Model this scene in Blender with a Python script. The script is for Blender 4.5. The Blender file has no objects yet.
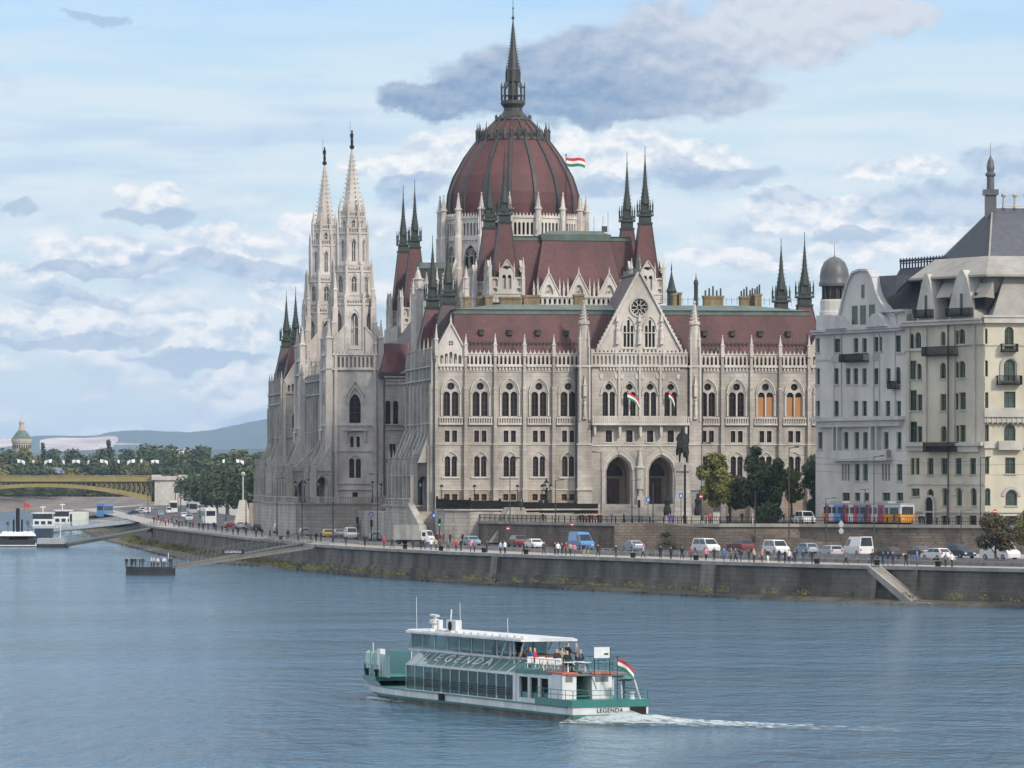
import bpy, math, random
from mathutils import Vector, Matrix
random.seed(7)
F = 4830.0; HC = 14.0
sc = bpy.context.scene
COL = sc.collection
R = math.radians
PI = math.pi

def P(x, y, D):
    return Vector(((x-512)*D/F, D, HC-(y-484)*D/F))

# ------------------------------------------------------------------ materials
def mat(name, col, col2=None, scale=1.0, stretch=(1,1,1), rough=.85, bump=0.0, bscale=None, metal=0.0, spec=.4,
        brick=None, stain=None, detail=5, rand=0.0, emit=None, coord='Object', streak=None):
    m = bpy.data.materials.new(name); m.use_nodes = True
    nt = m.node_tree; N = nt.nodes; L = nt.links
    b = N['Principled BSDF']
    b.inputs['Roughness'].default_value = rough; b.inputs['Metallic'].default_value = metal
    b.inputs['Specular IOR Level'].default_value = spec
    c4 = (*col, 1)
    b.inputs['Base Color'].default_value = c4
    tc = N.new('ShaderNodeTexCoord'); out = None
    if col2 is not None:
        mp = N.new('ShaderNodeMapping'); mp.inputs['Scale'].default_value = stretch
        L.new(tc.outputs[coord], mp.inputs[0])
        nz = N.new('ShaderNodeTexNoise'); nz.inputs['Scale'].default_value = scale; nz.inputs['Detail'].default_value = detail
        nz.inputs['Roughness'].default_value = .62
        L.new(mp.outputs[0], nz.inputs['Vector'])
        rp = N.new('ShaderNodeValToRGB'); rp.color_ramp.elements[0].position = .33; rp.color_ramp.elements[1].position = .67
        rp.color_ramp.elements[0].color = c4; rp.color_ramp.elements[1].color = (*col2, 1)
        L.new(nz.outputs[0], rp.inputs[0]); out = rp.outputs[0]
    def mul(a, bsock, fac):
        mx = N.new('ShaderNodeMix'); mx.data_type = 'RGBA'; mx.blend_type = 'MULTIPLY'
        mx.inputs[0].default_value = fac
        if a is None: mx.inputs[6].default_value = c4
        else: L.new(a, mx.inputs[6])
        L.new(bsock, mx.inputs[7]); return mx.outputs[2]
    if stain:   # large blotches: (scale, darkest, factor)
        nz2 = N.new('ShaderNodeTexNoise'); nz2.inputs['Scale'].default_value = stain[0]; nz2.inputs['Detail'].default_value = 6
        mp2 = N.new('ShaderNodeMapping'); mp2.inputs['Scale'].default_value = streak or (1, 1, .25)
        L.new(tc.outputs[coord], mp2.inputs[0]); L.new(mp2.outputs[0], nz2.inputs['Vector'])
        r2 = N.new('ShaderNodeValToRGB'); r2.color_ramp.elements[0].position = .36; r2.color_ramp.elements[1].position = .62
        d = stain[1]; r2.color_ramp.elements[0].color = (d, d*.97, d*.94, 1) if not isinstance(d, tuple) else (*d, 1)
        r2.color_ramp.elements[1].color = (1, 1, 1, 1)
        L.new(nz2.outputs[0], r2.inputs[0]); out = mul(out, r2.outputs[0], stain[2])
    if brick:   # (width, height, mortar, dark, factor)
        sx = N.new('ShaderNodeSeparateXYZ'); L.new(tc.outputs[coord], sx.inputs[0])
        ad = N.new('ShaderNodeMath'); L.new(sx.outputs[0], ad.inputs[0]); L.new(sx.outputs[1], ad.inputs[1])
        cb = N.new('ShaderNodeCombineXYZ'); L.new(ad.outputs[0], cb.inputs[0]); L.new(sx.outputs[2], cb.inputs[1])
        bk = N.new('ShaderNodeTexBrick'); bk.inputs['Scale'].default_value = 1
        bk.inputs['Brick Width'].default_value = brick[0]; bk.inputs['Row Height'].default_value = brick[1]
        bk.inputs['Mortar Size'].default_value = brick[2]
        k = brick[3]
        bk.inputs['Color1'].default_value = (1, 1, 1, 1); bk.inputs['Color2'].default_value = (.5+k*.5, .5+k*.48, .5+k*.46, 1)
        bk.inputs['Mortar'].default_value = (k, k, k, 1)
        L.new(cb.outputs[0], bk.inputs['Vector']); out = mul(out, bk.outputs[0], brick[4])
    if rand:
        oi = N.new('ShaderNodeObjectInfo'); mr = N.new('ShaderNodeMapRange')
        mr.inputs[3].default_value = 1-rand; mr.inputs[4].default_value = 1.0
        L.new(oi.outputs['Random'], mr.inputs[0]); out = mul(out, mr.outputs[0], 1.0)
    if out is not None: L.new(out, b.inputs['Base Color'])
    if bump:
        nb = N.new('ShaderNodeTexNoise'); nb.inputs['Scale'].default_value = bscale or scale*4; nb.inputs['Detail'].default_value = 4
        L.new(tc.outputs[coord], nb.inputs['Vector'])
        bp = N.new('ShaderNodeBump'); bp.inputs['Strength'].default_value = bump; bp.inputs['Distance'].default_value = .1
        L.new(nb.outputs[0], bp.inputs['Height']); L.new(bp.outputs[0], b.inputs['Normal'])
    if emit:
        b.inputs['Emission Color'].default_value = (*emit[0], 1); b.inputs['Emission Strength'].default_value = emit[1]
    return m

# ------------------------------------------------------------------ mesh builder
class MB:
    def __init__(s, M=None): s.v = []; s.f = []; s.mi = []; s.M = M; s.m = 0
    def add(s, vs, fs):
        o = len(s.v); M = s.M
        for p in vs:
            s.v.append(tuple(M @ Vector(p)) if M is not None else tuple(p))
        for f in fs:
            s.f.append([o+i for i in f]); s.mi.append(s.m)
    def box(s, x0, x1, y0, y1, z0, z1):
        s.add([(x0,y0,z0),(x1,y0,z0),(x1,y1,z0),(x0,y1,z0),(x0,y0,z1),(x1,y0,z1),(x1,y1,z1),(x0,y1,z1)],
              [(0,3,2,1),(4,5,6,7),(0,1,5,4),(1,2,6,5),(2,3,7,6),(3,0,4,7)])
    def rot_box(s, c, hx, hy, hz, rz):
        ca, sa = math.cos(rz), math.sin(rz)
        vs = []
        for dz in (-hz, hz):
            for dx, dy in ((-hx,-hy),(hx,-hy),(hx,hy),(-hx,hy)):
                vs.append((c[0]+dx*ca-dy*sa, c[1]+dx*sa+dy*ca, c[2]+dz))
        s.add(vs, [(0,3,2,1),(4,5,6,7),(0,1,5,4),(1,2,6,5),(2,3,7,6),(3,0,4,7)])
    def frus(s, cx, cy, z0, z1, a0, b0, a1, b1, dx=0, dy=0):
        s.add([(cx-a0,cy-b0,z0),(cx+a0,cy-b0,z0),(cx+a0,cy+b0,z0),(cx-a0,cy+b0,z0),
               (cx+dx-a1,cy+dy-b1,z1),(cx+dx+a1,cy+dy-b1,z1),(cx+dx+a1,cy+dy+b1,z1),(cx+dx-a1,cy+dy+b1,z1)],
              [(0,3,2,1),(4,5,6,7),(0,1,5,4),(1,2,6,5),(2,3,7,6),(3,0,4,7)])
    def lathe(s, cx, cy, prof, n=8, rot=0.0, cap=True):
        vs = []; fs = []; rings = []
        for r, z in prof:
            if r < 1e-4: rings.append([len(vs)]); vs.append((cx, cy, z))
            else:
                rings.append(list(range(len(vs), len(vs)+n)))
                for i in range(n):
                    a = rot+2*PI*i/n; vs.append((cx+r*math.cos(a), cy+r*math.sin(a), z))
        for A, B in zip(rings, rings[1:]):
            if len(A) == 1 and len(B) == 1: continue
            if len(B) == 1:
                for i in range(n): fs.append((A[i], A[(i+1) % n], B[0]))
            elif len(A) == 1:
                for i in range(n): fs.append((A[0], B[(i+1) % n], B[i]))
            else:
                for i in range(n): fs.append((A[i], A[(i+1) % n], B[(i+1) % n], B[i]))
        if cap:
            if len(rings[0]) > 1: fs.append(tuple(reversed(rings[0])))
            if len(rings[-1]) > 1: fs.append(tuple(rings[-1]))
        s.add(vs, fs)
    def tube(s, p, q, r0, r1=None, n=6):
        p = Vector(p); q = Vector(q); r1 = r0 if r1 is None else r1
        d = q-p
        if d.length < 1e-6: return
        d.normalize(); a = d.orthogonal().normalized(); b = d.cross(a)
        vs = []
        for c, r in ((p, r0), (q, r1)):
            for i in range(n):
                t = 2*PI*i/n; vs.append(tuple(c+a*(r*math.cos(t))+b*(r*math.sin(t))))
        fs = [(i, (i+1) % n, n+(i+1) % n, n+i) for i in range(n)]+[tuple(range(n-1, -1, -1)), tuple(range(n, 2*n))]
        s.add(vs, fs)
    def poly(s, pts, y0, y1):
        """outline in the local x-z plane, extruded y0..y1"""
        n = len(pts)
        s.add([(x, y0, z) for x, z in pts]+[(x, y1, z) for x, z in pts],
              [tuple(range(n)), tuple(range(2*n-1, n-1, -1))]+[(i, n+i, n+(i+1) % n, (i+1) % n) for i in range(n)])
    def prism(s, pts, z0, z1):
        n = len(pts)
        s.add([(x, y, z0) for x, y in pts]+[(x, y, z1) for x, y in pts],
              [tuple(range(n-1, -1, -1)), tuple(range(n, 2*n))]+[(i, (i+1) % n, n+(i+1) % n, n+i) for i in range(n)])
    def band(s, pts, w, y0, y1):
        """a moulding of width w along a polyline in x-z, from y0 to y1"""
        for (x0, z0), (x1, z1) in zip(pts, pts[1:]):
            dx, dz = x1-x0, z1-z0; l = math.hypot(dx, dz)
            if l < 1e-5: continue
            nx, nz = -dz/l*w, dx/l*w
            a = [(x0, z0), (x1, z1), (x1+nx, z1+nz), (x0+nx, z0+nz)]
            s.poly(a, y0, y1)
    def ball(s, c, r, n=8, m=5, sz=1.0):
        s_ = [(r*math.sin(PI*i/m), c[2]-r*sz*math.cos(PI*i/m)) for i in range(m+1)]
        s.lathe(c[0], c[1], s_, n, cap=False)
    def build(s, name, mt, parent=None, smooth=None, loc=None, fixn=True):
        me = bpy.data.meshes.new(name)
        me.from_pydata(s.v, [], s.f)
        mts = mt if isinstance(mt, (list, tuple)) else [mt]
        for m in mts: me.materials.append(m)
        if len(mts) > 1: me.polygons.foreach_set('material_index', s.mi)
        if smooth is not None:
            me.polygons.foreach_set('use_smooth', [True]*len(me.polygons))
            me.set_sharp_from_angle(angle=R(smooth))
        me.update()
        o = bpy.data.objects.new(name, me); COL.objects.link(o)
        if parent is not None: o.parent = parent
        if loc is not None: o.location = loc
        return o

def empty(name, loc=(0,0,0), rz=0.0):
    o = bpy.data.objects.new(name, None); COL.objects.link(o)
    o.location = loc; o.rotation_euler = (0, 0, rz); o.empty_display_size = .3
    return o
def tag(o, label=None, cat=None, group=None, kind=None):
    if label: o['label'] = label
    if cat: o['category'] = cat
    if group: o['group'] = group
    if kind: o['kind'] = kind
    return o
def copy_tree(o, parent=None):
    c = o.copy(); COL.objects.link(c); c.parent = parent
    for ch in list(o.children): copy_tree(ch, c)
    return c
def put(proto, used, loc, rz, label, group=None, scale=None):
    """first use moves the prototype, later uses copy it"""
    if proto.name in used:
        o = copy_tree(proto)
        if 'group' in o.keys(): del o['group']
    else:
        used.add(proto.name); o = proto
    o.location = loc; o.rotation_euler = (0, 0, rz)
    if scale: o.scale = scale if isinstance(scale, (tuple, list)) else (scale,)*3
    o['label'] = label
    if group: o['group'] = group
    return o
USED = set()

# ------------------------------------------------------------------ facade kit (local x = along, y = into the wall, z = up)
class Frame:
    def __init__(s, ox, oy, dx, dy, nx=None, ny=None):
        l = math.hypot(dx, dy); dx, dy = dx/l, dy/l
        if nx is None: nx, ny = -dy, dx
        s.o = (ox, oy); s.d = (dx, dy)
        s.M = Matrix(((dx, nx, 0, ox), (dy, ny, 0, oy), (0, 0, 1, 0), (0, 0, 0, 1)))
    def hit(s, x):   # distance along the wall seen at image column x (plain ray intersection with the wall line)
        k = (x-512)/F
        return (k*s.o[1]-s.o[0])/(s.d[0]-k*s.d[1])
    def z(s, y, u): return HC-(y-484)*(s.o[1]+s.d[1]*u)/F
    def w(s, u, t=0, z=0): return s.M @ Vector((u, t, z))

def outline(op, seg=5):
    c, w, zb, zt, k = op; h = w/2; l, r = c-h, c+h
    if k == 'r': return [(l, zb), (r, zb)], [(l, zt), (r, zt)]
    if k == 'a':
        sp = zt-h; n = seg*2
        return [(l, zb), (r, zb)], [(c-h*math.cos(PI*i/n), sp+h*math.sin(PI*i/n)) for i in range(n+1)]
    if k == 'p':
        sp = zt-.866*w; up = []
        for i in range(seg+1):
            x = l+h*i/seg; up.append((x, sp+math.sqrt(max(0, w*w-(x-r)**2))))
        for i in range(1, seg+1):
            x = c+h*i/seg; up.append((x, sp+math.sqrt(max(0, w*w-(x-l)**2))))
        return [(l, zb), (r, zb)], up
    if k == 'o':
        sp = zt-.60*w; q = .60/.866
        return [(l, zb), (r, zb)], [(x, sp+(z-sp)*q) for x, z in archpts(c, w, sp, 'p', seg)]
    if k == 'g':   # straight-sided pointed (gable shaped)
        return [(l, zb), (r, zb)], [(l, zt-h*1.1), (c, zt), (r, zt-h*1.1)]
    if k == 'c':
        n = seg*2; zc = (zb+zt)/2
        return ([(c-h*math.cos(PI*i/n), zc-h*math.sin(PI*i/n)) for i in range(n+1)],
                [(c-h*math.cos(PI*i/n), zc+h*math.sin(PI*i/n)) for i in range(n+1)])

def wall(mb, s0, s1, rows, depth=.4, t=0.0, seg=5):
    """rows = [(z0, z1, [op...])], op = (centre, width, zb, zt, kind); makes the wall face with true recesses"""
    for z0, z1, ops in rows:
        ops = sorted(ops)
        if not ops:
            mb.add([(s0,t,z0),(s1,t,z0),(s1,t,z1),(s0,t,z1)], [(0,1,2,3)]); continue
        cuts = [s0]+[((a[0]+a[1]/2)+(b[0]-b[1]/2))/2 for a, b in zip(ops, ops[1:])]+[s1]
        for i, op in enumerate(ops):
            c0, c1 = cuts[i], cuts[i+1]
            lo, up = outline(op, seg)
            q = lambda a, b, c, d: mb.add([(a[0],t,a[1]),(b[0],t,b[1]),(c[0],t,c[1]),(d[0],t,d[1])], [(0,1,2,3)])
            l, r = lo[0][0], lo[-1][0]
            q((c0,z0),(l,z0),(l,z1),(c0,z1)); q((r,z0),(c1,z0),(c1,z1),(r,z1))
            for a, b in zip(lo, lo[1:]): q((a[0],z0),(b[0],z0),b,a)
            for a, b in zip(up, up[1:]): q(a,b,(b[0],z1),(a[0],z1))
            path = lo+[(r, up[-1][1])]+list(reversed(up))+[lo[0]]
            for a, b in zip(path, path[1:]):
                if abs(a[0]-b[0])+abs(a[1]-b[1]) < 1e-6: continue
                mb.add([(a[0],t,a[1]),(b[0],t,b[1]),(b[0],t+depth,b[1]),(a[0],t+depth,a[1])], [(0,1,2,3)])
def pane(mb, op, t, seg=5):
    lo, up = outline(op, seg); pts = lo+list(reversed(up))
    mb.add([(x, t, z) for x, z in pts], [tuple(range(len(pts)))])
def archpts(c, w, sp, kind='p', seg=6, rise=None):
    h = w/2
    if kind == 'a': return [(c-h*math.cos(PI*i/(2*seg)), sp+h*math.sin(PI*i/(2*seg))) for i in range(2*seg+1)]
    up = []; k = (rise or .866*w)/(.866*w)
    for i in range(seg+1):
        x = c-h+h*i/seg; up.append((x, sp+k*math.sqrt(max(0, w*w-(x-c-h)**2))))
    for i in range(1, seg+1):
        x = c+h*i/seg; up.append((x, sp+k*math.sqrt(max(0, w*w-(x-c+h)**2))))
    return up
def pinnacle(mb, x, y, z0, z1, w, n=4):
    h = z1-z0; zs = z0+h*.5; r = w*.7071
    rot = PI/4 if n == 4 else 0
    mb.lathe(x, y, [(r, z0), (r, zs), (r*1.35, zs+.02), (r*1.35, zs+h*.04), (r*.8, zs+h*.06), (r*.42, z0+h*.8), (r*.16, z0+h*.93), (r*.34, z0+h*.955), (0, z1)], n, rot)
def crockets(mb, cx, cy, prof, n, rot, step, size):
    """little leaves up the arrises of a spire; prof = two (r,z) ends"""
    (r0, z0), (r1, z1) = prof; k = int((z1-z0)/step)
    for j in range(k):
        f = (j+.5)/k; r = r0+(r1-r0)*f; z = z0+(z1-z0)*f; sz = size*(1-.55*f)
        for i in range(n):
            a = rot+2*PI*i/n; ca, sa = math.cos(a), math.sin(a)
            x, y = cx+ca*(r+sz*.5), cy+sa*(r+sz*.5)
            mb.rot_box((x, y, z), sz*.6, sz*.28, sz*.32, a)
# ------------------------------------------------------------------ palette
STONE = mat('limestone', (.41,.375,.33), (.52,.475,.42), .5, rough=.9, bump=.25, bscale=3, brick=(1.5,.6,.035,.68,.85), stain=(.28,.58,.9))
STONE_L = mat('limestone_trim', (.48,.44,.39), (.58,.535,.48), 1.2, rough=.88, stain=(.3,.66,.8))
STONE_G = mat('grey_limestone', (.37,.345,.31), (.49,.46,.415), .35, rough=.92, bump=.3, bscale=3, brick=(1.3,.6,.03,.74,.7), stain=(.3,.55,.85))  # a little darker and greyer than the other limestone
STONE_W = mat('tower_limestone', (.48,.44,.40), (.62,.57,.52), .8, rough=.88, stain=(.35,.62,.8))
RUST = mat('ochre_banded_stone', (.34,.27,.20), (.42,.34,.26), .8, brick=(3.2,.42,.05,.6,.9), stain=(.3,.75,.6))
ROOF = mat('red_slate', (.098,.033,.032), (.135,.047,.044), 1.4, rough=.62, brick=(.55,.28,.03,.74,.8), stain=(.22,.60,.9), bump=.2, bscale=6)
ROOF2 = mat('wing_slate', (.090,.036,.033), (.128,.052,.048), 1.4, rough=.65, brick=(.55,.28,.03,.74,.8), stain=(.22,.60,.9), bump=.2, bscale=6)
ROOF_D = mat('brown_shaded_slate', (.075,.050,.055), (.105,.068,.070), 1.5, rough=.65, brick=(.55,.28,.03,.8,.6), stain=(.2,.7,.6))  # darker slate; on the western turrets it carries painted shade
COPPER = mat('green_copper', (.085,.115,.098), (.13,.165,.14), .6, rough=.7, stain=(.4,.65,.7), streak=(1,1,1))
COPPER_D = mat('dark_copper', (.020,.027,.022), (.042,.052,.040), 1.3, rough=.6, stain=(.5,.6,.5))
LEAD = mat('dark_lead', (.028,.027,.024), (.050,.047,.039), 1.4, rough=.55)
BRONZE = mat('bronze', (.012,.013,.012), (.028,.028,.024), 2, rough=.75, spec=.2)
YBRICK = mat('yellow_brick', (.22,.16,.085), (.30,.225,.125), .9, rough=.9, brick=(.25,.09,.01,.7,.5), stain=(.8,.6,.7))
GLASS = mat('window_glass', (.012,.014,.016), (.035,.034,.033), .6, rough=.3, spec=.22, rand=.6)
WOOD = mat('window_wood', (.055,.028,.018), (.085,.045,.028), 1.5, rough=.6)
DOORW = mat('door_wood', (.05,.022,.013), (.08,.036,.02), 2, rough=.5)
BLIND = mat('ochre_blind', (.33,.15,.05), (.42,.20,.07), .8, stretch=(4,4,.3), rough=.8)
VOID = mat('dark_interior', (.012,.011,.010), rough=.95)  # near-black colour stands for shade inside recesses and openings
IRON = mat('black_iron', (.010,.010,.010), (.018,.017,.016), 3, rough=.8, spec=.15)
FLAG_R = mat('red_cloth', (.50,.03,.04), (.6,.05,.05), 2, rough=.9)
FLAG_W = mat('white_cloth', (.7,.7,.68), (.78,.77,.75), 2, rough=.9)
FLAG_G = mat('green_cloth', (.03,.16,.08), (.05,.2,.1), 2, rough=.9)

# ------------------------------------------------------------------ the parliament
AX, AY, ANG = -12.4, 770.0, R(8.6)
CA, SA = math.cos(ANG), math.sin(ANG)
PAR = empty('parliament_building', (AX, AY, 0), ANG)
tag(PAR, 'huge pale stone gothic parliament with dark red roofs, central ribbed dome and two white spires', 'parliament')
def ub(x, v):  # local u of the point seen at image column x in the plane v
    k = (x-512)/F
    return (k*(AY+CA*v)-AX+SA*v)/(CA-k*SA)
def zb(y, u=0, v=0): return HC-(y-484)*(AY+SA*u+CA*v)/F
FS = Matrix.Identity(4)          # south frame: x=u, y=v, z
FW = lambda u0: Matrix(((0,1,0,u0),(-1,0,0,0),(0,0,1,0),(0,0,0,1)))   # west facade: s=-v, t=u-u0
PB = 5.0   # where the walls start, below street level
BAYS = [.3, 5.05, 9.79, 14.53, 19.27, 24.0]

def window_part(parent, M, ops, t, frame=True, glass=None, blind=None, bars=2):
    g = MB(M)
    for op in ops: pane(g, op, t)
    w = g.build('window', glass or GLASS, parent)
    if frame:
        f = MB(M)
        for c, ww, b, tt, k in ops:
            th = .07
            if k == 'c':
                f.box(c-th/2, c+th/2, t-.1, t-.02, b, tt); f.box(c-ww/2, c+ww/2, t-.1, t-.02, (b+tt)/2-th/2, (b+tt)/2+th/2); continue
            f.box(c-ww/2, c-ww/2+.09, t-.12, t-.02, b, tt-ww*.5); f.box(c+ww/2-.09, c+ww/2, t-.12, t-.02, b, tt-ww*.5)
            if bars: f.box(c-th/2, c+th/2, t-.12, t-.02, b, tt-.1)
            n = max(1, int((tt-b)/1.0))
            for j in range(1, n+1):
                z = b+(tt-b)*j/(n+1)*1.05
                f.box(c-ww/2, c+ww/2, t-.14, t-.02, z-.045, z+.045)
        f.build('window_frame', WOOD, w)
    if blind:
        bm = MB(M)
        for c, ww, b, tt, k in ops:
            if k != 'c': bm.box(c-ww/2+.06, c+ww/2-.06, t-.22, t-.15, b+.02, b+(tt-b)*.80)
        bm.build('blind', blind, w)
    return w

# ---- south walls (both halves), bay by bay
def bay_rows(mb, trim, c, s0, s1, M, idx, blinded=False):
    half = (s1-s0)/2
    bw = .62
    row_b = [(c-.62, .84, 11.4, 12.4, 'r'), (c+.62, .84, 11.4, 12.4, 'r')]
    row_1 = [(c-.545, .86, 15.2, 18.45, 'a'), (c+.545, .86, 15.2, 18.45, 'a')]
    row_2 = [(c-.60, .80, 20.7, 22.55, 'r'), (c+.60, .80, 20.7, 22.55, 'r')]
    row_3 = [(c-.68, 1.08, 24.85, 28.75, 'a'), (c+.68, 1.08, 24.85, 28.75, 'a')]
    row_c = [(c, 1.16, 29.02, 30.18, 'c')]
    mb.m = 1
    wall(mb, s0, s1, [(PB, 11.2, []), (11.2, 12.9, row_b)], .45)
    mb.m = 0
    wall(mb, s0, s1, [(12.9, 15.1, []), (15.1, 19.2, row_1), (19.2, 20.6, []), (20.6, 22.7, row_2), (22.7, 24.7, []),
                      (24.7, 28.9, row_3), (28.9, 30.4, row_c), (30.4, 33.0, [])], .5)
    # trim
    def lintel(op, pw=.12):
        l, r = op[0]-op[1]/2, op[0]+op[1]/2
        trim.box(l-pw, l, -.07, .12, op[2], op[3]+pw); trim.box(r, r+pw, -.07, .12, op[2], op[3]+pw); trim.box(l, r, -.07, .12, op[3], op[3]+pw)
    for op in row_2: lintel(op)
    trim.box(c-1.15, c+1.15, -.16, .1, 20.48, 20.62)
    trim.band(archpts(c, 2.35, 17.75, 'p', rise=1.35), .17, -.16, .03)
    trim.band(archpts(c, 3.0, 28.5, 'p', rise=2.35), .20, -.26, .03)
    trim.band(archpts(c, 2.62, 28.35, 'p', rise=2.2), .11, -.12, .03)
    trim.box(c-1.62, c-1.42, -.2, .05, 24.9, 28.3); trim.box(c+1.42, c+1.62, -.2, .05, 24.9, 28.3)
    trim.box(c-.1, c+.1, -.1, .3, 24.85, 28.6); trim.box(c-.08, c+.08, -.08, .3, 15.2, 18.2)
    trim.box(c-1.5, c+1.5, -.22, .06, 14.9, 15.12)
    # balustrade
    trim.box(s0+.45, s1-.45, -.42, -.25, 24.5, 24.7); trim.box(s0+.45, s1-.45, -.45, .02, 23.45, 23.72)
    n = int((s1-s0-1)/.36)
    for i in range(n):
        x = s0+.6+(s1-s0-1.2)*i/(n-1); trim.box(x-.07, x+.07, -.40, -.27, 23.72, 24.5)
    if True:
        nn = int((s1-s0-.8)/.55)
        for i in range(nn):   # corbel arches below the gallery
            x = s0+.5+(s1-s0-1.0)*(i+.5)/nn
            trim.box(x-.13, x+.13, -.22, .02, 32.15, 32.72)
    trim.box(s0+.35, s1-.35, -.36, .05, 32.72, 32.98)
    trim.box(s0+.35, s1-.35, -.12, .05, 31.95, 32.06)
    for zz in (20.25, 13.0): trim.box(s0+.35, s1-.35, -.16, .05, zz, zz+.18)
    for ops, tt, bl in ((row_b, .42, None), (row_1, .45, None), (row_2, .45, None), (row_3+row_c, .48, BLIND if blinded else None)):
        window_part(PAR, M, ops, tt, blind=bl)

def gallery(mb, s0, s1, M, n=7, zt=35.0, t0=-.05):
    w = (s1-s0)/n
    ops = [(s0+w*(i+.5), w*.58, 33.15, 34.55, 'p') for i in range(n)]
    wall(mb, s0, s1, [(32.98, 34.75, ops)], .3, t=t0, seg=3)
    wall(mb, s0, s1, [(32.98, 34.75, ops)], .02, t=t0+.3, seg=3)
    mb.box(s0, s1, t0-.12, t0+.36, 34.75, 34.88)
    for i in range(n):
        x = s0+w*(i+.5)
        mb.poly([(x-w*.36, 34.88), (x+w*.36, 34.88), (x+w*.12, 35.12), (x, 35.5), (x-w*.12, 35.12)], t0-.02, t0+.22)

def buttress(mb, trim, x, w=.52, d=.55, z1=37.7, z0=PB):
    mb.box(x-w*.75, x+w*.75, -d-.35, .1, z0, 13.1)
    mb.box(x-w*.62, x+w*.62, -d-.12, .1, 13.1, 20.3)
    mb.box(x-w*.5, x+w*.5, -d, .1, 20.3, 29.2)
    mb.box(x-w*.4, x+w*.4, -d+.12, .1, 29.2, 34.6)
    trim.box(x-w*.8, x+w*.8, -d-.42, .0, 13.1, 13.28)
    trim.box(x-w*.7, x+w*.7, -d-.2, .0, 20.3, 20.45)
    trim.box(x-w*.6, x+w*.6, -d-.1, .0, 29.2, 29.4)
    mb.add([(x-w*.5,-d,29.2),(x+w*.5,-d,29.2),(x+w*.3,-d+.12,30.6),(x-w*.3,-d+.12,30.6)], [(0,1,2,3)])

southw = MB(FS); gal = []
CB0, CB1 = 24.0, 42.0
rightb = [66-b for b in BAYS][::-1]
for h, bs in ((0, BAYS), (1, rightb)):
    trim = MB(FS)
    for i in range(5):
        s0, s1 = bs[i], bs[i+1]
        bay_rows(southw, trim, (s0+s1)/2, s0, s1, FS, i, blinded=(h == 1 and i in (2, 3, 4)))
        pav = (h == 0 and i == 0) or (h == 1 and i == 4)
        if not pav:
            g = MB(FS); gallery(g, s0, s1, FS)
            g.build('gallery_arcade', STONE_L, PAR)
    for j, b in enumerate(bs):
        buttress(southw, trim, b)
        if not (b in (24.0, 42.0)):
            p = MB(FS); pinnacle(p, b, -.35, 34.4, 38.0 if b not in (.3, 65.7) else 39.5, .5)
            p.build('pinnacle', STONE_L, PAR)
    trim.build('string_courses', STONE_L, PAR)
# gables of the corner pavilions
def small_gable(M, c, name='gable', zbase=32.98, w=4.4, apex=39.4, mt=STONE_L, n=5, zcut=35.3):
    g = MB(M); h = w/2
    ops = [(c+(i-(n-1)/2)*w*.165, w*.115, zbase+.2, zbase+2.1-.25*abs(i-(n-1)/2), 'a') for i in range(n)]
    g.m = 0
    wall(g, c-h, c+h, [(zbase, zcut, ops)], .3, t=-.1, seg=3)
    r = w*.09
    zq = zcut+(apex-zcut)*.28
    # triangle with an open quatrefoil
    hk = lambda z: h*(apex-z)/(apex-zcut)
    za, zc = zq-r*1.2, zq+r*1.2
    g.add([(c-h,-.1,zcut),(c+h,-.1,zcut),(c+hk(za),-.1,za),(c-hk(za),-.1,za)], [(0,1,2,3)])
    g.add([(c-hk(zc),-.1,zc),(c+hk(zc),-.1,zc),(c,-.1,apex)], [(0,1,2)])
    wall(g, c-hk(zc), c+hk(zc), [(za, zc, [(c, 2*r, zq-r, zq+r, 'c')])], .3, t=-.1, seg=4)
    for sg in (-1, 1): g.add([(c+sg*hk(za),-.1,za),(c+sg*hk(zc),-.1,za),(c+sg*hk(zc),-.1,zc)], [(0,1,2)])
    g.box(c-.07, c+.07, 0, .12, zq-r, zq+r); g.box(c-r, c+r, 0, .12, zq-.07, zq+.07)
    g.band([(c-h-.1, zcut-.1), (c, apex+.1), (c+h+.1, zcut-.1)], .22, -.35, .25)
    k = 7
    for i in range(k):
        f = (i+.5)/k
        for sg in (-1, 1):
            x = c+sg*h*(1-f); z = zcut+(apex-zcut)*f+.25
            g.box(x-.09, x+.09, -.2, .1, z, z+.28)
    g.box(c-h, c+h, .8, .9, zbase, zcut)
    pinnacle(g, c, -.05, apex-.2, apex+1.7, .3)
    return g
for c in ((BAYS[0]+BAYS[1])/2, 66-(BAYS[0]+BAYS[1])/2):
    small_gable(FS, c).build('gable', STONE_L, PAR)

# ---- central block of the south front: portal, balcony, gable
CBT = -1.5
FC = Matrix.Translation((0, CBT, 0))
cb = MB(FC); ct = MB(FC); CCs = [33+d for d in (-5.03, -1.68, 1.68, 5.03)]
prt = [29.55, 36.45]
r_main = [(c+d, .88, 24.9, 28.75, 'a') for c in CCs for d in (-.57, .57)]
r_circ = [(c, 1.1, 29.02, 30.12, 'c') for c in CCs]
r_sq = [(c, 1.1, 20.7, 22.6, 'r') for c in CCs]
r_pt = [(c, 3.9, 10.8, 18.45, 'o') for c in prt]
wall(cb, 25.2, 40.8, [(PB, 10.8, []), (10.8, 20.2, r_pt)], 5.0)
wall(cb, 25.2, 40.8, [(20.2, 20.6, []), (20.6, 22.7, r_sq), (22.7, 24.8, []), (24.8, 28.9, r_main), (28.9, 30.4, r_circ), (30.4, 33, [])], .5)
cb.box(25.2, 40.8, .9, 30, 33.0, 33.1)
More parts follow.
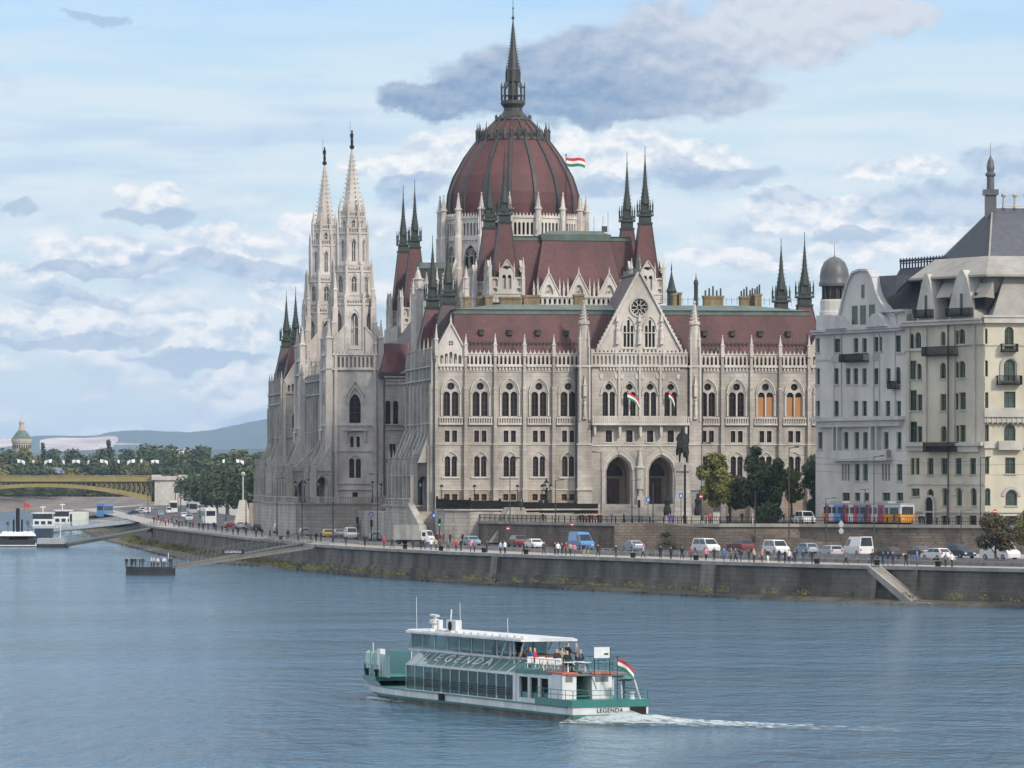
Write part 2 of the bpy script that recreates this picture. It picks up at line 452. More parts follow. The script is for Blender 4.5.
for x in (24.0, 42.0):
    cb.box(x-1.15, x+1.15, -.55, 3, PB, 20.3); cb.box(x-1.0, x+1.0, -.42, 3, 20.3, 33.0)
    cb.box(x-.6, x+.6, -.3, 1.0, 33, 36.0)
    for dx in (-.75, .75):
        ct.box(x+dx-.12, x+dx+.12, -.62, -.35, 24, 36)
    ct.box(x-1.25, x+1.25, -.7, 3, 20.2, 20.5); ct.box(x-1.3, x+1.3, -.8, 3, 13.0, 13.25)
    ct.box(x-1.15, x+1.15, -.6, 3, 32.7, 33.0)
    q = MB(FC); pinnacle(q, x, .3, 35.6, 43.5, .95, 8); crockets(q, x, .3, ((.6, 39.8), (.22, 42.4)), 8, 0, .45, .26)
    for a in range(4):
        pinnacle(q, x+(.68 if a % 2 else -.68), .3+(.6 if a > 1 else -.55), 35.0, 39.2, .36)
    q.build('pinnacle', STONE_L, PAR)
    # statue niche with canopy on each pier
    ct.box(x-.35, x+.35, -.85, -.4, 24.4, 24.7)
    s = MB(FC); s.lathe(x, -.72, [(.24, 24.7), (.28, 25.3), (.2, 26.4), (.27, 26.9), (.1, 27.2), (.15, 27.4), (.12, 27.65), (0, 27.75)], 8)
    s.build('statue', STONE_L, PAR)
    pinnacle(ct, x, -.65, 28, 31.5, .5)
for x in (33-3.35, 33, 33+3.35):
    ct.box(x-.17, x+.17, -.32, .05, 24.7, 33.0)
    ct.poly([(x-.22, 23.4), (x+.22, 23.4), (x+.22, 22.6), (x+.12, 21.6), (x-.12, 21.6), (x-.22, 22.6)], -1.0, 0)
for x in (25.6, 40.4): ct.poly([(x-.22, 23.4), (x+.22, 23.4), (x+.12, 21.9), (x-.12, 21.9)], -1.0, 0)
ct.box(25.1, 40.9, -1.4, .05, 23.4, 23.75); ct.box(25.1, 40.9, -1.4, -1.2, 24.6, 24.78)
for i in range(46):
    x = 25.3+15.4*i/45; ct.box(x-.09, x+.09, -1.36, -1.24, 23.75, 24.6)
for c in CCs:
    ct.band(archpts(c, 2.5, 28.2, 'p', rise=2.3), .17, -.25, .03)
    ct.band(archpts(c, 2.2, 28.2, 'p', rise=1.95), .1, -.12, .03)
    ct.box(c-.09, c+.09, -.1, .3, 24.9, 28.6)
    ct.poly([(c-1.45, 31.6), (c-.95, 31.6), (c-.95, 31.0), (c-1.2, 30.7), (c-1.45, 31.0)], -.14, 0.02)
    ct.poly([(c+1.45, 31.6), (c+.95, 31.6), (c+.95, 31.0), (c+1.2, 30.7), (c+1.45, 31.0)], -.14, 0.02)
    for d in (-.63, .53): ct.box(c+d, c+d+.1, -.07, .1, 20.7, 22.75)
    ct.box(c-.75, c+.75, -.1, .1, 22.6, 22.75); ct.box(c-.75, c+.75, -.14, .1, 20.5, 20.68)
    for i in range(6):
        x = c-1.3+2.6*i/5; ct.box(x-.13, x+.13, -.22, .02, 32.15, 32.72)
ct.box(25.2, 40.8, -.36, .05, 32.72, 33.0); ct.box(25.2, 40.8, -.16, .05, 20.05, 20.22)
for c in prt:
    for w, d, h in ((4.5, .30, .26), (5.05, .22, .2), (5.6, .12, .2)):
        ct.band(archpts(c, w, 16.05, 'p', rise=2.5*w/4.1), h, -d, .05)
        ct.box(c-w/2-h, c-w/2, -d, .05, 8, 16.05); ct.box(c+w/2, c+w/2+h, -d, .05, 8, 16.05)
    ct.box(c-.1, c+.1, -.25, .02, 19.3, 20.0)
# canopy statue between the portals
ct.box(32.45, 33.55, -1.0, .05, 8, 12.0); ct.box(32.6, 33.4, -.9, .05, 14.2, 14.6)
pinnacle(ct, 33, -.45, 13.2, 19.8, .85, 8)
s = MB(FC); s.lathe(33, -.55, [(.34, 11.3), (.4, 12), (.27, 13), (.34, 13.4), (.12, 13.75), (.2, 14.0), (.16, 14.3), (0, 14.4)], 8)
s.build('statue', STONE_L, PAR)
# portal back wall, doors
pb = MB(FC)
pb.box(26.5, 39.5, 5.0, 5.2, 8, 20.0); pb.box(26.5, 39.5, .6, 5.0, 18.6, 19.0)
pb.build('portal_wall', RUST, PAR)
for c in prt:
    d = MB(FC)
    for sg in (-1, 1):
        d.box(c+sg*.5-.47, c+sg*.5+.47, 4.8, 4.98, 10.85, 14.9)
        for zz in (11.1, 12.4, 13.6): d.box(c+sg*.5-.3, c+sg*.5+.3, 4.74, 4.8, zz, zz+1.0)
    dd = d.build('door', DOORW, PAR)
    d = MB(FC); d.tube((c-.12, 4.72, 12.4), (c-.12, 4.72, 12.8), .04); d.tube((c+.12, 4.72, 12.4), (c+.12, 4.72, 12.8), .04)
    d.build('door_handle', BRONZE, dd)
    w = MB(FC); w.poly([(c-1.5, 15.3), (c+1.5, 15.3), (c+1.45, 15.9), (c+1.0, 16.8), (c, 17.4), (c-1.0, 16.8), (c-1.45, 15.9)], 4.8, 4.95)
    w.build('fanlight', GLASS, PAR)
# steps
st = MB(FC)
st.box(25.3, 40.7, -.2, 6.5, PB, 10.8)
for i in range(16): st.box(25.4-.05*i, 40.6+.05*i, -.6-.36*i, -.19, PB, 10.8-.165*i)
st.build('entrance_steps', STONE, PAR)
for xx, zt_ in ((-.15, 34.0), (22.75, 32.5), (43.25, 32.5)):
    dp = MB(FS); dp.tube((xx, -1.05, 8), (xx, -1.05, zt_), .14, n=6); dp.box(xx-.25, xx+.25, -1.2, -.8, zt_-.6, zt_); dp.build('downpipe', LEAD, PAR)
cb.build('portal_block', STONE, PAR); ct.build('portal_mouldings', STONE_L, PAR)
for c in CCs:
    window_part(PAR, FC, [(c-.57, .88, 24.9, 28.75, 'a'), (c+.57, .88, 24.9, 28.75, 'a'), (c, 1.1, 29.02, 30.12, 'c')], .48)
    window_part(PAR, FC, [(c, 1.1, 20.7, 22.6, 'r')], .45)
southw.build('south_wall', [STONE, RUST], PAR)

# gallery across the portal block: shallow blind arcade
g = MB(FC)
for k in range(4):
    s0 = 25.2+3.9*k
    w = 3.9/6
    ops = [(s0+w*(i+.5), w*.55, 33.15, 34.6, 'p') for i in range(6)]
    wall(g, s0, s0+3.9, [(33.0, 34.9, ops)], .35, t=-.05, seg=3)
    g.box(s0-.12, s0+.12, -.3, .2, 33, 35.6)
g.box(25.2, 40.8, .32, .5, 33, 34.9)
g.box(25.2, 40.8, -.22, .4, 34.9, 35.1)
for i in range(24):
    x = 25.2+.65*(i+.5); g.poly([(x-.22, 35.1), (x+.22, 35.1), (x, 35.75)], -.1, .1)
g.build('gallery_arcade', STONE_L, PAR)
# the big gable
GA = 47.7; GB = 35.3; gh = 6.7
g = MB(Matrix.Translation((0, CBT+.45, 0))); c = 33.0
hk = lambda z: gh*(GA-z)/(GA-GB)
tri = []
for cx in (31.25, 34.75):
    tri += [(cx-.58, .42, 35.95, 39.4, 'a'), (cx, .42, 35.95, 40.3, 'a'), (cx+.58, .42, 35.95, 39.4, 'a')]
wall(g, c-3.6, c+3.6, [(GB, 40.6, tri)], .4, seg=3)
g.add([(c-gh,0,GB),(c-3.6,0,GB),(c-3.6,0,40.6),(c-hk(40.6),0,40.6)], [(0,1,2,3)])
g.add([(c+3.6,0,GB),(c+gh,0,GB),(c+hk(40.6),0,40.6),(c+3.6,0,40.6)], [(0,1,2,3)])
# clip: fill between the sloped edge and the window field
wall(g, c-hk(43.8), c+hk(43.8), [(40.6, 43.8, [(c, 2.6, 41.0, 43.6, 'c')])], .45, seg=8)
g.add([(c-hk(40.6),0,40.6),(c-hk(43.8),0,40.6),(c-hk(43.8),0,43.8)], [(0,1,2)])
g.add([(c+hk(40.6),0,40.6),(c+hk(43.8),0,43.8),(c+hk(43.8),0,40.6)], [(0,1,2)])
g.add([(c-hk(43.8),0,43.8),(c+hk(43.8),0,43.8),(c,0,GA)], [(0,1,2)])
g.band([(c-gh-.15, GB-.1), (c, GA+.15)], .32, -.35, .6); g.band([(c, GA+.15), (c+gh+.15, GB-.1)], .32, -.35, .6)
for i in range(20):
    f = (i+.5)/20
    for sg in (-1, 1):
        x = c+sg*gh*(1-f)*1.03; z = GB+(GA-GB)*f+.45
        g.box(x-.12, x+.12, -.25, .12, z-.1, z+.3)
for cx in (31.25, 34.75):
    g.band(archpts(cx, 2.1, 38.6, 'p', rise=2.2), .16, -.2, .02)
    g.box(cx-.95, cx+.95, -.12, .3, 38.15, 38.3)
    g.box(cx-1.1, cx+1.1, -.3, .02, 35.6, 35.85)
circ = [(c+1.42*math.sin(2*PI*i/24), 42.3+1.42*math.cos(2*PI*i/24)) for i in range(25)]
g.band(circ, .2, -.22, .02)
g.build('gable', STONE_L, PAR)
rw = MB(Matrix.Translation((0, CBT+.45, 0)))
pane(rw, (c, 2.6, 41.0, 43.6, 'c'), .42, seg=8)
rwo = rw.build('rose_window', GLASS, PAR)
rt = MB(Matrix.Translation((0, CBT+.45, 0)))
for i in range(8):
    a = 2*PI*(i+.5)/8
    p0 = (c+.32*math.sin(a), 42.3+.32*math.cos(a)); p1 = (c+1.3*math.sin(a), 42.3+1.3*math.cos(a))
    rt.band([p0, (c+.85*math.sin(a)+.02, 42.3+.85*math.cos(a))], .13, .05, .35)
    q = (c+.85*math.sin(a), 42.3+.85*math.cos(a))
    for sg in (-.22, .22):
        rt.band([q, (c+1.3*math.sin(a+sg), 42.3+1.3*math.cos(a+sg))], .12, .05, .35)
rt.band([(c+.3*math.sin(2*PI*i/12), 42.3+.3*math.cos(2*PI*i/12)) for i in range(13)], .12, .05, .35)
rt.build('tracery', STONE_L, rwo)
for cx in (31.25, 34.75):
    window_part(PAR, Matrix.Translation((0, CBT+.45, 0)), [(cx+d, .42, 35.95, 39.4 if d else 40.3, 'a') for d in (-.58, 0, .58)], .38, frame=False)
for x in (29.4, 33.0, 36.6):
    s = MB(FC); s.box(x-.3, x+.3, -.25, .5, 36.4, 36.8)
    s.lathe(x, .1, [(.3, 36.8), (.36, 37.5), (.24, 38.4), (.32, 38.9), (.12, 39.2), (.18, 39.4), (.14, 39.7), (0, 39.8)], 8)
    s.box(x-.25, x+.25, -.2, .5, 40.0, 40.3); s.lathe(x, .15, [(.3, 40.3), (.05, 41.4), (0, 41.6)], 6)
    s.build('statue', STONE_L, PAR)
# roof behind the gable
r = MB(FS)
r.add([(c-gh,CBT+.6,GB),(c,CBT+.6,GA),(c+gh,CBT+.6,GB),(c-gh,15,GB),(c,15,GA),(c+gh,15,GB)],
      [(0,1,4,3),(1,2,5,4),(3,4,5)])
r.build('gable_roof', ROOF_D, PAR)
r = MB(FS); r.box(c-.25, c+.25, CBT+.8, 15, GA-.05, GA+.25)
for i in range(14): r.box(c-.05, c+.05, .5+i, .6+i, GA+.2, GA+1.0)
r.box(c-.04, c+.04, .3, 14, GA+.95, GA+1.02)
r.lathe(c, CBT+.4, [(.35, GA), (.3, GA+.8), (.15, GA+1.0), (.2, GA+1.4), (.3, GA+2.2), (.12, GA+2.6), (.16, GA+2.8), (0, GA+3)], 8)
r.build('roof_ridge', COPPER, PAR)

# ---- roofs of the south front
def mansard(parent, x0, x1, y0, y1, z0, z1, inset_x, inset_y, name='roof', mt=ROOF, top=True, topz=1.9, hips=True):
    m = MB(FS); mt = ROOF2 if mt is ROOF else mt
    cx, cy = (x0+x1)/2, (y0+y1)/2
    m.frus(cx, cy, z0, z1, (x1-x0)/2, (y1-y0)/2, (x1-x0)/2-inset_x, (y1-y0)/2-inset_y)
    o = m.build(name, mt, parent)
    if top:
        t = MB(FS); a, b = (x1-x0)/2-inset_x, (y1-y0)/2-inset_y
        t.frus(cx, cy, z1, z1+.35, a+.12, b+.12, a+.12, b+.12)
        t.frus(cx, cy, z1+.353, z1+.75, a-.15, b-.15, a-.1, b-.1)
        t.frus(cx, cy, z1+.753, z1+.75+topz, a+.1, b+.1, max(.3, a-8), max(.3, b-8))
        t.build('copper_roof', COPPER, o)
    return o
ro = mansard(PAR, 3.0, 63.0, 1.0, 47, 33.5, 41.3, 0.9, 3.3, topz=1.1)
# crest rail and vents on the slope
for s0, s1 in ((5.6, 23.6), (42.4, 60.6)):
    m = MB(FS); n = int((s1-s0)/.62)
    m.box(s0, s1, 2.0, 2.1, 36.55, 36.62)
    for i in range(n+1):
        x = s0+(s1-s0)*i/n; m.box(x-.05, x+.05, 2.0, 2.1, 36.2, 36.95)
    m.build('snow_rail', LEAD, ro)
for s in (8.0, 12.6, 17.2, 21.8, 44.4, 49.0, 53.6, 58.2):
    m = MB(FS); m.box(s-.36, s+.36, 2.35, 3.4, 37.9, 38.6); m.add([(s-.45,2.2,38.6),(s+.45,2.2,38.6),(s+.45,3.8,38.9),(s-.45,3.8,38.9)], [(0,1,2,3)])
    m.build('roof_vent', LEAD, ro)
for s in (19.4, 46.2):
    m = MB(FS); m.poly([(s-.35, 35.4), (s+.35, 35.4), (s, 36.1)], 1.2, 2.0); m.build('dormer', COPPER, ro)
# walkway behind the gallery + body of the wing
m = MB(FS); m.box(.6, 65.4, .5, 47, 32.6, 33.0); m.build('gallery_floor', LEAD, PAR)
m = MB(FS); m.box(.4, 26.2, .55, 33, PB, 32.6); m.box(39.8, 65.6, .55, 33, PB, 32.6); m.box(26.2, 39.8, 4.2, 33, PB, 32.6); m.box(9, 57, 33, 100, PB, 32.6); m.build('inner_walls', STONE_G, PAR)
# roof crest railing
m = MB(FS)
for s0, s1 in ((5, 61),):
    n = int((s1-s0)/.9)
    for i in range(n+1):
        x = s0+(s1-s0)*i/n; m.tube((x, 9.5, 43.2), (x, 9.5, 44.35), .035, n=4)
    m.box(s0, s1, 9.48, 9.52, 44.0, 44.04)
m.build('roof_railing', COPPER_D, PAR)
# chimneys: px x-centre, width px, top y, v
for (x0, x1, yt, v, pots) in ((464,470.5,296.5,20,0),(477.5,483.5,296.5,20,0),(485,492,295,18,0),(500,521,296.5,18,0),(523,539,294.5,18,0),
                        (574,583,293.5,18,0),(703.5,722.5,294,22,5),(740,748,294.5,22,3),(749,753.5,293.5,24,2),(754,760.5,292,22,3),(672.5,676,292,20,0),(678,680.5,291,20,0)):
    a, b = ub(x0, v), ub(x1, v); zt = zb(yt, 0, v)
    m = MB(FS); m.box(a, b, v-.9, v+.9, 41.5, zt-.35); m.box(a-.12, b+.12, v-1.02, v+1.02, zt-.35, zt)
    ch = m.build('chimney', YBRICK, PAR)
    if pots:
        m = MB(FS)
        for i in range(pots):
            x = a+(b-a)*(i+.5)/pots; hh = .9+.7*((i*7) % 3)/2
            m.lathe(x, v, [(.16, zt), (.14, zt+hh)], 6)
        m.build('chimney_pot', LEAD, ch)
# ------------------------------------------------------------------ turrets with steep slate roofs and copper lanterns
def turret_top(parent, u, v, z0, z1, zl, zt, h0, h1, mt=ROOF, name='turret_roof'):
    m = MB(FS); m.frus(u, v, z0, z1, h0, h0, h1, h1)
    o = m.build(name, mt, parent)
    m = MB(FS)      # hips
    for sx in (-1, 1):
        for sy in (-1, 1): m.tube((u+sx*h0, v+sy*h0, z0), (u+sx*h1, v+sy*h1, z1), .12, n=4)
    m.build('hip', LEAD, o)
    m = MB(FS); H = zl-z1
    m.frus(u, v, z1, z1+H*.12, h1*1.12, h1*1.12, h1*1.2, h1*1.2)
    m.frus(u, v, z1+H*.121, z1+H*.42, h1*.95, h1*.95, h1*.95, h1*.95)
    m.frus(u, v, z1+H*.421, z1+H*.5, h1*1.3, h1*1.3, h1*1.3, h1*1.3)
    for sx in (-1, 0, 1):
        for sy in (-1, 0, 1):
            if sx or sy:
                m.box(u+sx*h1*1.2-.07, u+sx*h1*1.2+.07, v+sy*h1*1.2-.07, v+sy*h1*1.2+.07, z1+H*.5, z1+H*(.8 if sx and sy else .68))
                if sx and sy: pinnacle(m, u+sx*h1*1.15, v+sy*h1*1.15, z1+H*.6, z1+H*1.25, h1*.24)
    m.box(u-h1*1.25, u+h1*1.25, v-h1*1.25, v-h1*1.2, z1+H*.66, z1+H*.70); m.box(u-h1*1.25, u-h1*1.2, v-h1*1.25, v+h1*1.25, z1+H*.66, z1+H*.70)
    m.box(u+h1*1.2, u+h1*1.25, v-h1*1.25, v+h1*1.25, z1+H*.66, z1+H*.70)
    m.frus(u, v, z1+H*.5, z1+H*.72, h1*.78, h1*.78, h1*.72, h1*.72)
    for sx in (-1, 1):
        for sy in (-1, 1): m.box(u+sx*h1*.55-.1, u+sx*h1*.55+.1, v+sy*h1*.55-.1, v+sy*h1*.55+.1, z1+H*.72, zl)
    m.frus(u, v, z1+H*.72, zl, h1*.42, h1*.42, h1*.42, h1*.42)
    m.build('turret_lantern', COPPER_D, o)
    m = MB(FS); hs = h1*.78; S = zt-zl
    m.lathe(u, v, [(hs, zl), (hs*1.05, zl+S*.02), (hs*.5, zl+S*.33), (hs*.24, zl+S*.64), (.07, zl+S*.80), (.15, zl+S*.815), (.06, zl+S*.83), (.05, zt-.1), (0, zt)], 8, PI/8)
    crockets(m, u, v, ((hs*.95, zl+S*.03), (hs*.28, zl+S*.66)), 8, PI/8, .62, .17)
    m.build('turret_spire', COPPER_D, o)
    return o

# corner pavilions of the south and north fronts
for (u, v) in ((3.6, 10), (3.6, 28.7), (62.4, 10), (62.4, 28.7), (3.1, 258), (3.1, 239.3)):
    turret_top(PAR, u, v, 34.0, 42.9, 46.4, 55.2, 2.9, 1.05, mt=ROOF if u > 30 or v in (28.7, 239.3) else ROOF_D)  # outer western turrets darker: their shade is put into the slate colour
# front slopes that run up from the gables to the turrets
for c in (2.9, 63.1):
    r = MB(FS); r.add([(c-2.3,.6,35.0),(c,.6,39.2),(c+2.3,.6,35.0),(c-2.3,9,35.0),(c,9,39.2),(c+2.3,9,35.0)], [(0,1,4,3),(1,2,5,4)])
    r.build('gable_roof', ROOF_D, PAR)

# ------------------------------------------------------------------ assembly chambers (south and north)
def white_base(u, v, h, z0, z1, M=FS):
    """square stone base of a chamber turret: gabled faces with twin lancets and corner pinnacles"""
    m = MB(M)
    Hh = z1-z0
    for (F2, w) in ((Matrix.Translation((u, v-h, 0)), h), (Matrix.Translation((u-h, v, 0)) @ Matrix(((0,1,0,0),(-1,0,0,0),(0,0,1,0),(0,0,0,1))), h),
                    (Matrix.Translation((u+h, v, 0)) @ Matrix(((0,-1,0,0),(1,0,0,0),(0,0,1,0),(0,0,0,1))), h)):
        m.M = M @ F2
        g = w*.44
        wall(m, -g, g, [(z0, z0+Hh*.3, []), (z0+Hh*.3, z0+Hh*.68, [(-g*.38, g*.5, z0+Hh*.32, z0+Hh*.66, 'a'), (g*.38, g*.5, z0+Hh*.32, z0+Hh*.66, 'a')]),
                        (z0+Hh*.68, z0+Hh*.74, [])], .35, seg=3)
        for sg in (-1, 1):
            a, b = sorted((sg*g, sg*w))
            wall(m, a, b, [(z0, z0+Hh*.22, []), (z0+Hh*.22, z0+Hh*.36, [((a+b)/2, w*.28, z0+Hh*.23, z0+Hh*.35, 'c')]), (z0+Hh*.36, z0+Hh*.60, [((a+b)/2, w*.34, z0+Hh*.38, z0+Hh*.58, 'a')])], .4, seg=3)
        q = z0+Hh*.83
        m.poly([(-g, z0+Hh*.74), (g, z0+Hh*.74), (g*.62, q), (g*.25, q-.2), (0, q-.35), (-g*.25, q-.2), (-g*.62, q)], 0, .25)
        m.poly([(-g*.62, q), (-g*.3, q+.3), (g*.3, q+.3), (g*.62, q), (.0, z1)], 0, .25)
        m.band([(-g-.1, z0+Hh*.72), (0, z1+.1), (g+.1, z0+Hh*.72)], .14, -.18, .3)
        m.box(-w-.1, w+.1, -.15, .05, z0+Hh*.2, z0+Hh*.225)
        for x in (-g, g): pinnacle(m, x, 0, z0+Hh*.55, z1-.2, .22)
    m.M = M
    m.box(u-h+.45, u+h-.45, v-h+.45, v+h-.45, z0, z0+Hh*.58)
    for sx in (-1, 1):
        for sy in (-1, 1):
            m.box(u+sx*h-.28, u+sx*h+.28, v+sy*h-.28, v+sy*h+.28, z0, z0+Hh*.62)
            pinnacle(m, u+sx*h, v+sy*h, z0+Hh*.6, z1+.6, .42)
    return m
dk = MB(FS)
for (u, v) in ((20.3, 60), (20.3, 78), (44.9, 60), (44.9, 78), (21.7, 190), (21.7, 208), (44.6, 208)):
    white_base(u, v, 2.85, 44.0 if v > 100 else 45.2, 52.4).build('turret_base', STONE_L, PAR)
    nz_ = 2.0 if v > 100 else 0; turret_top(PAR, u, v, 47.6, 58.8+nz_, 62.4+nz_, 72.6+nz_, 2.35, 1.0)
for v0 in (57, 187):
    m = MB(FS); m.box(18.2, 46.7, v0+2.9, v0+24, 32, 45.3); m.box(24.2, 41.8, v0+1.0, v0+4, 40, 45.2)
    m.build('chamber_wall', STONE, PAR)
    m = MB(FS); m.box(22.0, 42.9, v0+5, v0+23, 45, 48.0); m.build('chamber_attic', ROOF_D, PAR)
    o = mansard(PAR, 20.8, 44.2, v0+3.2, v0+23, 45.6, 56.1, 1.3, 1.8, topz=.5)
    m = MB(FS); m.frus(33, v0+6, 45.6, 56.1, 8.0, 6.0-.6, 5.85, 1.6)
    m.build('roof', ROOF, PAR)
    t = MB(FS); t.frus(33, v0+6, 56.1, 57.2, 6.0, 1.75, 6.15, 1.9); t.frus(33, v0+6, 57.203, 57.8, 5.8, 1.6, 4.5, 1.2)
    t.build('copper_roof', COPPER, PAR)
# dormer gables on the chamber front
fw = MB(FS)
xs = [ub(x, 57) for x in (549, 579, 609.5)]
x0, x1 = ub(527, 57), ub(641, 57)
ops = [(x0+.6+i*(x1-x0-1.2)/22, .42, 44.9, 45.9, 'a') for i in range(23)]
wall(fw, x0, x1, [(42, 44.8, []), (44.8, 46.1, ops)], .35, t=57, seg=3)
fw.box(x0, x1, 56.8, 57.5, 46.1, 46.3)
fw.build('parapet', STONE_L, PAR)
for x in xs:
    g = MB(Matrix.Translation((0, 57.1, 0)))
    h = 1.9
    g.poly([(x-h, 46.3), (x-.75, 46.3), (x-.75, 47.3), (x-.35, 48.1), (x, 48.3), (x, 50.0)], -.1, .3)
    g.poly([(x+h, 46.3), (x+.75, 46.3), (x+.75, 47.3), (x+.35, 48.1), (x, 48.3), (x, 50.0)], -.1, .3)
    g.box(x-.75, x+.75, -.1, .3, 46.3, 46.6); g.box(x-.8, x+.8, .35, .4, 46.3, 48.4)
    for a in range(3): g.band(archpts(x, .5, 47.0+.0*a, 'a'), .08, 0, .2)
    g.band([(x-h-.1, 46.2), (x, 50.2), (x+h+.1, 46.2)], .18, -.25, .35)
    for d in (-h, h): pinnacle(g, x+d, .1, 46.2, 49.4, .3)
    pinnacle(g, x, .1, 49.9, 51.4, .22)
    g.build('dormer_gable', STONE_L, PAR)
for x in [(xs[0]+xs[1])/2, (xs[1]+xs[2])/2, xs[0]-2.6, xs[2]+2.6]:
    g = MB(FS); pinnacle(g, x, 57.2, 45.9, 49.0, .34); g.build('pinnacle', STONE_L, PAR)
m = MB(FS)
for x in [xs[0]-2.6+i*.55 for i in range(31)]: m.box(x-.04, x+.04, 57.4, 57.48, 48.1, 48.8)
m.box(xs[0]-2.6, xs[0]+14, 57.4, 57.46, 48.3, 48.36)
m.build('snow_rail', LEAD, PAR)
# masts on the chamber roof
m = MB(FS)
for x, h, v in ((594, 230.2-13, 66), (603, 216, 66), (608, 212, 66), (632.5, 217, 72)):
    u = ub(x, v); m.tube((u, v, 57.5), (u, v, zb(h, u, v)), .04, n=4)
u = ub(605, 64); m.box(u-.5, u+.4, 64, 64.6, 57.8, 58.8)
m.build('mast', LEAD, PAR)

# ------------------------------------------------------------------ drum and dome
DU, DV = 33.0, 134.0
def ring_pt(r, a): return (DU+r*math.cos(a), DV+r*math.sin(a))
RD = 13.4
VA = [R(-101.25+22.5*k) for k in range(16)]
drum = MB(FS); win_ops = []
for k in range(16):
    a0, a1 = VA[k], VA[(k+1) % 16]+(2*PI if k == 15 else 0)
    p0, p1 = ring_pt(RD, a0), ring_pt(RD, a1)
    dx, dy = p1[0]-p0[0], p1[1]-p0[1]; L = math.hypot(dx, dy); dx /= L; dy /= L
    FR = Matrix(((dx, -dy, 0, p0[0]), (dy, dx, 0, p0[1]), (0, 0, 1, 0), (0, 0, 0, 1)))
    drum.M = FR; c = L/2
    gops = [(c+(i-2)*.78, .46, 60.2, 62.5, 'a') for i in range(5)]
    front = (k in (0, 1, 2, 3, 13, 14, 15, 12))
    wall(drum, 0, L, [(38, 53.8, []), (53.8, 58.6, [(c, 3.3, 54.0, 58.4, 'p')]), (58.6, 60, []), (60, 62.8, gops), (62.8, 63.8, [])], .5, seg=4)
    drum.box(0, L, -.25, .3, 59.3, 59.6); drum.box(0, L, -.2, .3, 63.3, 63.55)
    for i in range(6): drum.box(c+(i-2.5)*.72-.12, c+(i-2.5)*.72+.12, -.2, 0, 58.9, 59.3)
    for i in range(7):
        x = c+(i-3)*.66; drum.poly([(x-.22, 63.55), (x+.22, 63.55), (x+.13, 63.9), (x, 64.35), (x-.13, 63.9)], -.15, .1)
    drum.band(archpts(c, 3.5, 55.4, 'p'), .2, -.3, .05)
    if front:
        w = MB(FR); pane(w, (c, 3.3, 54.0, 58.4, 'p'), .48, 4)
        wo = w.build('drum_window', GLASS, PAR)
        w = MB(FR)
        for d in (-.55, .55): w.box(c+d-.07, c+d+.07, .1, .4, 54, 56.4)
        w.band([(c+.62*math.sin(2*PI*i/10), 57.1+.62*math.cos(2*PI*i/10)) for i in range(11)], .12, .1, .4)
        for i in range(4):
            a = PI*i/4; w.band([(c-.6*math.cos(a), 57.1-.6*math.sin(a)), (c+.6*math.cos(a), 57.1+.6*math.sin(a))], .07, .15, .35)
        w.box(c-1.6, c+1.6, .1, .4, 56.3, 56.42)
        w.build('tracery', STONE_L, wo)
drum.M = FS
drum.lathe(DU, DV, [(12.3, 59.0), (12.3, 60.0)], 16, VA[0])
drum.build('drum', STONE_W, PAR)
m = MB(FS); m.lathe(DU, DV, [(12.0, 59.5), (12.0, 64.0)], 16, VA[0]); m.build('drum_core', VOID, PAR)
for k in range(16):
    a = VA[k]; x, y = ring_pt(RD+.35, a)
    m = MB(FS)
    m.lathe(x, y, [(.95, 38), (.95, 54), (.75, 54.3), (.75, 60), (.6, 60.2), (.6, 62.6)], 8, a)
    pinnacle(m, x, y, 61.6, 68.2, .78, 8)
    for q_ in range(4): pinnacle(m, x+.55*math.cos(a+PI/4+PI*q_/2), y+.55*math.sin(a+PI/4+PI*q_/2), 61.0, 64.6, .26)
    crockets(m, x, y, ((.40, 65.2), (.15, 67.4)), 4, a, .5, .22)
    # flying buttress pier
    x2, y2 = ring_pt(RD+2.6, a); m.rot_box((x2, y2, 45), .8, .45, 7, a)
    pinnacle(m, x2, y2, 51.5, 55.8, .6)
    x3, y3 = ring_pt(RD+1.4, a)
    p = [ring_pt(RD+.6, a), ring_pt(RD+2.6, a)]
    m.tube((p[0][0], p[0][1], 56.2), (p[1][0], p[1][1], 52.2), .3, n=4)
    m.build('drum_pinnacle', STONE_W, PAR)
prof = [(12.25, 63.6), (12.32, 66.2), (12.15, 68.3), (11.75, 69.7), (11.1, 71.6), (10.15, 73.3), (9.1, 75.2), (7.9, 76.9), (6.6, 78.6), (5.55, 79.9), (4.4, 81.1), (3.1, 82.4)]
m = MB(FS); m.lathe(DU, DV, prof, 16, VA[0])
dome = m.build('dome', ROOF, PAR)
for k in range(16):
    a = VA[k]; m = MB(FS)
    ca, sa = math.cos(a), math.sin(a)
    vs = []; fs = []
    for i, (r, z) in enumerate(prof):
        w = .34 if z < 79 else .24
        for (rr, t) in ((r-.2, -w), (r+.28, -w*.8), (r+.28, w*.8), (r-.2, w)):
            vs.append((DU+ca*rr-sa*t, DV+sa*rr+ca*t, z))
        if i:
            o = (i-1)*4
            for j in range(3): fs.append((o+j, o+j+1, o+j+5, o+j+4))
    m.add(vs, fs); m.build('dome_rib', LEAD, dome)
m = MB(FS); m.lathe(DU, DV, [(6.75, 78.25), (6.95, 78.4), (6.75, 78.9), (6.2, 79.1)], 16, VA[0])
for k in range(32):
    a = VA[0]+PI*k/16; x, y = ring_pt(6.75 if k % 2 == 0 else 6.55, a)
    if k % 2 == 0:
        m.lathe(x, y, [(.3, 78.3), (.3, 80.0), (.42, 80.1), (.12, 80.7), (.06, 81.4), (0, 82)], 6)
    else:
        m.lathe(x, y, [(.55, 78.5), (.5, 79.4), (.12, 80.4), (0, 80.8)], 4, a)
m.build('dome_crown_ring', LEAD, dome)
m = MB(FS)
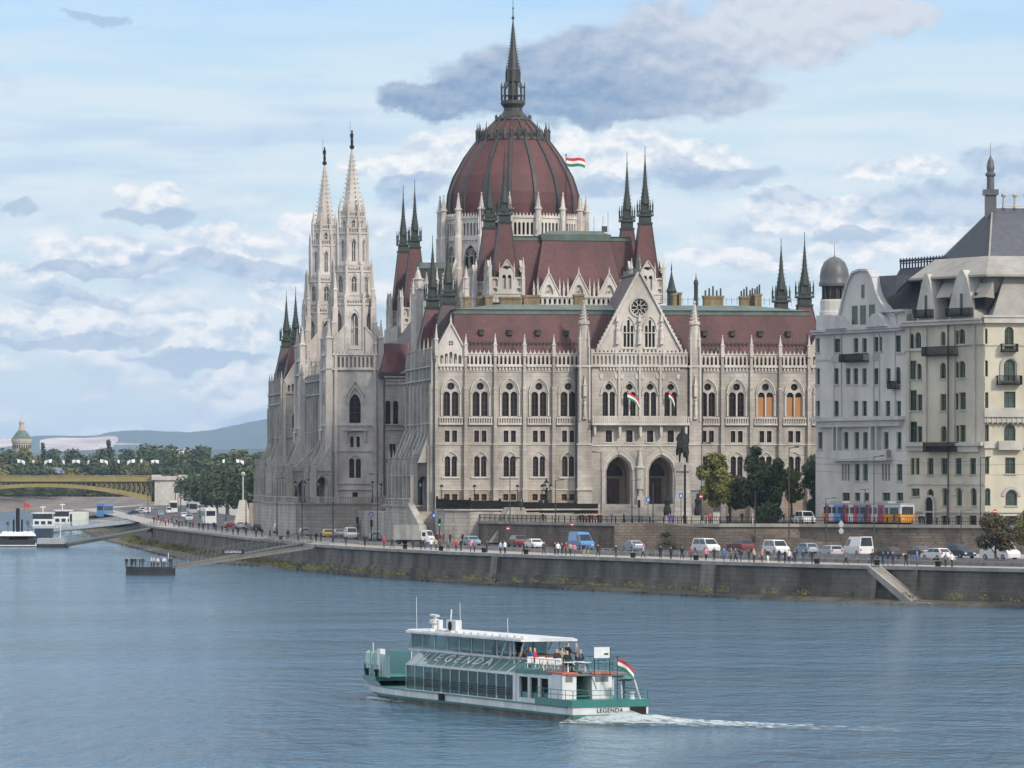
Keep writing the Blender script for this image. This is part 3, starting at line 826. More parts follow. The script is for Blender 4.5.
m.lathe(DU, DV, [(3.1, 82.2), (3.5, 82.3), (3.4, 82.7), (2.4, 83.2), (1.8, 84.0), (1.72, 84.6), (2.2, 85.2), (2.35, 85.4), (2.3, 86.0), (1.6, 86.05)], 16, VA[0])
for k in range(16):
    a = VA[k]; x, y = ring_pt(3.3, a); m.lathe(x, y, [(.14, 82.5), (.14, 83.1), (0, 83.4)], 5)
for k in range(8):
    a = VA[0]+PI*k/4; x, y = ring_pt(2.15, a)
    m.lathe(x, y, [(.16, 86), (.16, 88.4), (.22, 88.5), (0, 89.6)], 6)
    m.tube((x, y, 88.2), (DU+1.1*math.cos(a), DV+1.1*math.sin(a), 89.4), .13, n=4)
    x, y = ring_pt(2.2, a+PI/8); m.box(x-.05, x+.05, y-.05, y+.05, 86, 87)
m.lathe(DU, DV, [(2.2, 86.9), (2.2, 87.0)], 16, VA[0])
m.lathe(DU, DV, [(1.0, 86), (.95, 89.4), (1.25, 89.6), (1.2, 91.6), (1.32, 91.7), (1.05, 92.2)], 8, VA[0])
for k in range(8):
    a = VA[0]+PI*k/4; x, y = ring_pt(1.28, a); pinnacle(m, x, y, 89.4, 92.9, .26)
lan = m.build('dome_lantern', LEAD, dome)
m = MB(FS)
m.lathe(DU, DV, [(1.12, 92), (.55, 96.2), (.22, 100.0), (.1, 101.0), (.1, 101.2), (.3, 101.5), (.3, 101.65), (.1, 101.9), (.08, 103.2), (.2, 103.4), (.05, 103.6), (.04, 104.9), (0, 105.3)], 8, VA[0])
crockets(m, DU, DV, ((1.1, 92.2), (.22, 100)), 8, VA[0], .52, .24)
m.build('dome_spire', LEAD, dome)

# central mass under the dome
m = MB(FS); m.box(10.2, 60, 111.5, 169, PB, 36); m.lathe(DU, DV, [(17.5, 41), (17.5, 46.5)], 16, VA[0])
m.build('central_wall', STONE_W, PAR)
m = MB(FS); m.frus(DU+2, DV+3, 36.0, 46.5, 24.5, 26, 17.5, 20); m.build('central_roof', ROOF_D, PAR)
# little stair turrets west of the drum
for x, yt, v, r in ((418, 267, 101, 1.35), (446, 262, 96, .9), (426.5, 272, 98, .7), (437, 268, 99, .5), (466, 266, 105, .8), (472, 268, 110, .8)):
    u = ub(x, v); zt = zb(yt, u, v)
    m = MB(FS); m.lathe(u, v, [(r, 36), (r, zt-4.2), (r*1.15, zt-4.1), (r*1.15, zt-3.8)], 8, PI/8)
    pinnacle(m, u, v, zt-4.6, zt, r*.9, 8)
    for k in range(4):
        a = PI/4+PI*k/2; pinnacle(m, u+r*math.cos(a), v+r*math.sin(a), zt-5, zt-2.2, r*.3)
    m.build('stair_turret', STONE_W, PAR)
u0, u1 = ub(421, 112), ub(436, 112)
m = MB(FS); m.box(u0, u1+3, 112, 118, 42, zb(268, 0, 112)); m.build('attic_block', COPPER_D, PAR)
m = MB(FS); m.box(u0-.2, u1+3.2, 111.8, 118, zb(268, 0, 112), zb(262, 0, 112)); m.build('copper_roof', COPPER, PAR)

# small spires east of the gable
for (x, yt, v, yb) in ((671.5, 262, 30, 300), (696, 272, 30, 292)):
    u = ub(x, v); zt = zb(yt, u, v); z0 = zb(yb, u, v)
    m = MB(FS); r = .75 if x < 680 else .35
    m.lathe(u, v, [(r, 41.5), (r, z0+1.2), (r*1.25, z0+1.4), (r*.9, z0+2), (r*.25, zt-2.2), (.07, zt-1.5), (.14, zt-1.3), (0, zt)], 8)
    m.build('vent_spire', COPPER_D, PAR)

# ------------------------------------------------------------------ the two white towers
def tower(u, v):
    T = Matrix.Translation((u, v, 0))
    t = MB(T); H = 4.9
    ops = lambda *a: list(a)
    faces = [Matrix(((1,0,0,0),(0,1,0,-H),(0,0,1,0),(0,0,0,1))), Matrix(((0,1,0,-H),(-1,0,0,0),(0,0,1,0),(0,0,0,1))),
             Matrix(((0,-1,0,H),(1,0,0,0),(0,0,1,0),(0,0,0,1))), Matrix(((-1,0,0,0),(0,-1,0,H),(0,0,1,0),(0,0,0,1)))]
    for fi, f in enumerate(faces):
        t.M = T @ f
        wall(t, -H, H, [(PB, 11.4, []), (11.4, 12.7, [(0, 1.0, 11.5, 12.5, 'r')]), (12.7, 14.9, []),
                        (14.9, 18.8, [(-.6, .95, 15.1, 18.6, 'a'), (.6, .95, 15.1, 18.6, 'a')]), (18.8, 20.6, []),
                        (20.6, 22.8, [(-.58, .6, 20.7, 22.6, 'r'), (.58, .6, 20.7, 22.6, 'r')]), (22.8, 25.0, []),
                        (25.0, 30.8, [(0, 2.1, 25.1, 30.4, 'p')]), (30.8, 35.0, []),
                        (35.0, 37.4, [(-3.0+i*.75, .42, 35.2, 37.1, 'a') for i in range(9)])], .5, seg=4)
        for zz, pr in ((34.7, .45), (24.6, .25), (19.9, .2), (14.0, .25), (12.9, .3), (37.4, .3)):
            t.box(-H-pr, H+pr, -pr, .3, zz, zz+.25)
        for x in (-H+.1, -3.55, 3.55, H-.1):
            t.box(x-.32, x+.32, -.55, .3, PB, 24.6); t.box(x-.26, x+.26, -.38, .3, 24.6, 34.7)
            t.box(x-.2, x+.2, -.25, .3, 34.95, 37.4)
        t.band(archpts(0, 2.6, 28.6, 'p', rise=2.9), .28, -.4, .03)
        t.band([(-1.7, 30.0), (0, 32.6), (1.7, 30.0)], .2, -.3, .03)
        t.box(-2.2, 2.2, -1.0, .1, 23.7, 24.0); t.box(-2.2, 2.2, -1.0, -.85, 24.6, 24.78)
        for i in range(12): t.box(-2.15+.39*i-.07, -2.15+.39*i+.07, -.98, -.86, 24.0, 24.6)
        for x in (-1.7, 1.7): t.poly([(x-.2, 23.7), (x+.2, 23.7), (x+.1, 21.6), (x-.1, 21.6)], -.7, 0)
        t.band(archpts(0, 2.7, 17.7, 'p', rise=1.5), .16, -.2, .03)
        t.band(archpts(0, 1.9, 19.0+8, 'p', rise=.01), .01, -.01, .0)
        # flying slopes at the foot of the octagon
        for sg in (-1, 1):
            t.poly([(sg*H*.98, 37.6), (sg*1.9, 37.6), (sg*1.9, 38.2), (sg*1.9, 42.6), (sg*2.05, 42.6), (sg*H*.98, 39.2)][::sg], .35, .75)
            t.band([(sg*H, 39.2), (sg*2.0, 42.8)][::sg], .22, .2, .9)
        for i in range(15):
            x = -H+.35+.65*i; t.poly([(x-.2, 37.6), (x+.2, 37.6), (x, 38.3)], -.2, 0)
    t.M = T
    t.box(-H+.6, H-.6, -H+.6, H-.6, PB, 37.7)
    for sx in (-1, 1):
        for sy in (-1, 1):
            t.box(sx*(H-.1)-.7, sx*(H-.1)+.7, sy*(H-.1)-.7, sy*(H-.1)+.7, PB, 14)
            t.box(sx*(H-.1)-.55, sx*(H-.1)+.55, sy*(H-.1)-.55, sy*(H-.1)+.55, 14, 37)
            pinnacle(t, sx*(H-.15), sy*(H-.15), 36.8, 44.0, .95); pinnacle(t, sx*(H-1.1), sy*(H-.2), 37.2, 41.6, .45)
            pinnacle(t, sx*(H-.2), sy*(H-1.1), 37.2, 41.6, .45)
            for dz, d in ((40, 3.9), (46, 3.5)):
                pinnacle(t, sx*d*.98, sy*d*.98, dz, dz+6.4, .6)
                t.box(sx*d*.98-.42, sx*d*.98+.42, sy*d*.98-.42, sy*d*.98+.42, 37.5, dz+.3)
    root = t.build('tower', STONE_W, PAR)
    # octagonal stages
    st = MB(T)
    def stage(z0, z1, ap, wz0, wz1, ww, kind='p', cor=.3, double=False):
        L = 2*ap*math.tan(PI/8)
        for k in range(8):
            a = PI/4*k-PI/2
            nx, ny = math.cos(a), math.sin(a); dx, dy = -ny, nx
            f = Matrix(((dx, -nx, 0, nx*ap), (dy, -ny, 0, ny*ap), (0, 0, 1, 0), (0, 0, 0, 1)))
            st.M = T @ f
            wall(st, -L/2, L/2, [(z0, wz0-.1, []), (wz0-.1, wz1+.1, [(0, ww, wz0, wz1, kind)]), (wz1+.1, z1, [])], .45, seg=4)
            st.box(-L/2, L/2, -cor*.6, .1, z1-.3, z1)
            st.box(-.06, .06, .1, .3, wz0, wz1-ww*.5)
            st.box(-ww/2, ww/2, .1, .3, wz0+(wz1-wz0)*.55, wz0+(wz1-wz0)*.55+.12)
            st.band(archpts(0, ww*1.25, wz1-ww*.7, 'p', rise=ww*1.15), .13, -.16, .02)
            n = max(4, int(L/.42))
            for i in range(n):   # parapet
                x = -L/2+L*(i+.5)/n; st.box(x-.07, x+.07, -cor*.5, -cor*.5+.12, z1, z1+.75)
            st.box(-L/2, L/2, -cor*.6, -cor*.5+.2, z1+.75, z1+.9)
            st.box(-L/2, L/2, -cor*.35, .1, wz0-.7, wz0-.5)
        st.M = T
        for k in range(8):
            a = PI/4*k-PI/2+PI/8; rr = ap/math.cos(PI/8)
            x, y = rr*math.cos(a), rr*math.sin(a)
            st.lathe(x, y, [(cor, z0), (cor, z1)], 6); pinnacle(st, x*1.02, y*1.02, z1-.2, z1+2.3, cor*1.1)
        st.lathe(0, 0, [(ap-.9, z0), (ap-.9, z1)], 8, PI/8)
    stage(37.6, 46.9, 3.95, 39.2, 45.2, 1.35, cor=.36)
    stage(46.9, 52.9, 3.35, 49.0, 51.9, .95, cor=.33)
    stage(52.9, 59.9, 2.65, 54.6, 58.4, .62, cor=.30)
    stage(59.9, 62.9, 2.25, 60.7, 62.0, .5, kind='a', cor=.26)
    st.build('belfry', STONE_W, root)
    s = MB(T)
    s.lathe(0, 0, [(1.95, 62.6), (1.85, 63.4), (.16, 75.3)], 8, PI/8)
    crockets(s, 0, 0, ((1.8, 63.6), (.3, 74.3)), 8, PI/8, .78, .42)
    for k in range(8):
        a = PI/8+PI/4*k; pinnacle(s, 2.25*math.cos(a), 2.25*math.sin(a), 62.7, 66.3, .34)
    s.build('spire', STONE_W, root)
    s = MB(T)
    s.lathe(0, 0, [(.2, 75.2), (.42, 75.4), (.42, 75.8), (.22, 76)], 8)
    s.lathe(0, 0, [(.2, 76), (.28, 76.5), (.2, 77.1), (.3, 77.7), (.28, 78.0), (.1, 78.2), (.17, 78.35), (.15, 78.6), (0, 78.7)], 8)
    s.tube((-.3, 0, 77.0), (-.38, -.2, 80.3), .035, n=4); s.tube((-.25, 0, 77.9), (-.36, -.15, 77.5), .08, n=5)
    s.build('statue', BRONZE, root)
    # main windows on the south and west faces
    for f in faces[:2]:
        window_part(root, T @ f, [(0, 2.1, 25.1, 30.4, 'p')], .48)
        window_part(root, T @ f, [(-.6, .95, 15.1, 18.6, 'a'), (.6, .95, 15.1, 18.6, 'a')], .45)
        window_part(root, T @ f, [(-.58, .6, 20.7, 22.6, 'r'), (.58, .6, 20.7, 22.6, 'r'), (0, 1.0, 11.5, 12.5, 'r')], .45, frame=False)
for v in (114.0, 159.0): tower(.2, v)

# ------------------------------------------------------------------ river side
def shaft_wall(u0, v0, v1, z0, z1, name, step=1.57, wins=True, crest=True, gab=True):
    M = FW(u0); m = MB(M)
    n = int(round((v1-v0)/4.7)); w = (v1-v0)/n; rows = {k: [] for k in 'abcd'}
    for i in range(n):
        c = -v0-w*(i+.5)
        rows['a'] += [(c-.55, .86, 15.2, 18.4, 'a'), (c+.55, .86, 15.2, 18.4, 'a')]
        rows['b'] += [(c-.6, .8, 20.7, 22.5, 'r'), (c+.6, .8, 20.7, 22.5, 'r')]
        rows['c'] += [(c-.68, 1.08, 24.8, 28.7, 'a'), (c+.68, 1.08, 24.8, 28.7, 'a')]
    wall(m, -v1, -v0, [(PB, 15.1, []), (15.1, 18.6, rows['a']), (18.6, 20.6, []), (20.6, 22.6, rows['b']), (22.6, 24.7, []), (24.7, 28.9, rows['c']), (28.9, z1, [])], .5, seg=4)
    k = int((v1-v0)/step)
    for i in range(k+1):
        s = -v0-(v1-v0)*i/k; big = (i % 3 == 0)
        if big:
            m.box(s-.4, s+.4, -1.1, .1, PB, 20.3); m.box(s-.34, s+.34, -.8, .1, 20.3, 30); m.box(s-.25, s+.25, -.5, .1, 30, z1+1.4)
            pinnacle(m, s, -.3, z1+.8, z1+4.4, .42)
        else:
            m.box(s-.14, s+.14, -.4, .1, 19.5, z1+1.2)
            pinnacle(m, s, -.2, z1+1, z1+2.6, .24)
    for zz in (14.9, 20.3, 23.6, 30.6, z1-.3): m.box(-v1, -v0, -.6, .1, zz, zz+.22)
    m.box(-v1, -v0, -.25, .15, z1+.9, z1+1.15)
    for i in range(int((v1-v0)/.8)):
        s = -v1+.4+.8*i; m.box(s-.1, s+.1, -.15, .1, z1, z1+.9)
    o = m.build(name, STONE_G, PAR)
    for i in range(n):
        c = -v0-w*(i+.5)
        if wins and i < 4:
            for op in ([(c-.55, .86, 15.2, 18.4, 'a'), (c+.55, .86, 15.2, 18.4, 'a')], [(c-.68, 1.08, 24.8, 28.7, 'a'), (c+.68, 1.08, 24.8, 28.7, 'a')]):
                window_part(PAR, M, op, .48)
    if not wins:
        g = MB(M)
        for k2 in rows:
            for op in rows[k2]: pane(g, op, .46)
        tag(g.build('window', GLASS, PAR), kind='stuff')
    return o
shaft_wall(0, .3, 33, PB, 33, 'west_wall')
shaft_wall(0, 235, 261.5, PB, 33, 'west_wall', wins=False)
shaft_wall(-3.6, 119.2, 153.8, PB, 33.5, 'west_wall', wins=False)
m = MB(FS); m.box(.1, 12, .6, 33, PB, 32.5); m.box(.1, 12, 235.4, 261.5, PB, 32.5); m.box(-3.0, 6, 119, 154, PB, 34); m.box(9, 57, 164, 236, PB, 32.6)
m.box(12, 65.6, 234, 261.5, PB, 33)
m.build('inner_walls', STONE_G, PAR)
# north pavilion's own south return wall, with gable
m = MB(Matrix.Translation((0, 235, 0)))
wall(m, 0, 9, [(PB, 15, []), (15, 18.6, [(2.9, 1.6, 15.2, 18.4, 'a')]), (18.6, 24.6, []), (24.6, 29, [(2.9, 1.9, 24.8, 28.8, 'a')]), (29, 33, [])], .4)
for zz in (14.9, 20.3, 23.6, 32.7): m.box(-.3, 9, -.3, .1, zz, zz+.22)
for x in (.3, 5.2): m.box(x-.4, x+.4, -.8, .1, PB, 20); m.box(x-.3, x+.3, -.5, .1, 20, 35)
m.build('return_wall', STONE, PAR)
w = MB(Matrix.Translation((0, 235, 0)))
window_part(PAR, Matrix.Translation((0, 235, 0)), [(2.9, 1.6, 15.2, 18.4, 'a'), (2.9, 1.9, 24.8, 28.8, 'a')], .38, frame=False)
small_gable(Matrix.Translation((0, 235, 0)), 2.9, w=5).build('gable', STONE_L, PAR)
r = MB(Matrix.Translation((0, 235, 0))); r.add([(.4,.6,35),(2.9,.6,39.2),(5.4,.6,35),(.4,9,35),(2.9,9,39.2),(5.4,9,35)], [(0,1,4,3),(1,2,5,4)]); r.build('gable_roof', ROOF_D, PAR)
mansard(PAR, 1.5, 63, 236, 261, 33, 41.3, 2, 3.3)
mansard(PAR, 10, 56, 48.5, 103, 32.7, 40.5, 3, .2); mansard(PAR, 10, 56, 165, 235, 32.7, 40.5, 3, .2)
mansard(PAR, 1.5, 12, 6, 33, 33.5, 38.0, 2.5, 2.5, topz=.3)

# south-facing return wall beside the near tower
VR = 105.0
M = Matrix.Translation((0, VR, 0)); m = MB(M)
ur = lambda x: ub(x, VR)
zr = lambda y: zb(y, 0, VR)
opsA = [(ur(388), .95, zr(424), zr(400.5), 'a'), (ur(395.7), .95, zr(424), zr(400.5), 'a')]
opsB = [(ur(391), .55, zr(458), zr(443.5), 'a'), (ur(394.2), .55, zr(458), zr(443.5), 'a')]
opsC = [(ur(391.3), 1.1, zr(477), zr(465), 'a')]
opsD = [(ur(391.5), 1.0, zr(500), zr(487), 'a')]
fr = [(ur(384)+.55*i+.3, .3, zr(383), zr(380), 'c') for i in range(10)]
wall(m, 5.0, 14, [(PB, zr(500.5), []), (zr(500.5), zr(486), opsD), (zr(486), zr(478), []), (zr(478), zr(464), opsC), (zr(464), zr(459), []), (zr(459), zr(442), opsB), (zr(442), zr(425), []),
                  (zr(425), zr(399.5), opsA), (zr(399.5), zr(384), []), (zr(384), zr(379), fr), (zr(379), zr(377), [])], .5, seg=4)
for y in (384.5, 425.5, 430, 459, 478, 377.5): m.box(5, 14, -.28, .1, zr(y), zr(y)+.25)
m.box(9.3, 10.3, -.9, .1, PB, zr(377)); m.box(5.2, 14, .55, 1.5, PB, zr(377))
m.build('return_wall', STONE, PAR)
for o in (opsA, opsB, opsC, opsD): window_part(PAR, M, o, .46, frame=False)
m = MB(M); m.tube((ur(383.8), -.35, 12), (ur(383.8), -.35, zr(378)), .13, n=6); m.build('downpipe', LEAD, PAR)
# low red roof above it, with a pavilion-like peak
m = MB(FS); m.frus(9.5, 110.5, zr(376), zr(343), 5.2, 5, 3.6, 2.5); m.build('roof', ROOF, PAR)
m = MB(FS); m.frus(9.3, 106, zr(376)-.5, zr(372), 5, 1, 5, 1); m.build('roof_gutter', LEAD, PAR)
m = MB(FS); m.frus(8.2, 107, zr(374), zr(352), 1.6, 1.8, .1, 1.2); m.build('dormer', ROOF, PAR)

# porticoes on the river terrace
def portico(u0, u1, v0, v1, z1, z0=10.5, batter=None):
    m = MB(FW(u0)); n = max(1, int(round((v1-v0)/4.6))); w = (v1-v0)/n
    ops = [(-v0-w*(i+.5), w*.62, z0, z0+4.7, 'p') for i in range(n)]
    wall(m, -v1, -v0, [(z0, z0+5.1, ops), (z0+5.1, z1, [])], .7, seg=4)
    for i in range(n+1):
        s = -v0-w*i; m.box(s-.35, s+.35, -.6, .1, z0, z1-.4); pinnacle(m, s, -.2, z1-.8, z1+2.0, .4)
    for i in range(n*4):
        s = -v0-w*(i+.5)/4; m.box(s-.1, s+.1, -.2, .1, z1-2.0, z1+.3)
    m.box(-v1, -v0, -.35, .2, z1-2.3, z1-2.1)
    m.M = Matrix.Translation((u0, v0, 0)); W = u1-u0
    wall(m, 0, W, [(z0, z0+5.1, [(W*.5, W*.74, z0, z0+4.85, 'p')]), (z0+5.1, z1, [])], .8, seg=5)
    m.band(archpts(W*.5, W*.8, z0+2.9, 'p'), .16, -.2, .03)
    m.box(0, .5, -.5, .1, z0, z1); pinnacle(m, .25, -.2, z1-.5, z1+2.6, .5)
    m.box(0, W, -.3, .1, z1-.25, z1)
    if batter: m.poly([(0.3, z1), (W, z1), (W, z1+batter)], -.1, .6)
    m.M = FS; m.box(u0+.05, u1, v0+.1, v1, z1-.3, z1-.05)
    return m.build('portico', STONE_G, PAR)
portico(-2.8, 0.0, 3.2, 33, 17.6, batter=5.0)
portico(-7.6, -4.4, 107.5, 122, 16.6, batter=4.5)
portico(-10.3, -4.4, 122, 151, 16.6, batter=5.5)
portico(-7.6, -4.4, 151, 165.5, 16.6)
portico(-3.0, 0, 234.6, 260, 17.6, batter=4)
# battered side buttresses of the west walls
for (u, v0, v1, zt, d) in ((0, .6, 33, 24, 2.6), (-4.4, 110, 118, 24, 3.0), (-4.4, 155, 163, 24, 3), (0, 235.6, 261, 24, 2.8)):
    n = int((v1-v0)/4.6)+1
    for i in range(n):
        v = v0+(v1-v0)*i/max(1, n-1); m = MB(FS)
        m.add([(u-d, v-.4, 17.4), (u, v-.4, 17.4), (u, v-.4, zt), (u-d, v+.4, 17.4), (u, v+.4, 17.4), (u, v+.4, zt)], [(0,1,2),(5,4,3),(0,2,5,3)])
        m.build('battered_buttress', STONE_G, PAR)

# river terrace: retaining walls, balustrades
TW = mat('terrace_stone', (.37,.34,.30), (.47,.435,.385), .5, rough=.92, brick=(1.8,.62,.05,.62,.9), stain=(.35,.6,.8), bump=.3, bscale=3)
m = MB(FS)
m.box(-3.6, 2, 1.8, 34, 3.5, 10.5); m.box(-11.2, 10, 103.8, 163, 3.5, 10.5); m.box(-3.6, 2, 233, 262, 3.5, 10.5)
m.box(0, 9.5, 34, 103.8, 3.5, 9.2); m.box(0, 9.5, 163, 233, 3.5, 9.2)
for (u0, u1, v0, v1) in ((-3.6, 1, 1.8, 34), (-11.2, 4.5, 103.8, 163), (-3.6, 0, 233, 262)):
    m.box(u0-.25, u1, v0-.25, v0+.35, 10.35, 10.65); m.box(u0-.25, u0+.35, v0, v1, 10.35, 10.65)
m.build('terrace', TW, PAR)
m = MB(FS)
def balus(u0, v0, u1, v1, z, mb):
    L = math.hypot(u1-u0, v1-v0); n = int(L/.42); a = math.atan2(v1-v0, u1-u0)
    for i in range(n+1):
        f = i/n; x, y = u0+(u1-u0)*f, v0+(v1-v0)*f
        if i % 9 == 0: mb.rot_box((x, y, z+.55), .3, .25, .55, a)
        else: mb.rot_box((x, y, z+.45), .09, .09, .4, a)
    mb.rot_box(((u0+u1)/2, (v0+v1)/2, z+.95), L/2, .2, .09, a)
for b4 in ((-11, 104, 5, 104), (-11, 104.3, -11, 163), (-3.5, 2, -3.5, 34), (-3.5, 233.2, 0, 233.2), (-3.4, 233.5, -3.4, 262)):
    m = MB(FS); balus(*b4, 10.65, m); m.build('balustrade', STONE, PAR)
# ramp stair in front of the central terrace
m = MB(FS)
uA, uB = ub(340, 100), ub(397, 100)
m.poly([(uA, 4.0), (uB, 4.0), (uB, 10.6), (uB-1, 10.6), (uA, 4.6)], 99, 103.7)
m.poly([(uA-.3, 4.3), (uB-1, 10.6), (uB, 10.6), (uB, 11.3), (uB-1.2, 11.3), (uA-.3, 5.2)], 98.6, 99.0)
m.build('ramp_stair', TW, PAR)
# ------------------------------------------------------------------ ground, quay and river
ZQ, ZR, ZU = 4.35, 4.75, 8.0
ASPH = mat('asphalt', (.045,.045,.047), (.062,.061,.06), .25, rough=.9, bump=.3, bscale=4, stain=(.05,.7,.6), streak=(1,1,1))
PAVE = mat('pale_paving', (.27,.25,.225), (.34,.315,.285), .35, rough=.9, bump=.2, bscale=5, stain=(.08,.75,.7), streak=(1,1,1))
PLAZA = mat('plaza_paving', (.22,.205,.185), (.29,.27,.24), .2, rough=.9, stain=(.05,.7,.7), streak=(1,1,1))
QWALL = mat('quay_stone', (.105,.094,.080), (.20,.18,.152), .35, stretch=(1,1,.5), rough=.92, bump=.5, bscale=2.5, brick=(1.6,.55,.05,.66,.75), stain=(.16,.42,.95))
COPING = mat('coping_stone', (.25,.235,.21), (.34,.32,.29), .6, rough=.9, stain=(.4,.65,.7))
RWALL = mat('retaining_wall_stone', (.15,.12,.095), (.23,.19,.155), .5, rough=.92, bump=.4, bscale=3, brick=(.9,.4,.05,.55,.9), stain=(.2,.55,.85))
GRAVEL = mat('gravel', (.06,.053,.042), (.145,.13,.102), 1.2, rough=.95, bump=.8, bscale=3, stain=(.1,.5,.8), streak=(1,1,1))
GRASSM = mat('lawn', (.035,.065,.018), (.06,.095,.03), .8, rough=.95)
LAND = mat('far_land', (.10,.10,.06), (.16,.14,.09), .02, rough=.95)

# quay edge, from right to left (image column -> depth)
QE = [(1400, 470), (1200, 506), (1024, 547), (880, 567), (800, 580), (720, 597), (630, 626), (540, 651), (450, 685), (380, 722), (320, 764), (296, 800), (270, 840), (250, 863), (200, 971), (150, 1110)]
qe = [((x-512)*d/F, d) for x, d in QE]
qe_far = qe+[(-93, 1210), (-119, 1450), (-165, 1850), (-172, 2120), (-150, 2600), (-60, 3400)]
def grid_poly(name, pts, z, mt, kind='structure'):
    m = MB(); m.add([(x, y, z) for x, y in pts], [tuple(range(len(pts)))])
    return tag(m.build(name, mt), kind=kind)
grid_poly('ground', qe_far+[(900, 3400), (900, 470)], ZQ, PAVE)
# lower embankment road, 6 m behind the quay edge
def offset(pts, d):
    out = []
    for i, p in enumerate(pts):
        a = pts[max(0, i-1)]; b = pts[min(len(pts)-1, i+1)]
        dx, dy = b[0]-a[0], b[1]-a[1]; l = math.hypot(dx, dy)
        out.append((p[0]+dy/l*d, p[1]-dx/l*d))
    return out
def strip(name, a, b, z0, z1, mt):
    m = MB(); n = len(a)
    m.add([(x, y, z1) for x, y in a]+[(x, y, z1) for x, y in b], [(i, i+1, n+i+1, n+i) for i in range(n-1)])
    if z0 is not None:
        m.add([(x, y, z0) for x, y in a]+[(x, y, z1) for x, y in a], [(i, i+1, n+i+1, n+i) for i in range(n-1)])
    return tag(m.build(name, mt), kind='structure')
qs = qe[:]+[(-93, 1210), (-119, 1450), (-160, 1850), (-165, 2100)]
rA = offset(qs, 11.0); rB = offset(qs, 34); 
rA = rA[:10]+offset(qs, 7.5)[10:]
strip('road', rA, rB, ZQ-.2, ZR, ASPH)
# kerb line and white lane dashes
m = MB()
kA = offset(qs, 10.7); kA = kA[:10]+offset(qs, 7.2)[10:]
for (p, q) in zip(kA, kA[1:]):
    L = math.hypot(q[0]-p[0], q[1]-p[1]); a = math.atan2(q[1]-p[1], q[0]-p[0])
    m.rot_box(((p[0]+q[0])/2, (p[1]+q[1])/2, ZQ+.25), L/2+.05, .15, .27, a)
tag(m.build('kerb', COPING), kind='structure')
mid = offset(qs, 23.5); m = MB()
PAINT = mat('road_paint', (.55,.55,.53), (.7,.7,.68), 2, rough=.8)
for (p, q) in zip(mid, mid[1:]):
    L = math.hypot(q[0]-p[0], q[1]-p[1]); k = int(L/6); a = math.atan2(q[1]-p[1], q[0]-p[0])
    for i in range(k):
        f = (i+.5)/k; m.rot_box((p[0]+(q[0]-p[0])*f, p[1]+(q[1]-p[1])*f, ZR+.006), 1.5, .07, .002, a)
tag(m.build('road_marking', PAINT), kind='structure')

# quay wall: battered face, ledge, coping, in bays
SHORE = [(1400, 640), (1200, 622), (1024, 608), (880, 605), (800, 601.5), (700, 597), (600, 591.5), (540, 588), (450, 583.5), (400, 579), (360, 576.5), (320, 572.5), (270, 566.5), (230, 565), (199, 562), (172, 558), (145, 551.5), (125, 546), (103, 540.5), (84, 532), (76, 525), (70, 519), (66, 514)]
sh = [((x-512)*(14*F/(y-484))/F, 14*F/(y-484)) for x, y in SHORE]
m = MB()
e = qe_far[:17]
lo = offset(e, -.12); led = offset(e, -.55); l2 = offset(e, -.65)
n = len(e)
def lay(a, za, b, zb2): m.add([(x, y, za) for x, y in a]+[(x, y, zb2) for x, y in b], [(i, i+1, n+i+1, n+i) for i in range(n-1)])
lay(e, ZQ-.02, lo, 1.75); lay(lo, 1.75, led, 1.7); lay(led, 1.7, l2, -1)
qw = m.build('quay_wall', QWALL); tag(qw, 'long dark stained stone embankment wall rising from the river in front of the parliament', 'quay wall')
m = MB(); a_ = offset(e, -.35); b_ = offset(e, .75)
m.add([(x, y, ZQ-.35) for x, y in a_]+[(x, y, ZQ+.08) for x, y in a_]+[(x, y, ZQ+.08) for x, y in b_]+[(x, y, ZQ-.02) for x, y in b_],
      [(k*n+i, k*n+i+1, (k+1)*n+i+1, (k+1)*n+i) for k in range(3) for i in range(n-1)])
m.build('coping', COPING, qw)
QL = mat('paler_quay_stone', (.15,.138,.115), (.22,.205,.175), .6, rough=.92, brick=(1.6,.55,.05,.7,.8), stain=(.25,.5,.9))
# paler pilaster strips and the stair in the quay wall
for x, wd in ((712, 2.4), (498, 1.2), (918, .35), (878, .5)):
    # wall point at that column
    for i in range(len(qe)-1):
        if QE[i][0] >= x > QE[i+1][0]:
            fr = Frame(qe[i][0], qe[i][1], qe[i+1][0]-qe[i][0], qe[i+1][1]-qe[i][1]); u = fr.hit(x)
            m = MB(fr.M @ Matrix.Translation((u, 0, 0)))
            m.add([(-wd,.5,ZQ-.35),(wd,.5,ZQ-.35),(wd,.9,.2),(-wd,.9,.2),(-wd,-.2,ZQ-.35),(wd,-.2,ZQ-.35),(wd,-.2,.2),(-wd,-.2,.2)], [(0,1,2,3),(0,3,7,4),(1,2,6,5)])
            m.build('wall_pier', QL, qw)
# stair: a slope-sided flight running down the wall
i = 3; fr = Frame(qe[i][0], qe[i][1], qe[i-1][0]-qe[i][0], qe[i-1][1]-qe[i][1])
u0 = 0.6
m = MB(fr.M @ Matrix.Translation((u0, 0, 0)))
for k in range(20):
    z = ZQ-.1-.2*k; m.box(.38*k, .38*(k+1)+.1, -2.2, -.6, z-.25, z)
for off in (-2.4, -.7):
    m.poly([(0, ZQ+.1), (7.9, .35), (7.9, -.1), (6.8, -.1), (0, ZQ-.6)], off, off+.3)
m.box(6.5, 11.5, -3.2, -.3, -.5, .35)
m.build('stair_flight', COPING, qw)

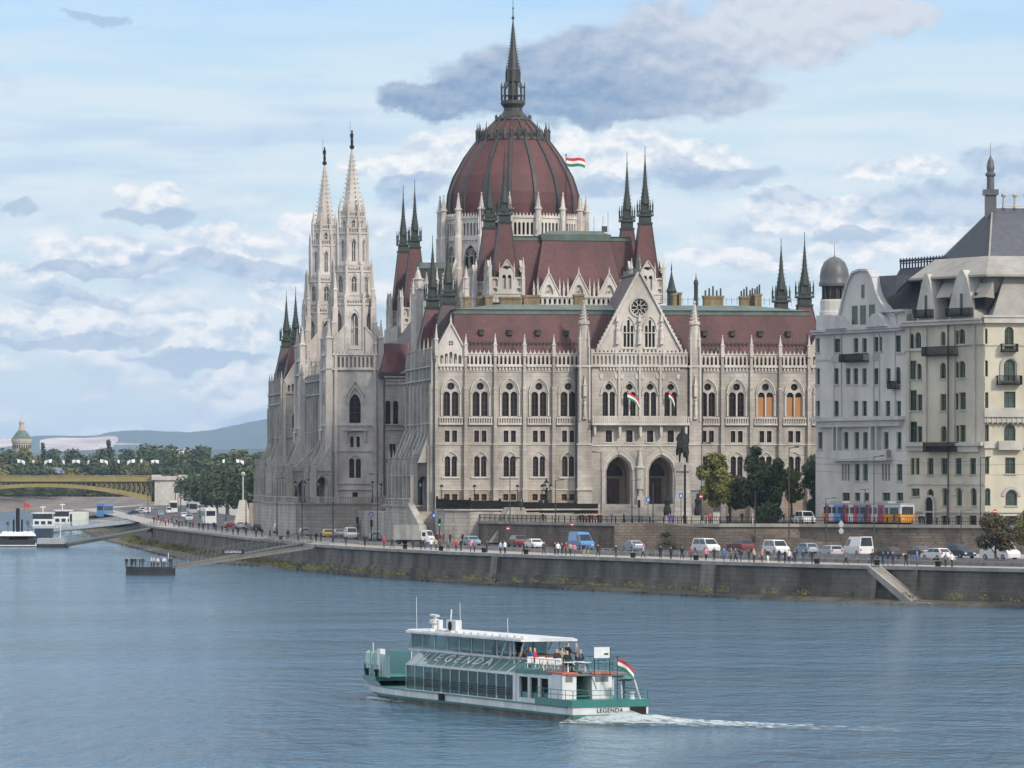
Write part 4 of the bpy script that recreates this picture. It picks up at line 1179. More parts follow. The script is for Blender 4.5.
# river bank below the wall (gravel strip) and the spit on the left
bank_up = offset(e, -.6)
m = MB()
def interp(pts, k):
    seg = [0]
    for a, b in zip(pts, pts[1:]): seg.append(seg[-1]+math.hypot(b[0]-a[0], b[1]-a[1]))
    out = []
    for i in range(k):
        s = seg[-1]*i/(k-1); j = 0
        while j < len(seg)-2 and seg[j+1] < s: j += 1
        f = (s-seg[j])/max(1e-6, seg[j+1]-seg[j]); out.append((pts[j][0]+(pts[j+1][0]-pts[j][0])*f, pts[j][1]+(pts[j+1][1]-pts[j][1])*f))
    return out
rnd = random.Random(3)
ups = interp(bank_up+[(-108,1330),(-125,1500),(-165,1850),(-175,2100)], 160); los = []
for p in ups:   # nearest shoreline depth at the same column
    col = 512+F*p[0]/p[1]
    best = None
    for (x0, y0), (x1, y1) in zip(SHORE, SHORE[1:]):
        if x0 >= col >= x1: best = y0+(y1-y0)*(col-x0)/(x1-x0); break
    if best is None: best = 514 if col < 66 else 640
    D = 14*F/(best-484+rnd.uniform(-.5, .5)); los.append((p[0]*D/p[1], min(D, p[1]-.3)))
los = los[:128]
end = sh[16:]
los = los+[]
n2 = 160
# simple ruled strip between wall foot and shoreline
shp = interp([p for p in sh], 400)
m.add([(x, y, .95) for x, y in ups]+[(0,0,0)]*0, [])
V = []; 
def near(p):
    col = p[0]/p[1]
    return min(shp, key=lambda q: abs(q[0]/q[1]-col)*600+abs(q[1]-p[1])*.02)
for f_, z_ in ((0, .6), (.35, .5), (.7, .25), (1.0, -.12), (1.12, -.6)):
    for i, p in enumerate(ups):
        q = near(p); j = rnd.uniform(-.12, .12) if 0 < f_ < 1 else 0
        jj = 1+rnd.uniform(-.25, .25) if f_ == 1.0 else 1
        V.append((p[0]+(q[0]-p[0])*f_*jj, p[1]+(q[1]-p[1])*f_*jj, z_+j))
k = len(ups)
m = MB(); m.add(V, [(r*k+i, r*k+i+1, (r+1)*k+i+1, (r+1)*k+i) for r in range(4) for i in range(k-1)])
tag(m.build('riverbank', GRAVEL), kind='structure')
# the low gravel spit beyond the quay corner
spit = [((x-512)*(14*F/(y-484))/F, 14*F/(y-484)) for x, y in ((170, 557), (145, 551.5), (125, 546), (103, 540.5), (84, 532), (76, 525), (70, 519), (66, 514))]
m = MB(); ins = [(-80, 1105), (-86, 1150), (-92, 1215), (-96, 1260), (-112, 1420), (-130, 1600), (-165, 1870), (-172, 2110)]
m.add([(x, y, -.15) for x, y in spit]+[(x*.99, y, 1.6) for x, y in ins], [(i, i+1, 9+i, 8+i) for i in range(7)])
tag(m.build('gravel_spit', GRAVEL), kind='structure')

# upper street level with its retaining wall
UE = [(470, 752), (500, 740), (540, 722), (590, 706), (650, 693), (720, 686), (800, 686), (900, 676), (1024, 664), (1200, 650), (1500, 640)]
ue = [((x-512)*d/F, d) for x, d in UE]
grid_poly('plaza', ue+[(400, 640), (400, 800), (-8, 800)], ZU, PLAZA)
m = MB(); n = len(ue)
a_ = ue; b_ = [(x, y-.3) for x, y in ue]
m.add([(x, y, ZU-.03) for x, y in a_]+[(x, y-.4, ZQ) for x, y in a_], [(i, i+1, n+i+1, n+i) for i in range(n-1)])
rwl = m.build('retaining_wall', RWALL); tag(rwl, 'brown stone retaining wall between the embankment road and the tram street', 'retaining wall')
m = MB()
for p, q in zip(ue, ue[1:]):
    L = math.hypot(q[0]-p[0], q[1]-p[1]); a = math.atan2(q[1]-p[1], q[0]-p[0])
    m.rot_box(((p[0]+q[0])/2, (p[1]+q[1])/2, ZU+.12), L/2+.1, .3, .22, a)
m.build('coping', COPING, rwl)
# tram street asphalt on top
m = MB(); tz = ZU+.01
ts = [((x-512)*d/F, d) for x, d in ((640, 712), (800, 708), (900, 698), (1024, 680), (1300, 655))]
te = [(x, y-9) for x, y in ts]
m.add([(x, y, tz) for x, y in ts]+[(x, y, tz) for x, y in te], [(i, i+1, 6+i, 5+i) for i in range(4)])
tag(m.build('street', ASPH), kind='structure')
# ramp in front of the wall
r0, r1 = ((655-512)*687/F, 686.0), ((872-512)*676/F, 676)
m = MB()
m.add([(r0[0], r0[1], ZU), (r1[0], r1[1], ZR+.03), (r1[0], r1[1]-9, ZR+.03), (r0[0], r0[1]-9, ZU), (r0[0]-6, r0[1]-9, ZU), (r0[0]-6, r0[1], ZU)], [(0,1,2,3),(0,3,4,5)])
tag(m.build('ramp_road', ASPH), kind='structure')
m = MB()
x0, y0, x1, y1 = r0[0]-6, r0[1]-9.2, r1[0], r1[1]-9.2
m.add([(x0,y0,ZQ),(r0[0],y0,ZQ),(x1,y1,ZQ),(x0,y0,ZU+.55),(r0[0],y0,ZU+.55),(x1,y1,ZR+.5)]+[(x0,y0+.4,ZQ),(r0[0],y0+.4,ZQ),(x1,y1+.4,ZQ),(x0,y0+.4,ZU+.55),(r0[0],y0+.4,ZU+.55),(x1,y1+.4,ZR+.5)],
      [(0,1,4,3),(1,2,5,4),(3,4,10,9),(4,5,11,10),(6,7,10,9),(7,8,11,10),(0,3,9,6),(2,5,11,8)])
rm = m.build('ramp_wall', RWALL); tag(rm, 'sloping brown stone wall of the ramp descending towards the embankment road', 'ramp wall')
# low concrete wall between promenade and road on the right
m = MB(); lw = [((x-512)*d/F, d) for x, d in ((700, 634), (800, 618), (880, 604), (932, 596))]
for p, q in zip(lw, lw[1:]):
    L = math.hypot(q[0]-p[0], q[1]-p[1]); a = math.atan2(q[1]-p[1], q[0]-p[0])
    m.rot_box(((p[0]+q[0])/2, (p[1]+q[1])/2, ZQ+.4), L/2, .22, .4, a)
lwo = m.build('low_wall', COPING); tag(lwo, 'low pale concrete wall between the promenade and the road on the right', 'wall')
# lawn with kerb under the plaza trees, promenade flower bed
grid_poly('lawn', [(x, y) for x, y in (((716-512)*745/F, 745), ((812-512)*742/F, 742), ((812-512)*765/F, 757), ((716-512)*768/F, 760))], ZU+.12, GRASSM)
m = MB(); m.lathe(0, 0, [(3.4, 0), (3.2, .12), (0, .3)], 20); o = m.build('flower_bed', GRASSM, loc=((758/4.571+800-512)*575/F, 575, ZQ)); o.scale = (1, .8, 1); tag(o, kind='structure')
grid_poly('gravel_square', [((x-512)*d/F, d) for x, d in ((935, 600), (1100, 588), (1100, 556), (952, 570))], ZQ+.01, mat('reddish_gravel', (.19,.15,.125), (.25,.2,.17), .8, rough=.95))

# terrace in front of the south facade, with curved pale wall
tp = [(ub(x, v), v) for x, v in ((434, -2), (437, -16), (445, -21), (470, -23), (500, -22), (522, -19), (540, -14), (575, -12), (598, -12), (600, -2))]
m = MB(FS); m.prism(tp, 4.5, 9.9); ter = m.build('terrace', TW, PAR)
m = MB(FS)
for p, q in zip(tp[1:8], tp[2:9]):
    L = math.hypot(q[0]-p[0], q[1]-p[1]); a = math.atan2(q[1]-p[1], q[0]-p[0])
    m.rot_box(((p[0]+q[0])/2, (p[1]+q[1])/2, 10.0), L/2+.1, .3, .12, a)
m.build('terrace_coping', STONE, PAR)
fe = MB(FS)
for fi, (p, q) in enumerate(zip(tp[1:8], tp[2:9])):
    fo = -.13*fi
    L = math.hypot(q[0]-p[0], q[1]-p[1]); a = math.atan2(q[1]-p[1], q[0]-p[0]); n = max(2, int(L/.14))
    for i in range(n):
        f = (i+.5)/n; fe.rot_box((p[0]+(q[0]-p[0])*f, p[1]+(q[1]-p[1])*f, 10.9+fo), .05, .04, .8, a)
    fe.rot_box(((p[0]+q[0])/2, (p[1]+q[1])/2, 10.85+fo), L/2, .012, .75, a)
    for zz in (10.25, 10.95, 11.6): fe.rot_box(((p[0]+q[0])/2, (p[1]+q[1])/2, zz+fo), L/2, .035, .05, a)
    fe.rot_box((p[0], p[1], 11.1+fo), .14, .14, 1.0, a)
FE = fe.build('terrace_fence', IRON); FE.location = (AX, AY, 0); FE.rotation_euler = (0, 0, ANG)
tag(FE, 'black iron spiked fence along the curved terrace at the foot of the south facade', 'fence')
# sloped stair cheek (pale) below the terrace and stairs at the corner
m = MB(FS); a, b = ub(497, -24), ub(526, -24)
m.poly([(a-1.8, 5), (b+1.0, 5), (b-1.3, 10.4), (a+.9, 10.4)], -31, -25.5)
m.build('stair_cheek', TW, PAR)
m = MB(FS); a, b = ub(421, -6), ub(436, -6)
for i in range(12): m.box(a, b, -13+1.0*i, 0, 4.5, 5.0+.42*i)
m.box(a-1.0, a, -14, 2, 4.5, 7.0)
m.add([(a-1.1,-14,7),(a-.1,-14,7),(a-.1,2,11),(a-1.1,2,11),(a-1.1,-14,4.5),(a-.1,-14,4.5),(a-.1,2,4.5),(a-1.1,2,4.5)], [(0,1,2,3),(0,1,5,4),(1,2,6,5),(0,3,7,4)])
m.build('corner_stair', STONE, PAR)

# ------------------------------------------------------------------ water
W = bpy.data.materials.new('river_water'); W.use_nodes = True
nt = W.node_tree; N = nt.nodes; L = nt.links; b = N['Principled BSDF']
b.inputs['Base Color'].default_value = (.026, .110, .180, 1); b.inputs['Roughness'].default_value = .07; b.inputs['IOR'].default_value = 1.33
tc = N.new('ShaderNodeTexCoord')
def nz(scale, stretch, detail=4, rot=0.0, kind='N'):
    mp = N.new('ShaderNodeMapping'); mp.inputs['Scale'].default_value = stretch; mp.inputs['Rotation'].default_value = (0, 0, rot)
    L.new(tc.outputs['Object'], mp.inputs[0]); t = N.new('ShaderNodeTexNoise'); t.inputs['Scale'].default_value = scale
    t.inputs['Detail'].default_value = detail; t.inputs['Roughness'].default_value = .6; L.new(mp.outputs[0], t.inputs['Vector']); return t.outputs[0]
# wind patches: where the river is ruffled the waves are steeper
patch = nz(.02, (.4, 1, 1), 6, R(8))
pr = N.new('ShaderNodeMapRange'); L.new(patch, pr.inputs[0]); pr.inputs[1].default_value = .35; pr.inputs[2].default_value = .65; pr.inputs[3].default_value = .6; pr.inputs[4].default_value = 1.25
h1 = nz(.42, (1.5, .42, 1), 6, R(10)); h2 = nz(1.5, (1, .32, 1), 5, R(-12)); h3 = nz(.075, (1.5, .9, 1), 5, R(4))
def math_(op, a, bb, v=None):
    n = N.new('ShaderNodeMath'); n.operation = op
    if hasattr(a, 'links'): L.new(a, n.inputs[0])
    else: n.inputs[0].default_value = a
    if hasattr(bb, 'links'): L.new(bb, n.inputs[1])
    else: n.inputs[1].default_value = bb
    return n.outputs[0]
hs = math_('ADD', math_('ADD', math_('MULTIPLY', h1, 1.0), math_('MULTIPLY', h2, .36)), math_('MULTIPLY', h3, 1.1))
hs = math_('MULTIPLY', hs, pr.outputs[0])
bp = N.new('ShaderNodeBump'); bp.inputs['Strength'].default_value = 1.0; bp.inputs['Distance'].default_value = 1.9
L.new(hs, bp.inputs['Height']); L.new(bp.outputs[0], b.inputs['Normal'])
m = MB(); m.add([(-4000, -40, 0), (4000, -40, 0), (9000, 26000, 0), (-9000, 26000, 0)], [(0,1,2,3)])
tag(m.build('water', W), kind='structure')
# ------------------------------------------------------------------ apartment houses on the right
BLUE = mat('pale_blue_grey_render', (.45,.435,.405), (.52,.50,.47), .4, rough=.9, stain=(.25,.75,.7), bump=.15, bscale=3)
BLUE_T = mat('blue_grey_trim', (.40,.395,.39), (.46,.455,.45), .8, rough=.85, stain=(.4,.7,.6))
CREAM = mat('cream_render', (.47,.43,.34), (.55,.51,.40), .4, rough=.9, stain=(.25,.72,.75), bump=.15, bscale=3)
CREAM_T = mat('pale_stone_trim', (.42,.40,.36), (.5,.48,.43), .8, rough=.88, stain=(.4,.7,.7))
PALER = mat('pale_tiled_roof', (.27,.255,.23), (.34,.32,.29), .6, rough=.8, brick=(.4,.25,.02,.8,.6), stain=(.2,.72,.7))
SLATE = mat('dark_blue_slate', (.014,.019,.028), (.024,.030,.042), 1.4, rough=.6, brick=(.4,.25,.02,.8,.5))
SLATE_L = mat('grey_slate', (.060,.064,.075), (.090,.095,.108), 1.4, rough=.55, brick=(.4,.25,.02,.8,.6))
GREENF = mat('green_window_paint', (.05,.09,.045), (.07,.12,.06), 2, rough=.6)
GLS = mat('house_glass', (.03,.04,.04), (.08,.10,.085), .5, rough=.15, rand=.5)
ZB = 7.4
def hwin(parent, M, op, t, fr=GREENF, sill=None):
    g = MB(M); pane(g, op, t); w = g.build('window', GLS, parent)
    c, ww, z0, z1, k = op
    f = MB(M); th = .10
    f.box(c-ww/2, c-ww/2+th, t-.1, t-.01, z0, z1-(ww*.45 if k != 'r' else 0)); f.box(c+ww/2-th, c+ww/2, t-.1, t-.01, z0, z1-(ww*.45 if k != 'r' else 0))
    f.box(c-th/2, c+th/2, t-.1, t-.01, z0, z1-.05); f.box(c-ww/2, c+ww/2, t-.12, t-.01, z0+(z1-z0)*.66, z0+(z1-z0)*.66+.09)
    f.box(c-ww/2, c+ww/2, t-.1, t-.01, z0, z0+.1)
    if k == 'r': f.box(c-ww/2, c+ww/2, t-.1, t-.01, z1-.1, z1)
    f.build('window_frame', fr, w)
    if sill:
        f = MB(M); f.box(c-ww/2-.15, c+ww/2+.15, -.2, .05, z0-.14, z0-.01); f.build('sill', sill, w)
def iron_balcony(parent, M, s0, s1, z0, z1, d=1.1, solid=False, mt=None):
    m = MB(M); m.box(s0, s1, -d, 0.02, z0, z0+.16); 
    if solid:
        m.box(s0, s1, -d, -d+.15, z0, z1); m.box(s0, s0+.15, -d, 0, z0, z1); m.box(s1-.15, s1, -d, 0, z0, z1)
    else:
        m.box(s0, s1, -d, -d+.06, z1-.08, z1); m.box(s0, s1, -d, -d+.06, z0+.3, z0+.36)
        n = max(4, int((s1-s0)/.16))
        for i in range(n+1):
            x = s0+(s1-s0)*i/n; m.box(x-.03, x+.03, -d, -d+.05, z0, z1)
        for x in (s0, s1-.05):
            m.box(x, x+.05, -d, 0, z1-.08, z1)
            for j in range(6): m.box(x, x+.05, -d+d*j/6, -d+d*j/6+.05, z0, z1)
    return m.build('balcony', mt or IRON, parent)

# --- blue-grey house
BH = empty('apartment_house', (46.2, 735, ZB)); tag(BH, 'pale blue-grey apartment house with curved gable, steep dark roof and small domed corner turret', 'apartment house')
BH.location = (0, 0, 0)
def at_base(root, loc):   # put the empty at the base of the thing while its parts keep world-frame meshes
    root.location = loc
    for c in root.children: c.location = (c.location.x-loc[0], c.location.y-loc[1], c.location.z-loc[2])
bf = Frame(46.2, 735, 11.9, -23.0, .888, .459)
BL = 25.9
zx = lambda x: 804+x/4.655
def bz(y, x, y0=300): return bf.z(y0+y/4.655, bf.hit(zx(x)))
def bop(x, ya, yb, w=1.35, k='r', y0=300):
    return (bf.hit(zx(x)), w, bz(yb, x, y0), bz(ya, x, y0), k)
M = bf.M
wm = MB(M)
def zrow(y, y0=300): return bf.z(y0+y/4.655, BL/2)
rws = [
 (ZB, zrow(345, 430), []),
 (zrow(345, 430), zrow(282, 430), [bop(x, 292, 330, w, 'r', 430) for x, w in ((195, 2.2), (248, 1.5), (290, 1.5), (383, 2.2), (446, 1.8))]),
 (zrow(282, 430), zrow(245, 430), []),
 (zrow(245, 430), zrow(146, 430), [bop(x, 158, 236, w, 'r', 430) for x, w in ((180, .55), (193, .55), (207, .55), (247, 1.4), (285, 1.4), (367, .55), (381, .55), (395, .55), (444, 1.6))]),
 (zrow(700), zrow(608), [bop(x, 615, 693) for x in (75, 155, 195, 245, 285, 343, 382, 442)]),
 (zrow(545), zrow(460), [bop(x, 470, 540) for x in (63, 150, 241, 281, 337, 390, 440)]),
 (zrow(400), zrow(305), [bop(x, 318, 392) for x in (63, 150, 205, 240, 280, 335, 392)]+[bop(437, 310, 392, 1.5, 'a')]),
 (zrow(250), zrow(165), [bop(x, 178, 244) for x in (62, 241, 281)]+[bop(159, 180, 244, 2.4), bop(345, 172, 240, 2.4), bop(437, 165, 242, 1.6)]),
]
full = []; zc = ZB
for z0, z1, o in rws:
    if z0 > zc+.01: full.append((zc, z0, []))
    full.append((z0, z1, o)); zc = z1
full.append((zc, zrow(140), []))
wall(wm, 0, BL, full, .45, seg=3)
ZT = zrow(140)
wm.box(0, BL, .6, 16, ZB, ZT); wm.box(-.02, .0, 0, 16, ZB, ZT)
wm.add([(BL,0,ZB),(BL,16,ZB),(BL,16,ZT+2),(BL,0,ZT+2)], [(0,1,2,3)])
# attic zone above the cornice
wm.box(bf.hit(zx(430)), BL, .1, 1, ZT, zrow(55)); wm.box(0, bf.hit(zx(130)), .1, 6, ZT, zrow(60))
gpx = [(158, 120), (175, 60), (192, -20), (208, -75), (232, -122), (262, -134), (300, -134), (318, -100), (338, -30), (360, 20), (395, 60), (430, 75), (430, 140), (158, 140)]
gp = [(bf.hit(zx(x)), bf.z(300+y/4.655, bf.hit(zx(x)))) for x, y in gpx]
wm.poly(list(reversed(gp)), -.05, .7)
wm.build('wall', BLUE, BH)
for z0, z1, o in rws:
    for op in o: hwin(BH, M, op, .38, sill=BLUE_T if op[1] > 1 else None)
for x, ya, yb in ((238, 30, 110), (276, 28, 110), (318, 24, 106)):
    m = MB(M); c, ww, z0, z1, k = bop(x, ya, yb); m.box(c-ww/2-.1, c+ww/2+.1, -.12, -.051, z0-.1, z1+.1); wf = m.build('window_frame', GREENF, BH)
    m = MB(M); m.box(c-ww/2, c-.06, -.14, -.125, z0, z1); m.box(c+.06, c+ww/2, -.14, -.125, z0, z1); m.build('pane', GLS, wf)
m = MB(M); c = bf.hit(zx(276)); m.box(c-.4, c+.4, -.12, -.051, bf.z(298, c), bf.z(284.5, c)); m.build('window', GLS, BH)
t = MB(M)
def ledge(ya, yb, xa, xb, d, y0=300):
    s0, s1 = bf.hit(zx(xa)), bf.hit(zx(xb)); s0 = max(0, s0); s1 = min(BL, s1)
    t.box(s0, s1, -d, .05, zrow(yb, y0), zrow(ya, y0))
ledge(545, 562, 50, 470, 1.2); ledge(562, 590, 80, 460, .8); ledge(700, 735, 150, 405, .9); ledge(735, 748, 145, 410, 1.1)
ledge(140, 152, 50, 470, .7); ledge(130, 140, 50, 470, .95); ledge(55, 66, 360, 470, .6); ledge(268, 275, 50, 200, .12); ledge(250, 262, 430, 470, .1)
# little curved hoods over the two bays
for xc in (175, 365):
    c = bf.hit(zx(xc)); hw = 3.0; z = zrow(130)
    t.poly([(c-hw, z), (c+hw, z), (c+hw*.6, z+1.3), (c+hw*.2, z+2.0), (c-hw*.3, z+1.9), (c-hw*.7, z+1.0)], -1.3, 0)
for xa, xb in ((130, 170), (320, 350)):
    s0, s1 = bf.hit(zx(xa)), bf.hit(zx(xb))
    for i in range(5): t.box(s0+(s1-s0)*i/5, s0+(s1-s0)*(i+.5)/5, -.25, .0, zrow(285), zrow(258))
# bay pilasters
for xc in (140, 175, 325, 352, 425): t.box(bf.hit(zx(xc))-.12, bf.hit(zx(xc))+.12, -.15, .05, zrow(545), zrow(160))
for xc in (150, 170, 325, 352): t.box(bf.hit(zx(xc))-.2, bf.hit(zx(xc))+.2, -.7, .05, zrow(735), zrow(590))
gp2 = [(x, z) for x, z in gp[:12]]
t.band(list(reversed(gp2)), -.35, -.35, .9)
t.build('cornice', BLUE_T, BH)
iron_balcony(BH, M, bf.hit(zx(192)), bf.hit(zx(303)), zrow(288), zrow(250)); iron_balcony(BH, M, bf.hit(zx(411)), bf.hit(zx(448)), zrow(420), zrow(383), .9)
iron_balcony(BH, M, bf.hit(zx(152)), bf.hit(zx(405)), zrow(738), zrow(702), .8, solid=True, mt=BLUE)
# steep dark roof with crest
rz0, rz1 = zrow(70), bf.z(267.5, 20)
m = MB(M)
sL, sR = bf.hit(862)-.5, BL+1.2
m.add([(sL, 1.0, rz0-2), (BL+.3, 1.0, rz0-2), (sR, 6.0, rz1), (sL+1.5, 6.0, rz1), (sL, 15, rz0-2), (BL+.3, 15, rz0-2), (sR, 9, rz1), (sL+1.5, 9, rz1)],
      [(0,1,2,3),(4,5,6,7),(3,2,6,7),(0,3,7,4),(1,2,6,5)])
rf = m.build('roof', SLATE, BH)
m = MB(M)
for i in range(16):
    x = sL+1.5+(sR-sL-1.7)*i/15; m.box(x-.12, x+.12, 6.1, 6.25, rz1, rz1+1.15); m.lathe(x, 6.2, [(.22, rz1+1.15), (.28, rz1+1.35), (0, rz1+1.8)], 5)
m.box(sL+1.5, sR, 6.1, 6.25, rz1, rz1+.2); m.box(sL+1.5, sR, 6.1, 6.25, rz1+.85, rz1+1.0)
m.build('roof_crest', SLATE, rf)
m = MB(M); a, b2 = bf.hit(874), bf.hit(893)
m.add([(a, .8, bf.z(276, a)), (b2, .8, bf.z(275, b2)), (b2-.5, .8, bf.z(294, b2)), (a+1.5, .8, bf.z(299, a)), (a, 4.5, bf.z(276, a)), (b2, 4.5, bf.z(275, b2))], [(0,1,2,3),(0,1,5,4),(1,2,5),(0,3,4)])
m.build('dormer', SLATE_L, rf)
# domed turret at the far corner
m = MB(); X, Y = (834.5-512)*737/F, 737.0; q = lambda y: HC-(y-484)*Y/F; px = Y/F
m.lathe(X, Y, [(15*px, q(330)), (15*px, q(312)), (14.2*px, q(311)), (14.4*px, q(301)), (13.2*px, q(299.5))], 16)
m.build('turret_wall', BLUE, BH)
m = MB(); m.lathe(X, Y, [(10*px, q(299.5)), (10*px, q(285))], 12)
for i in range(12):
    a = 2*PI*i/12+.1; m.lathe(X+11.6*px*math.cos(a), Y+11.6*px*math.sin(a), [(1.2*px, q(299.5)), (1.2*px, q(286))], 6)
m.lathe(X, Y, [(13.5*px, q(299.6)), (13.5*px, q(298.6))], 16)
m.build('turret_lantern', LEAD, BH)
m = MB(); m.lathe(X, Y, [(15.3*px, q(286.5)), (15.6*px, q(285)), (15.6*px, q(282.5)), (14.6*px, q(281)), (14.8*px, q(276)), (13.6*px, q(269)), (10.5*px, q(262)), (5*px, q(257.8)), (1*px, q(256.6)), (.3*px, q(255)), (.25*px, q(244)), (0, q(243.5))], 24)
LEADG = mat('grey_lead', (.07,.072,.075), (.10,.10,.105), 1.4, rough=.45)
m.build('turret_dome', LEADG, BH, smooth=40)

# --- cream house
CH = empty('apartment_house', (0, 0, 0)); tag(CH, 'large cream apartment house with pale mansard, tall slate hip roof and iron balconies', 'apartment house')
cf = Frame(58.1, 712, 10.2, -14.6, .82, .573); CL = 17.8
M1 = cf.M
def c1(x, ya, yb, w, k='r', y0=300):
    s = cf.hit(zx(x)); return (s, w, cf.z(y0+yb/4.655, s), cf.z(y0+ya/4.655, s), k)
def cz(y, y0=300): return cf.z(y0+y/4.655, CL/2)
wm = MB(M1)
rows1 = [
 (ZB, cz(452, 430), []),
 (cz(452, 430), cz(392, 430), [c1(x, 398, 448, 1.6, 'r', 430) for x in (655, 720, 785)]),
 (cz(360, 430), cz(262, 430), [c1(x, 270, 352, 1.25, 'a', 430) for x in (657, 722, 790)]+[c1(519, 272, 308, 1.9, 'r', 430), c1(588, 274, 308, 1.5, 'a', 430)]),
 (cz(215, 430), cz(122, 430), [c1(x, 131, 207, w, 'r', 430) for x, w in ((505, .9), (528, .9), (588, 1.4), (652, 1.4), (718, 1.4), (785, 1.4))]),
 (cz(668), cz(560), [c1(507, 566, 662, 1.9), c1(538, 588, 662, 1.2), c1(650, 586, 660, 1.35, 'a'), c1(713, 584, 660, .8), c1(738, 582, 660, 1.35)]),
 (cz(520), cz(415), [c1(505, 420, 515, 1.9), c1(538, 440, 515, 1.2), c1(648, 438, 515, 1.35), c1(711, 435, 512, .8), c1(738, 430, 510, 1.45)]),
 (cz(375), cz(275), [c1(505, 282, 370, 1.9), c1(534, 295, 370, 1.35, 'a'), c1(646, 290, 366, 1.35, 'a'), c1(711, 286, 362, .8, 'a'), c1(735, 283, 362, 1.5, 'a')]),
 (cz(232), cz(128), [c1(500, 155, 226, 1.1, 'a'), c1(530, 150, 224, 1.5, 'a'), c1(647, 146, 212, 1.1, 'a'), c1(711, 140, 210, .8, 'a'), c1(734, 135, 210, 1.5, 'a')]),
]
full = []; zc = ZB
for z0, z1, o in rows1:
    if z0 > zc+.01: full.append((zc, z0, []))
    full.append((z0, z1, o)); zc = z1
CZ = cz(108)
full.append((zc, CZ, []))
wall(wm, 0, CL, full, .5, seg=4)
# second face
sf = Frame(68.3, 697.4, .989, .148); M2 = sf.M
def c2(x, ya, yb, w, k='r', y0=300):
    s = sf.hit(zx(x)); return (s, w, sf.z(y0+yb/4.655, s), sf.z(y0+ya/4.655, s), k)
def cz2(y, y0=300): return sf.z(y0+y/4.655, 4)
rows2 = [
 (ZB, cz2(455, 430), []),
 (cz2(455, 430), cz2(392, 430), [c2(965, 400, 450, 1.7, 'r', 430)]),
 (cz2(362, 430), cz2(262, 430), [c2(855, 270, 352, .8, 'a', 430), c2(965, 280, 352, 1.75, 'a', 430)]),
 (cz2(212, 430), cz2(120, 430), [c2(852, 128, 205, .65, 'r', 430), c2(960, 128, 204, 1.5, 'r', 430)]),
 (cz2(665), cz2(570), [c2(851, 580, 658, .6, 'a'), c2(958, 578, 655, 1.7, 'a')]),
 (cz2(510), cz2(420), [c2(849, 430, 503, .6), c2(958, 426, 502, 1.7)]),
 (cz2(388), cz2(268), [c2(847, 280, 356, .6, 'a'), c2(957, 276, 380, 1.75, 'a')]),
 (cz2(240), cz2(118), [c2(845, 132, 204, .6, 'a'), c2(955, 125, 230, 1.35, 'a')]),
]
for r in rows2:   # the same windows repeat further along, out of the frame
    if r[2]:
        c, w_, a, b2, k = r[2][-1]; r[2].append((c+4.5, w_, a, b2, k)); r[2].append((c+9, w_, a, b2, k))
full2 = []; zc = ZB
for z0, z1, o in rows2:
    if z0 > zc+.01: full2.append((zc, z0, []))
    full2.append((z0, z1, o)); zc = z1
full2.append((zc, CZ, []))
wm.M = M2; wall(wm, 0, 30, full2, .5, seg=4)
wm.M = None
pl = [(58.1, 712), (68.3, 697.4), (98, 701.8), (98, 735), (60, 740)]
ins = [(59.2, 712.6), (68.6, 698.6), (97.4, 702.9), (97.4, 734), (60, 739)]
wm.prism(ins, ZB, CZ)
wm.build('wall', CREAM, CH)
for rr, MM in ((rows1, M1), (rows2, M2)):
    for z0, z1, o in rr:
        for op in o:
            if MM is M1 or op[0] < 9: hwin(CH, MM, op, .42, sill=CREAM_T if op[1] > 1 else None)
# entrance portal
m = MB(M1); c = cf.hit(zx(588)); m.box(c-.85, c+.85, -.06, -.01, cz(440, 430), cz(340, 430)); m.poly(archpts(c, 1.7, cz(340, 430), 'a'), -.06, -.01)
dd = m.build('door', VOID, CH)
m = MB(M1); m.band(archpts(c, 1.75, cz(340, 430), 'a'), .3, -.3, -.01); m.box(c-1.2, c-.88, -.3, -.01, cz(440, 430), cz(340, 430)); m.box(c+.88, c+1.2, -.3, -.01, cz(440, 430), cz(340, 430)); m.build('door_surround', CREAM_T, dd)
t = MB(M1)
def lg(ya, yb, xa, xb, d, y0=300):
    s0, s1 = max(-.1, cf.hit(zx(xa))), min(CL, cf.hit(zx(xb))); t.box(s0, s1, -d, .05, cz(yb, y0), cz(ya, y0))
lg(100, 116, 470, 845, .8); lg(92, 100, 470, 845, 1.05); lg(225, 232, 470, 575, .3); lg(207, 213, 720, 845, .3); lg(665, 680, 470, 845, .8); lg(680, 700, 490, 580, .5); lg(680, 708, 725, 820, .5)
lg(248, 255, 480, 845, .15, 430); lg(378, 385, 480, 845, .25, 430)
# arched surrounds
for op in rows1[2][2][:3]:
    t.band(archpts(op[0], op[1]+.15, op[3]-op[1]/2, 'a'), .28, -.12, .02)
# rounded oriels, shallow
for xa, xb in ((490, 575), (700, 800)):
    s0, s1 = cf.hit(zx(xa)), cf.hit(zx(xb)); t.box(s0, s0+.25, -.3, .05, cz(665), cz(125)); t.box(s1-.25, s1, -.3, .05, cz(665), cz(125))
t.M = M2
t.box(-.3, 30, -.8, .05, CZ-.2, CZ+.6); t.box(-.5, 30, -1.0, .05, CZ+.6, CZ+.9)
t.box(0, 30, -.14, .04, cz2(213), cz2(207)); t.box(-.3, 12, -1.0, .05, cz2(545), cz2(508)); t.box(-.2, 12, -.7, .05, cz2(570), cz2(545))
for i in range(16): t.poly([(.2+.75*i-.15, cz2(545)), (.2+.75*i+.15, cz2(545)), (.2+.75*i+.08, cz2(575)), (.2+.75*i-.08, cz2(575))], -.8, 0)
t.box(sf.hit(zx(900)), sf.hit(zx(1010)), -1.0, .05, cz2(698), cz2(657)); t.box(-.2, 30, -.3, .05, cz2(690), cz2(665))
t.box(0, 30, -.25, .05, cz2(385, 430), cz2(378, 430))
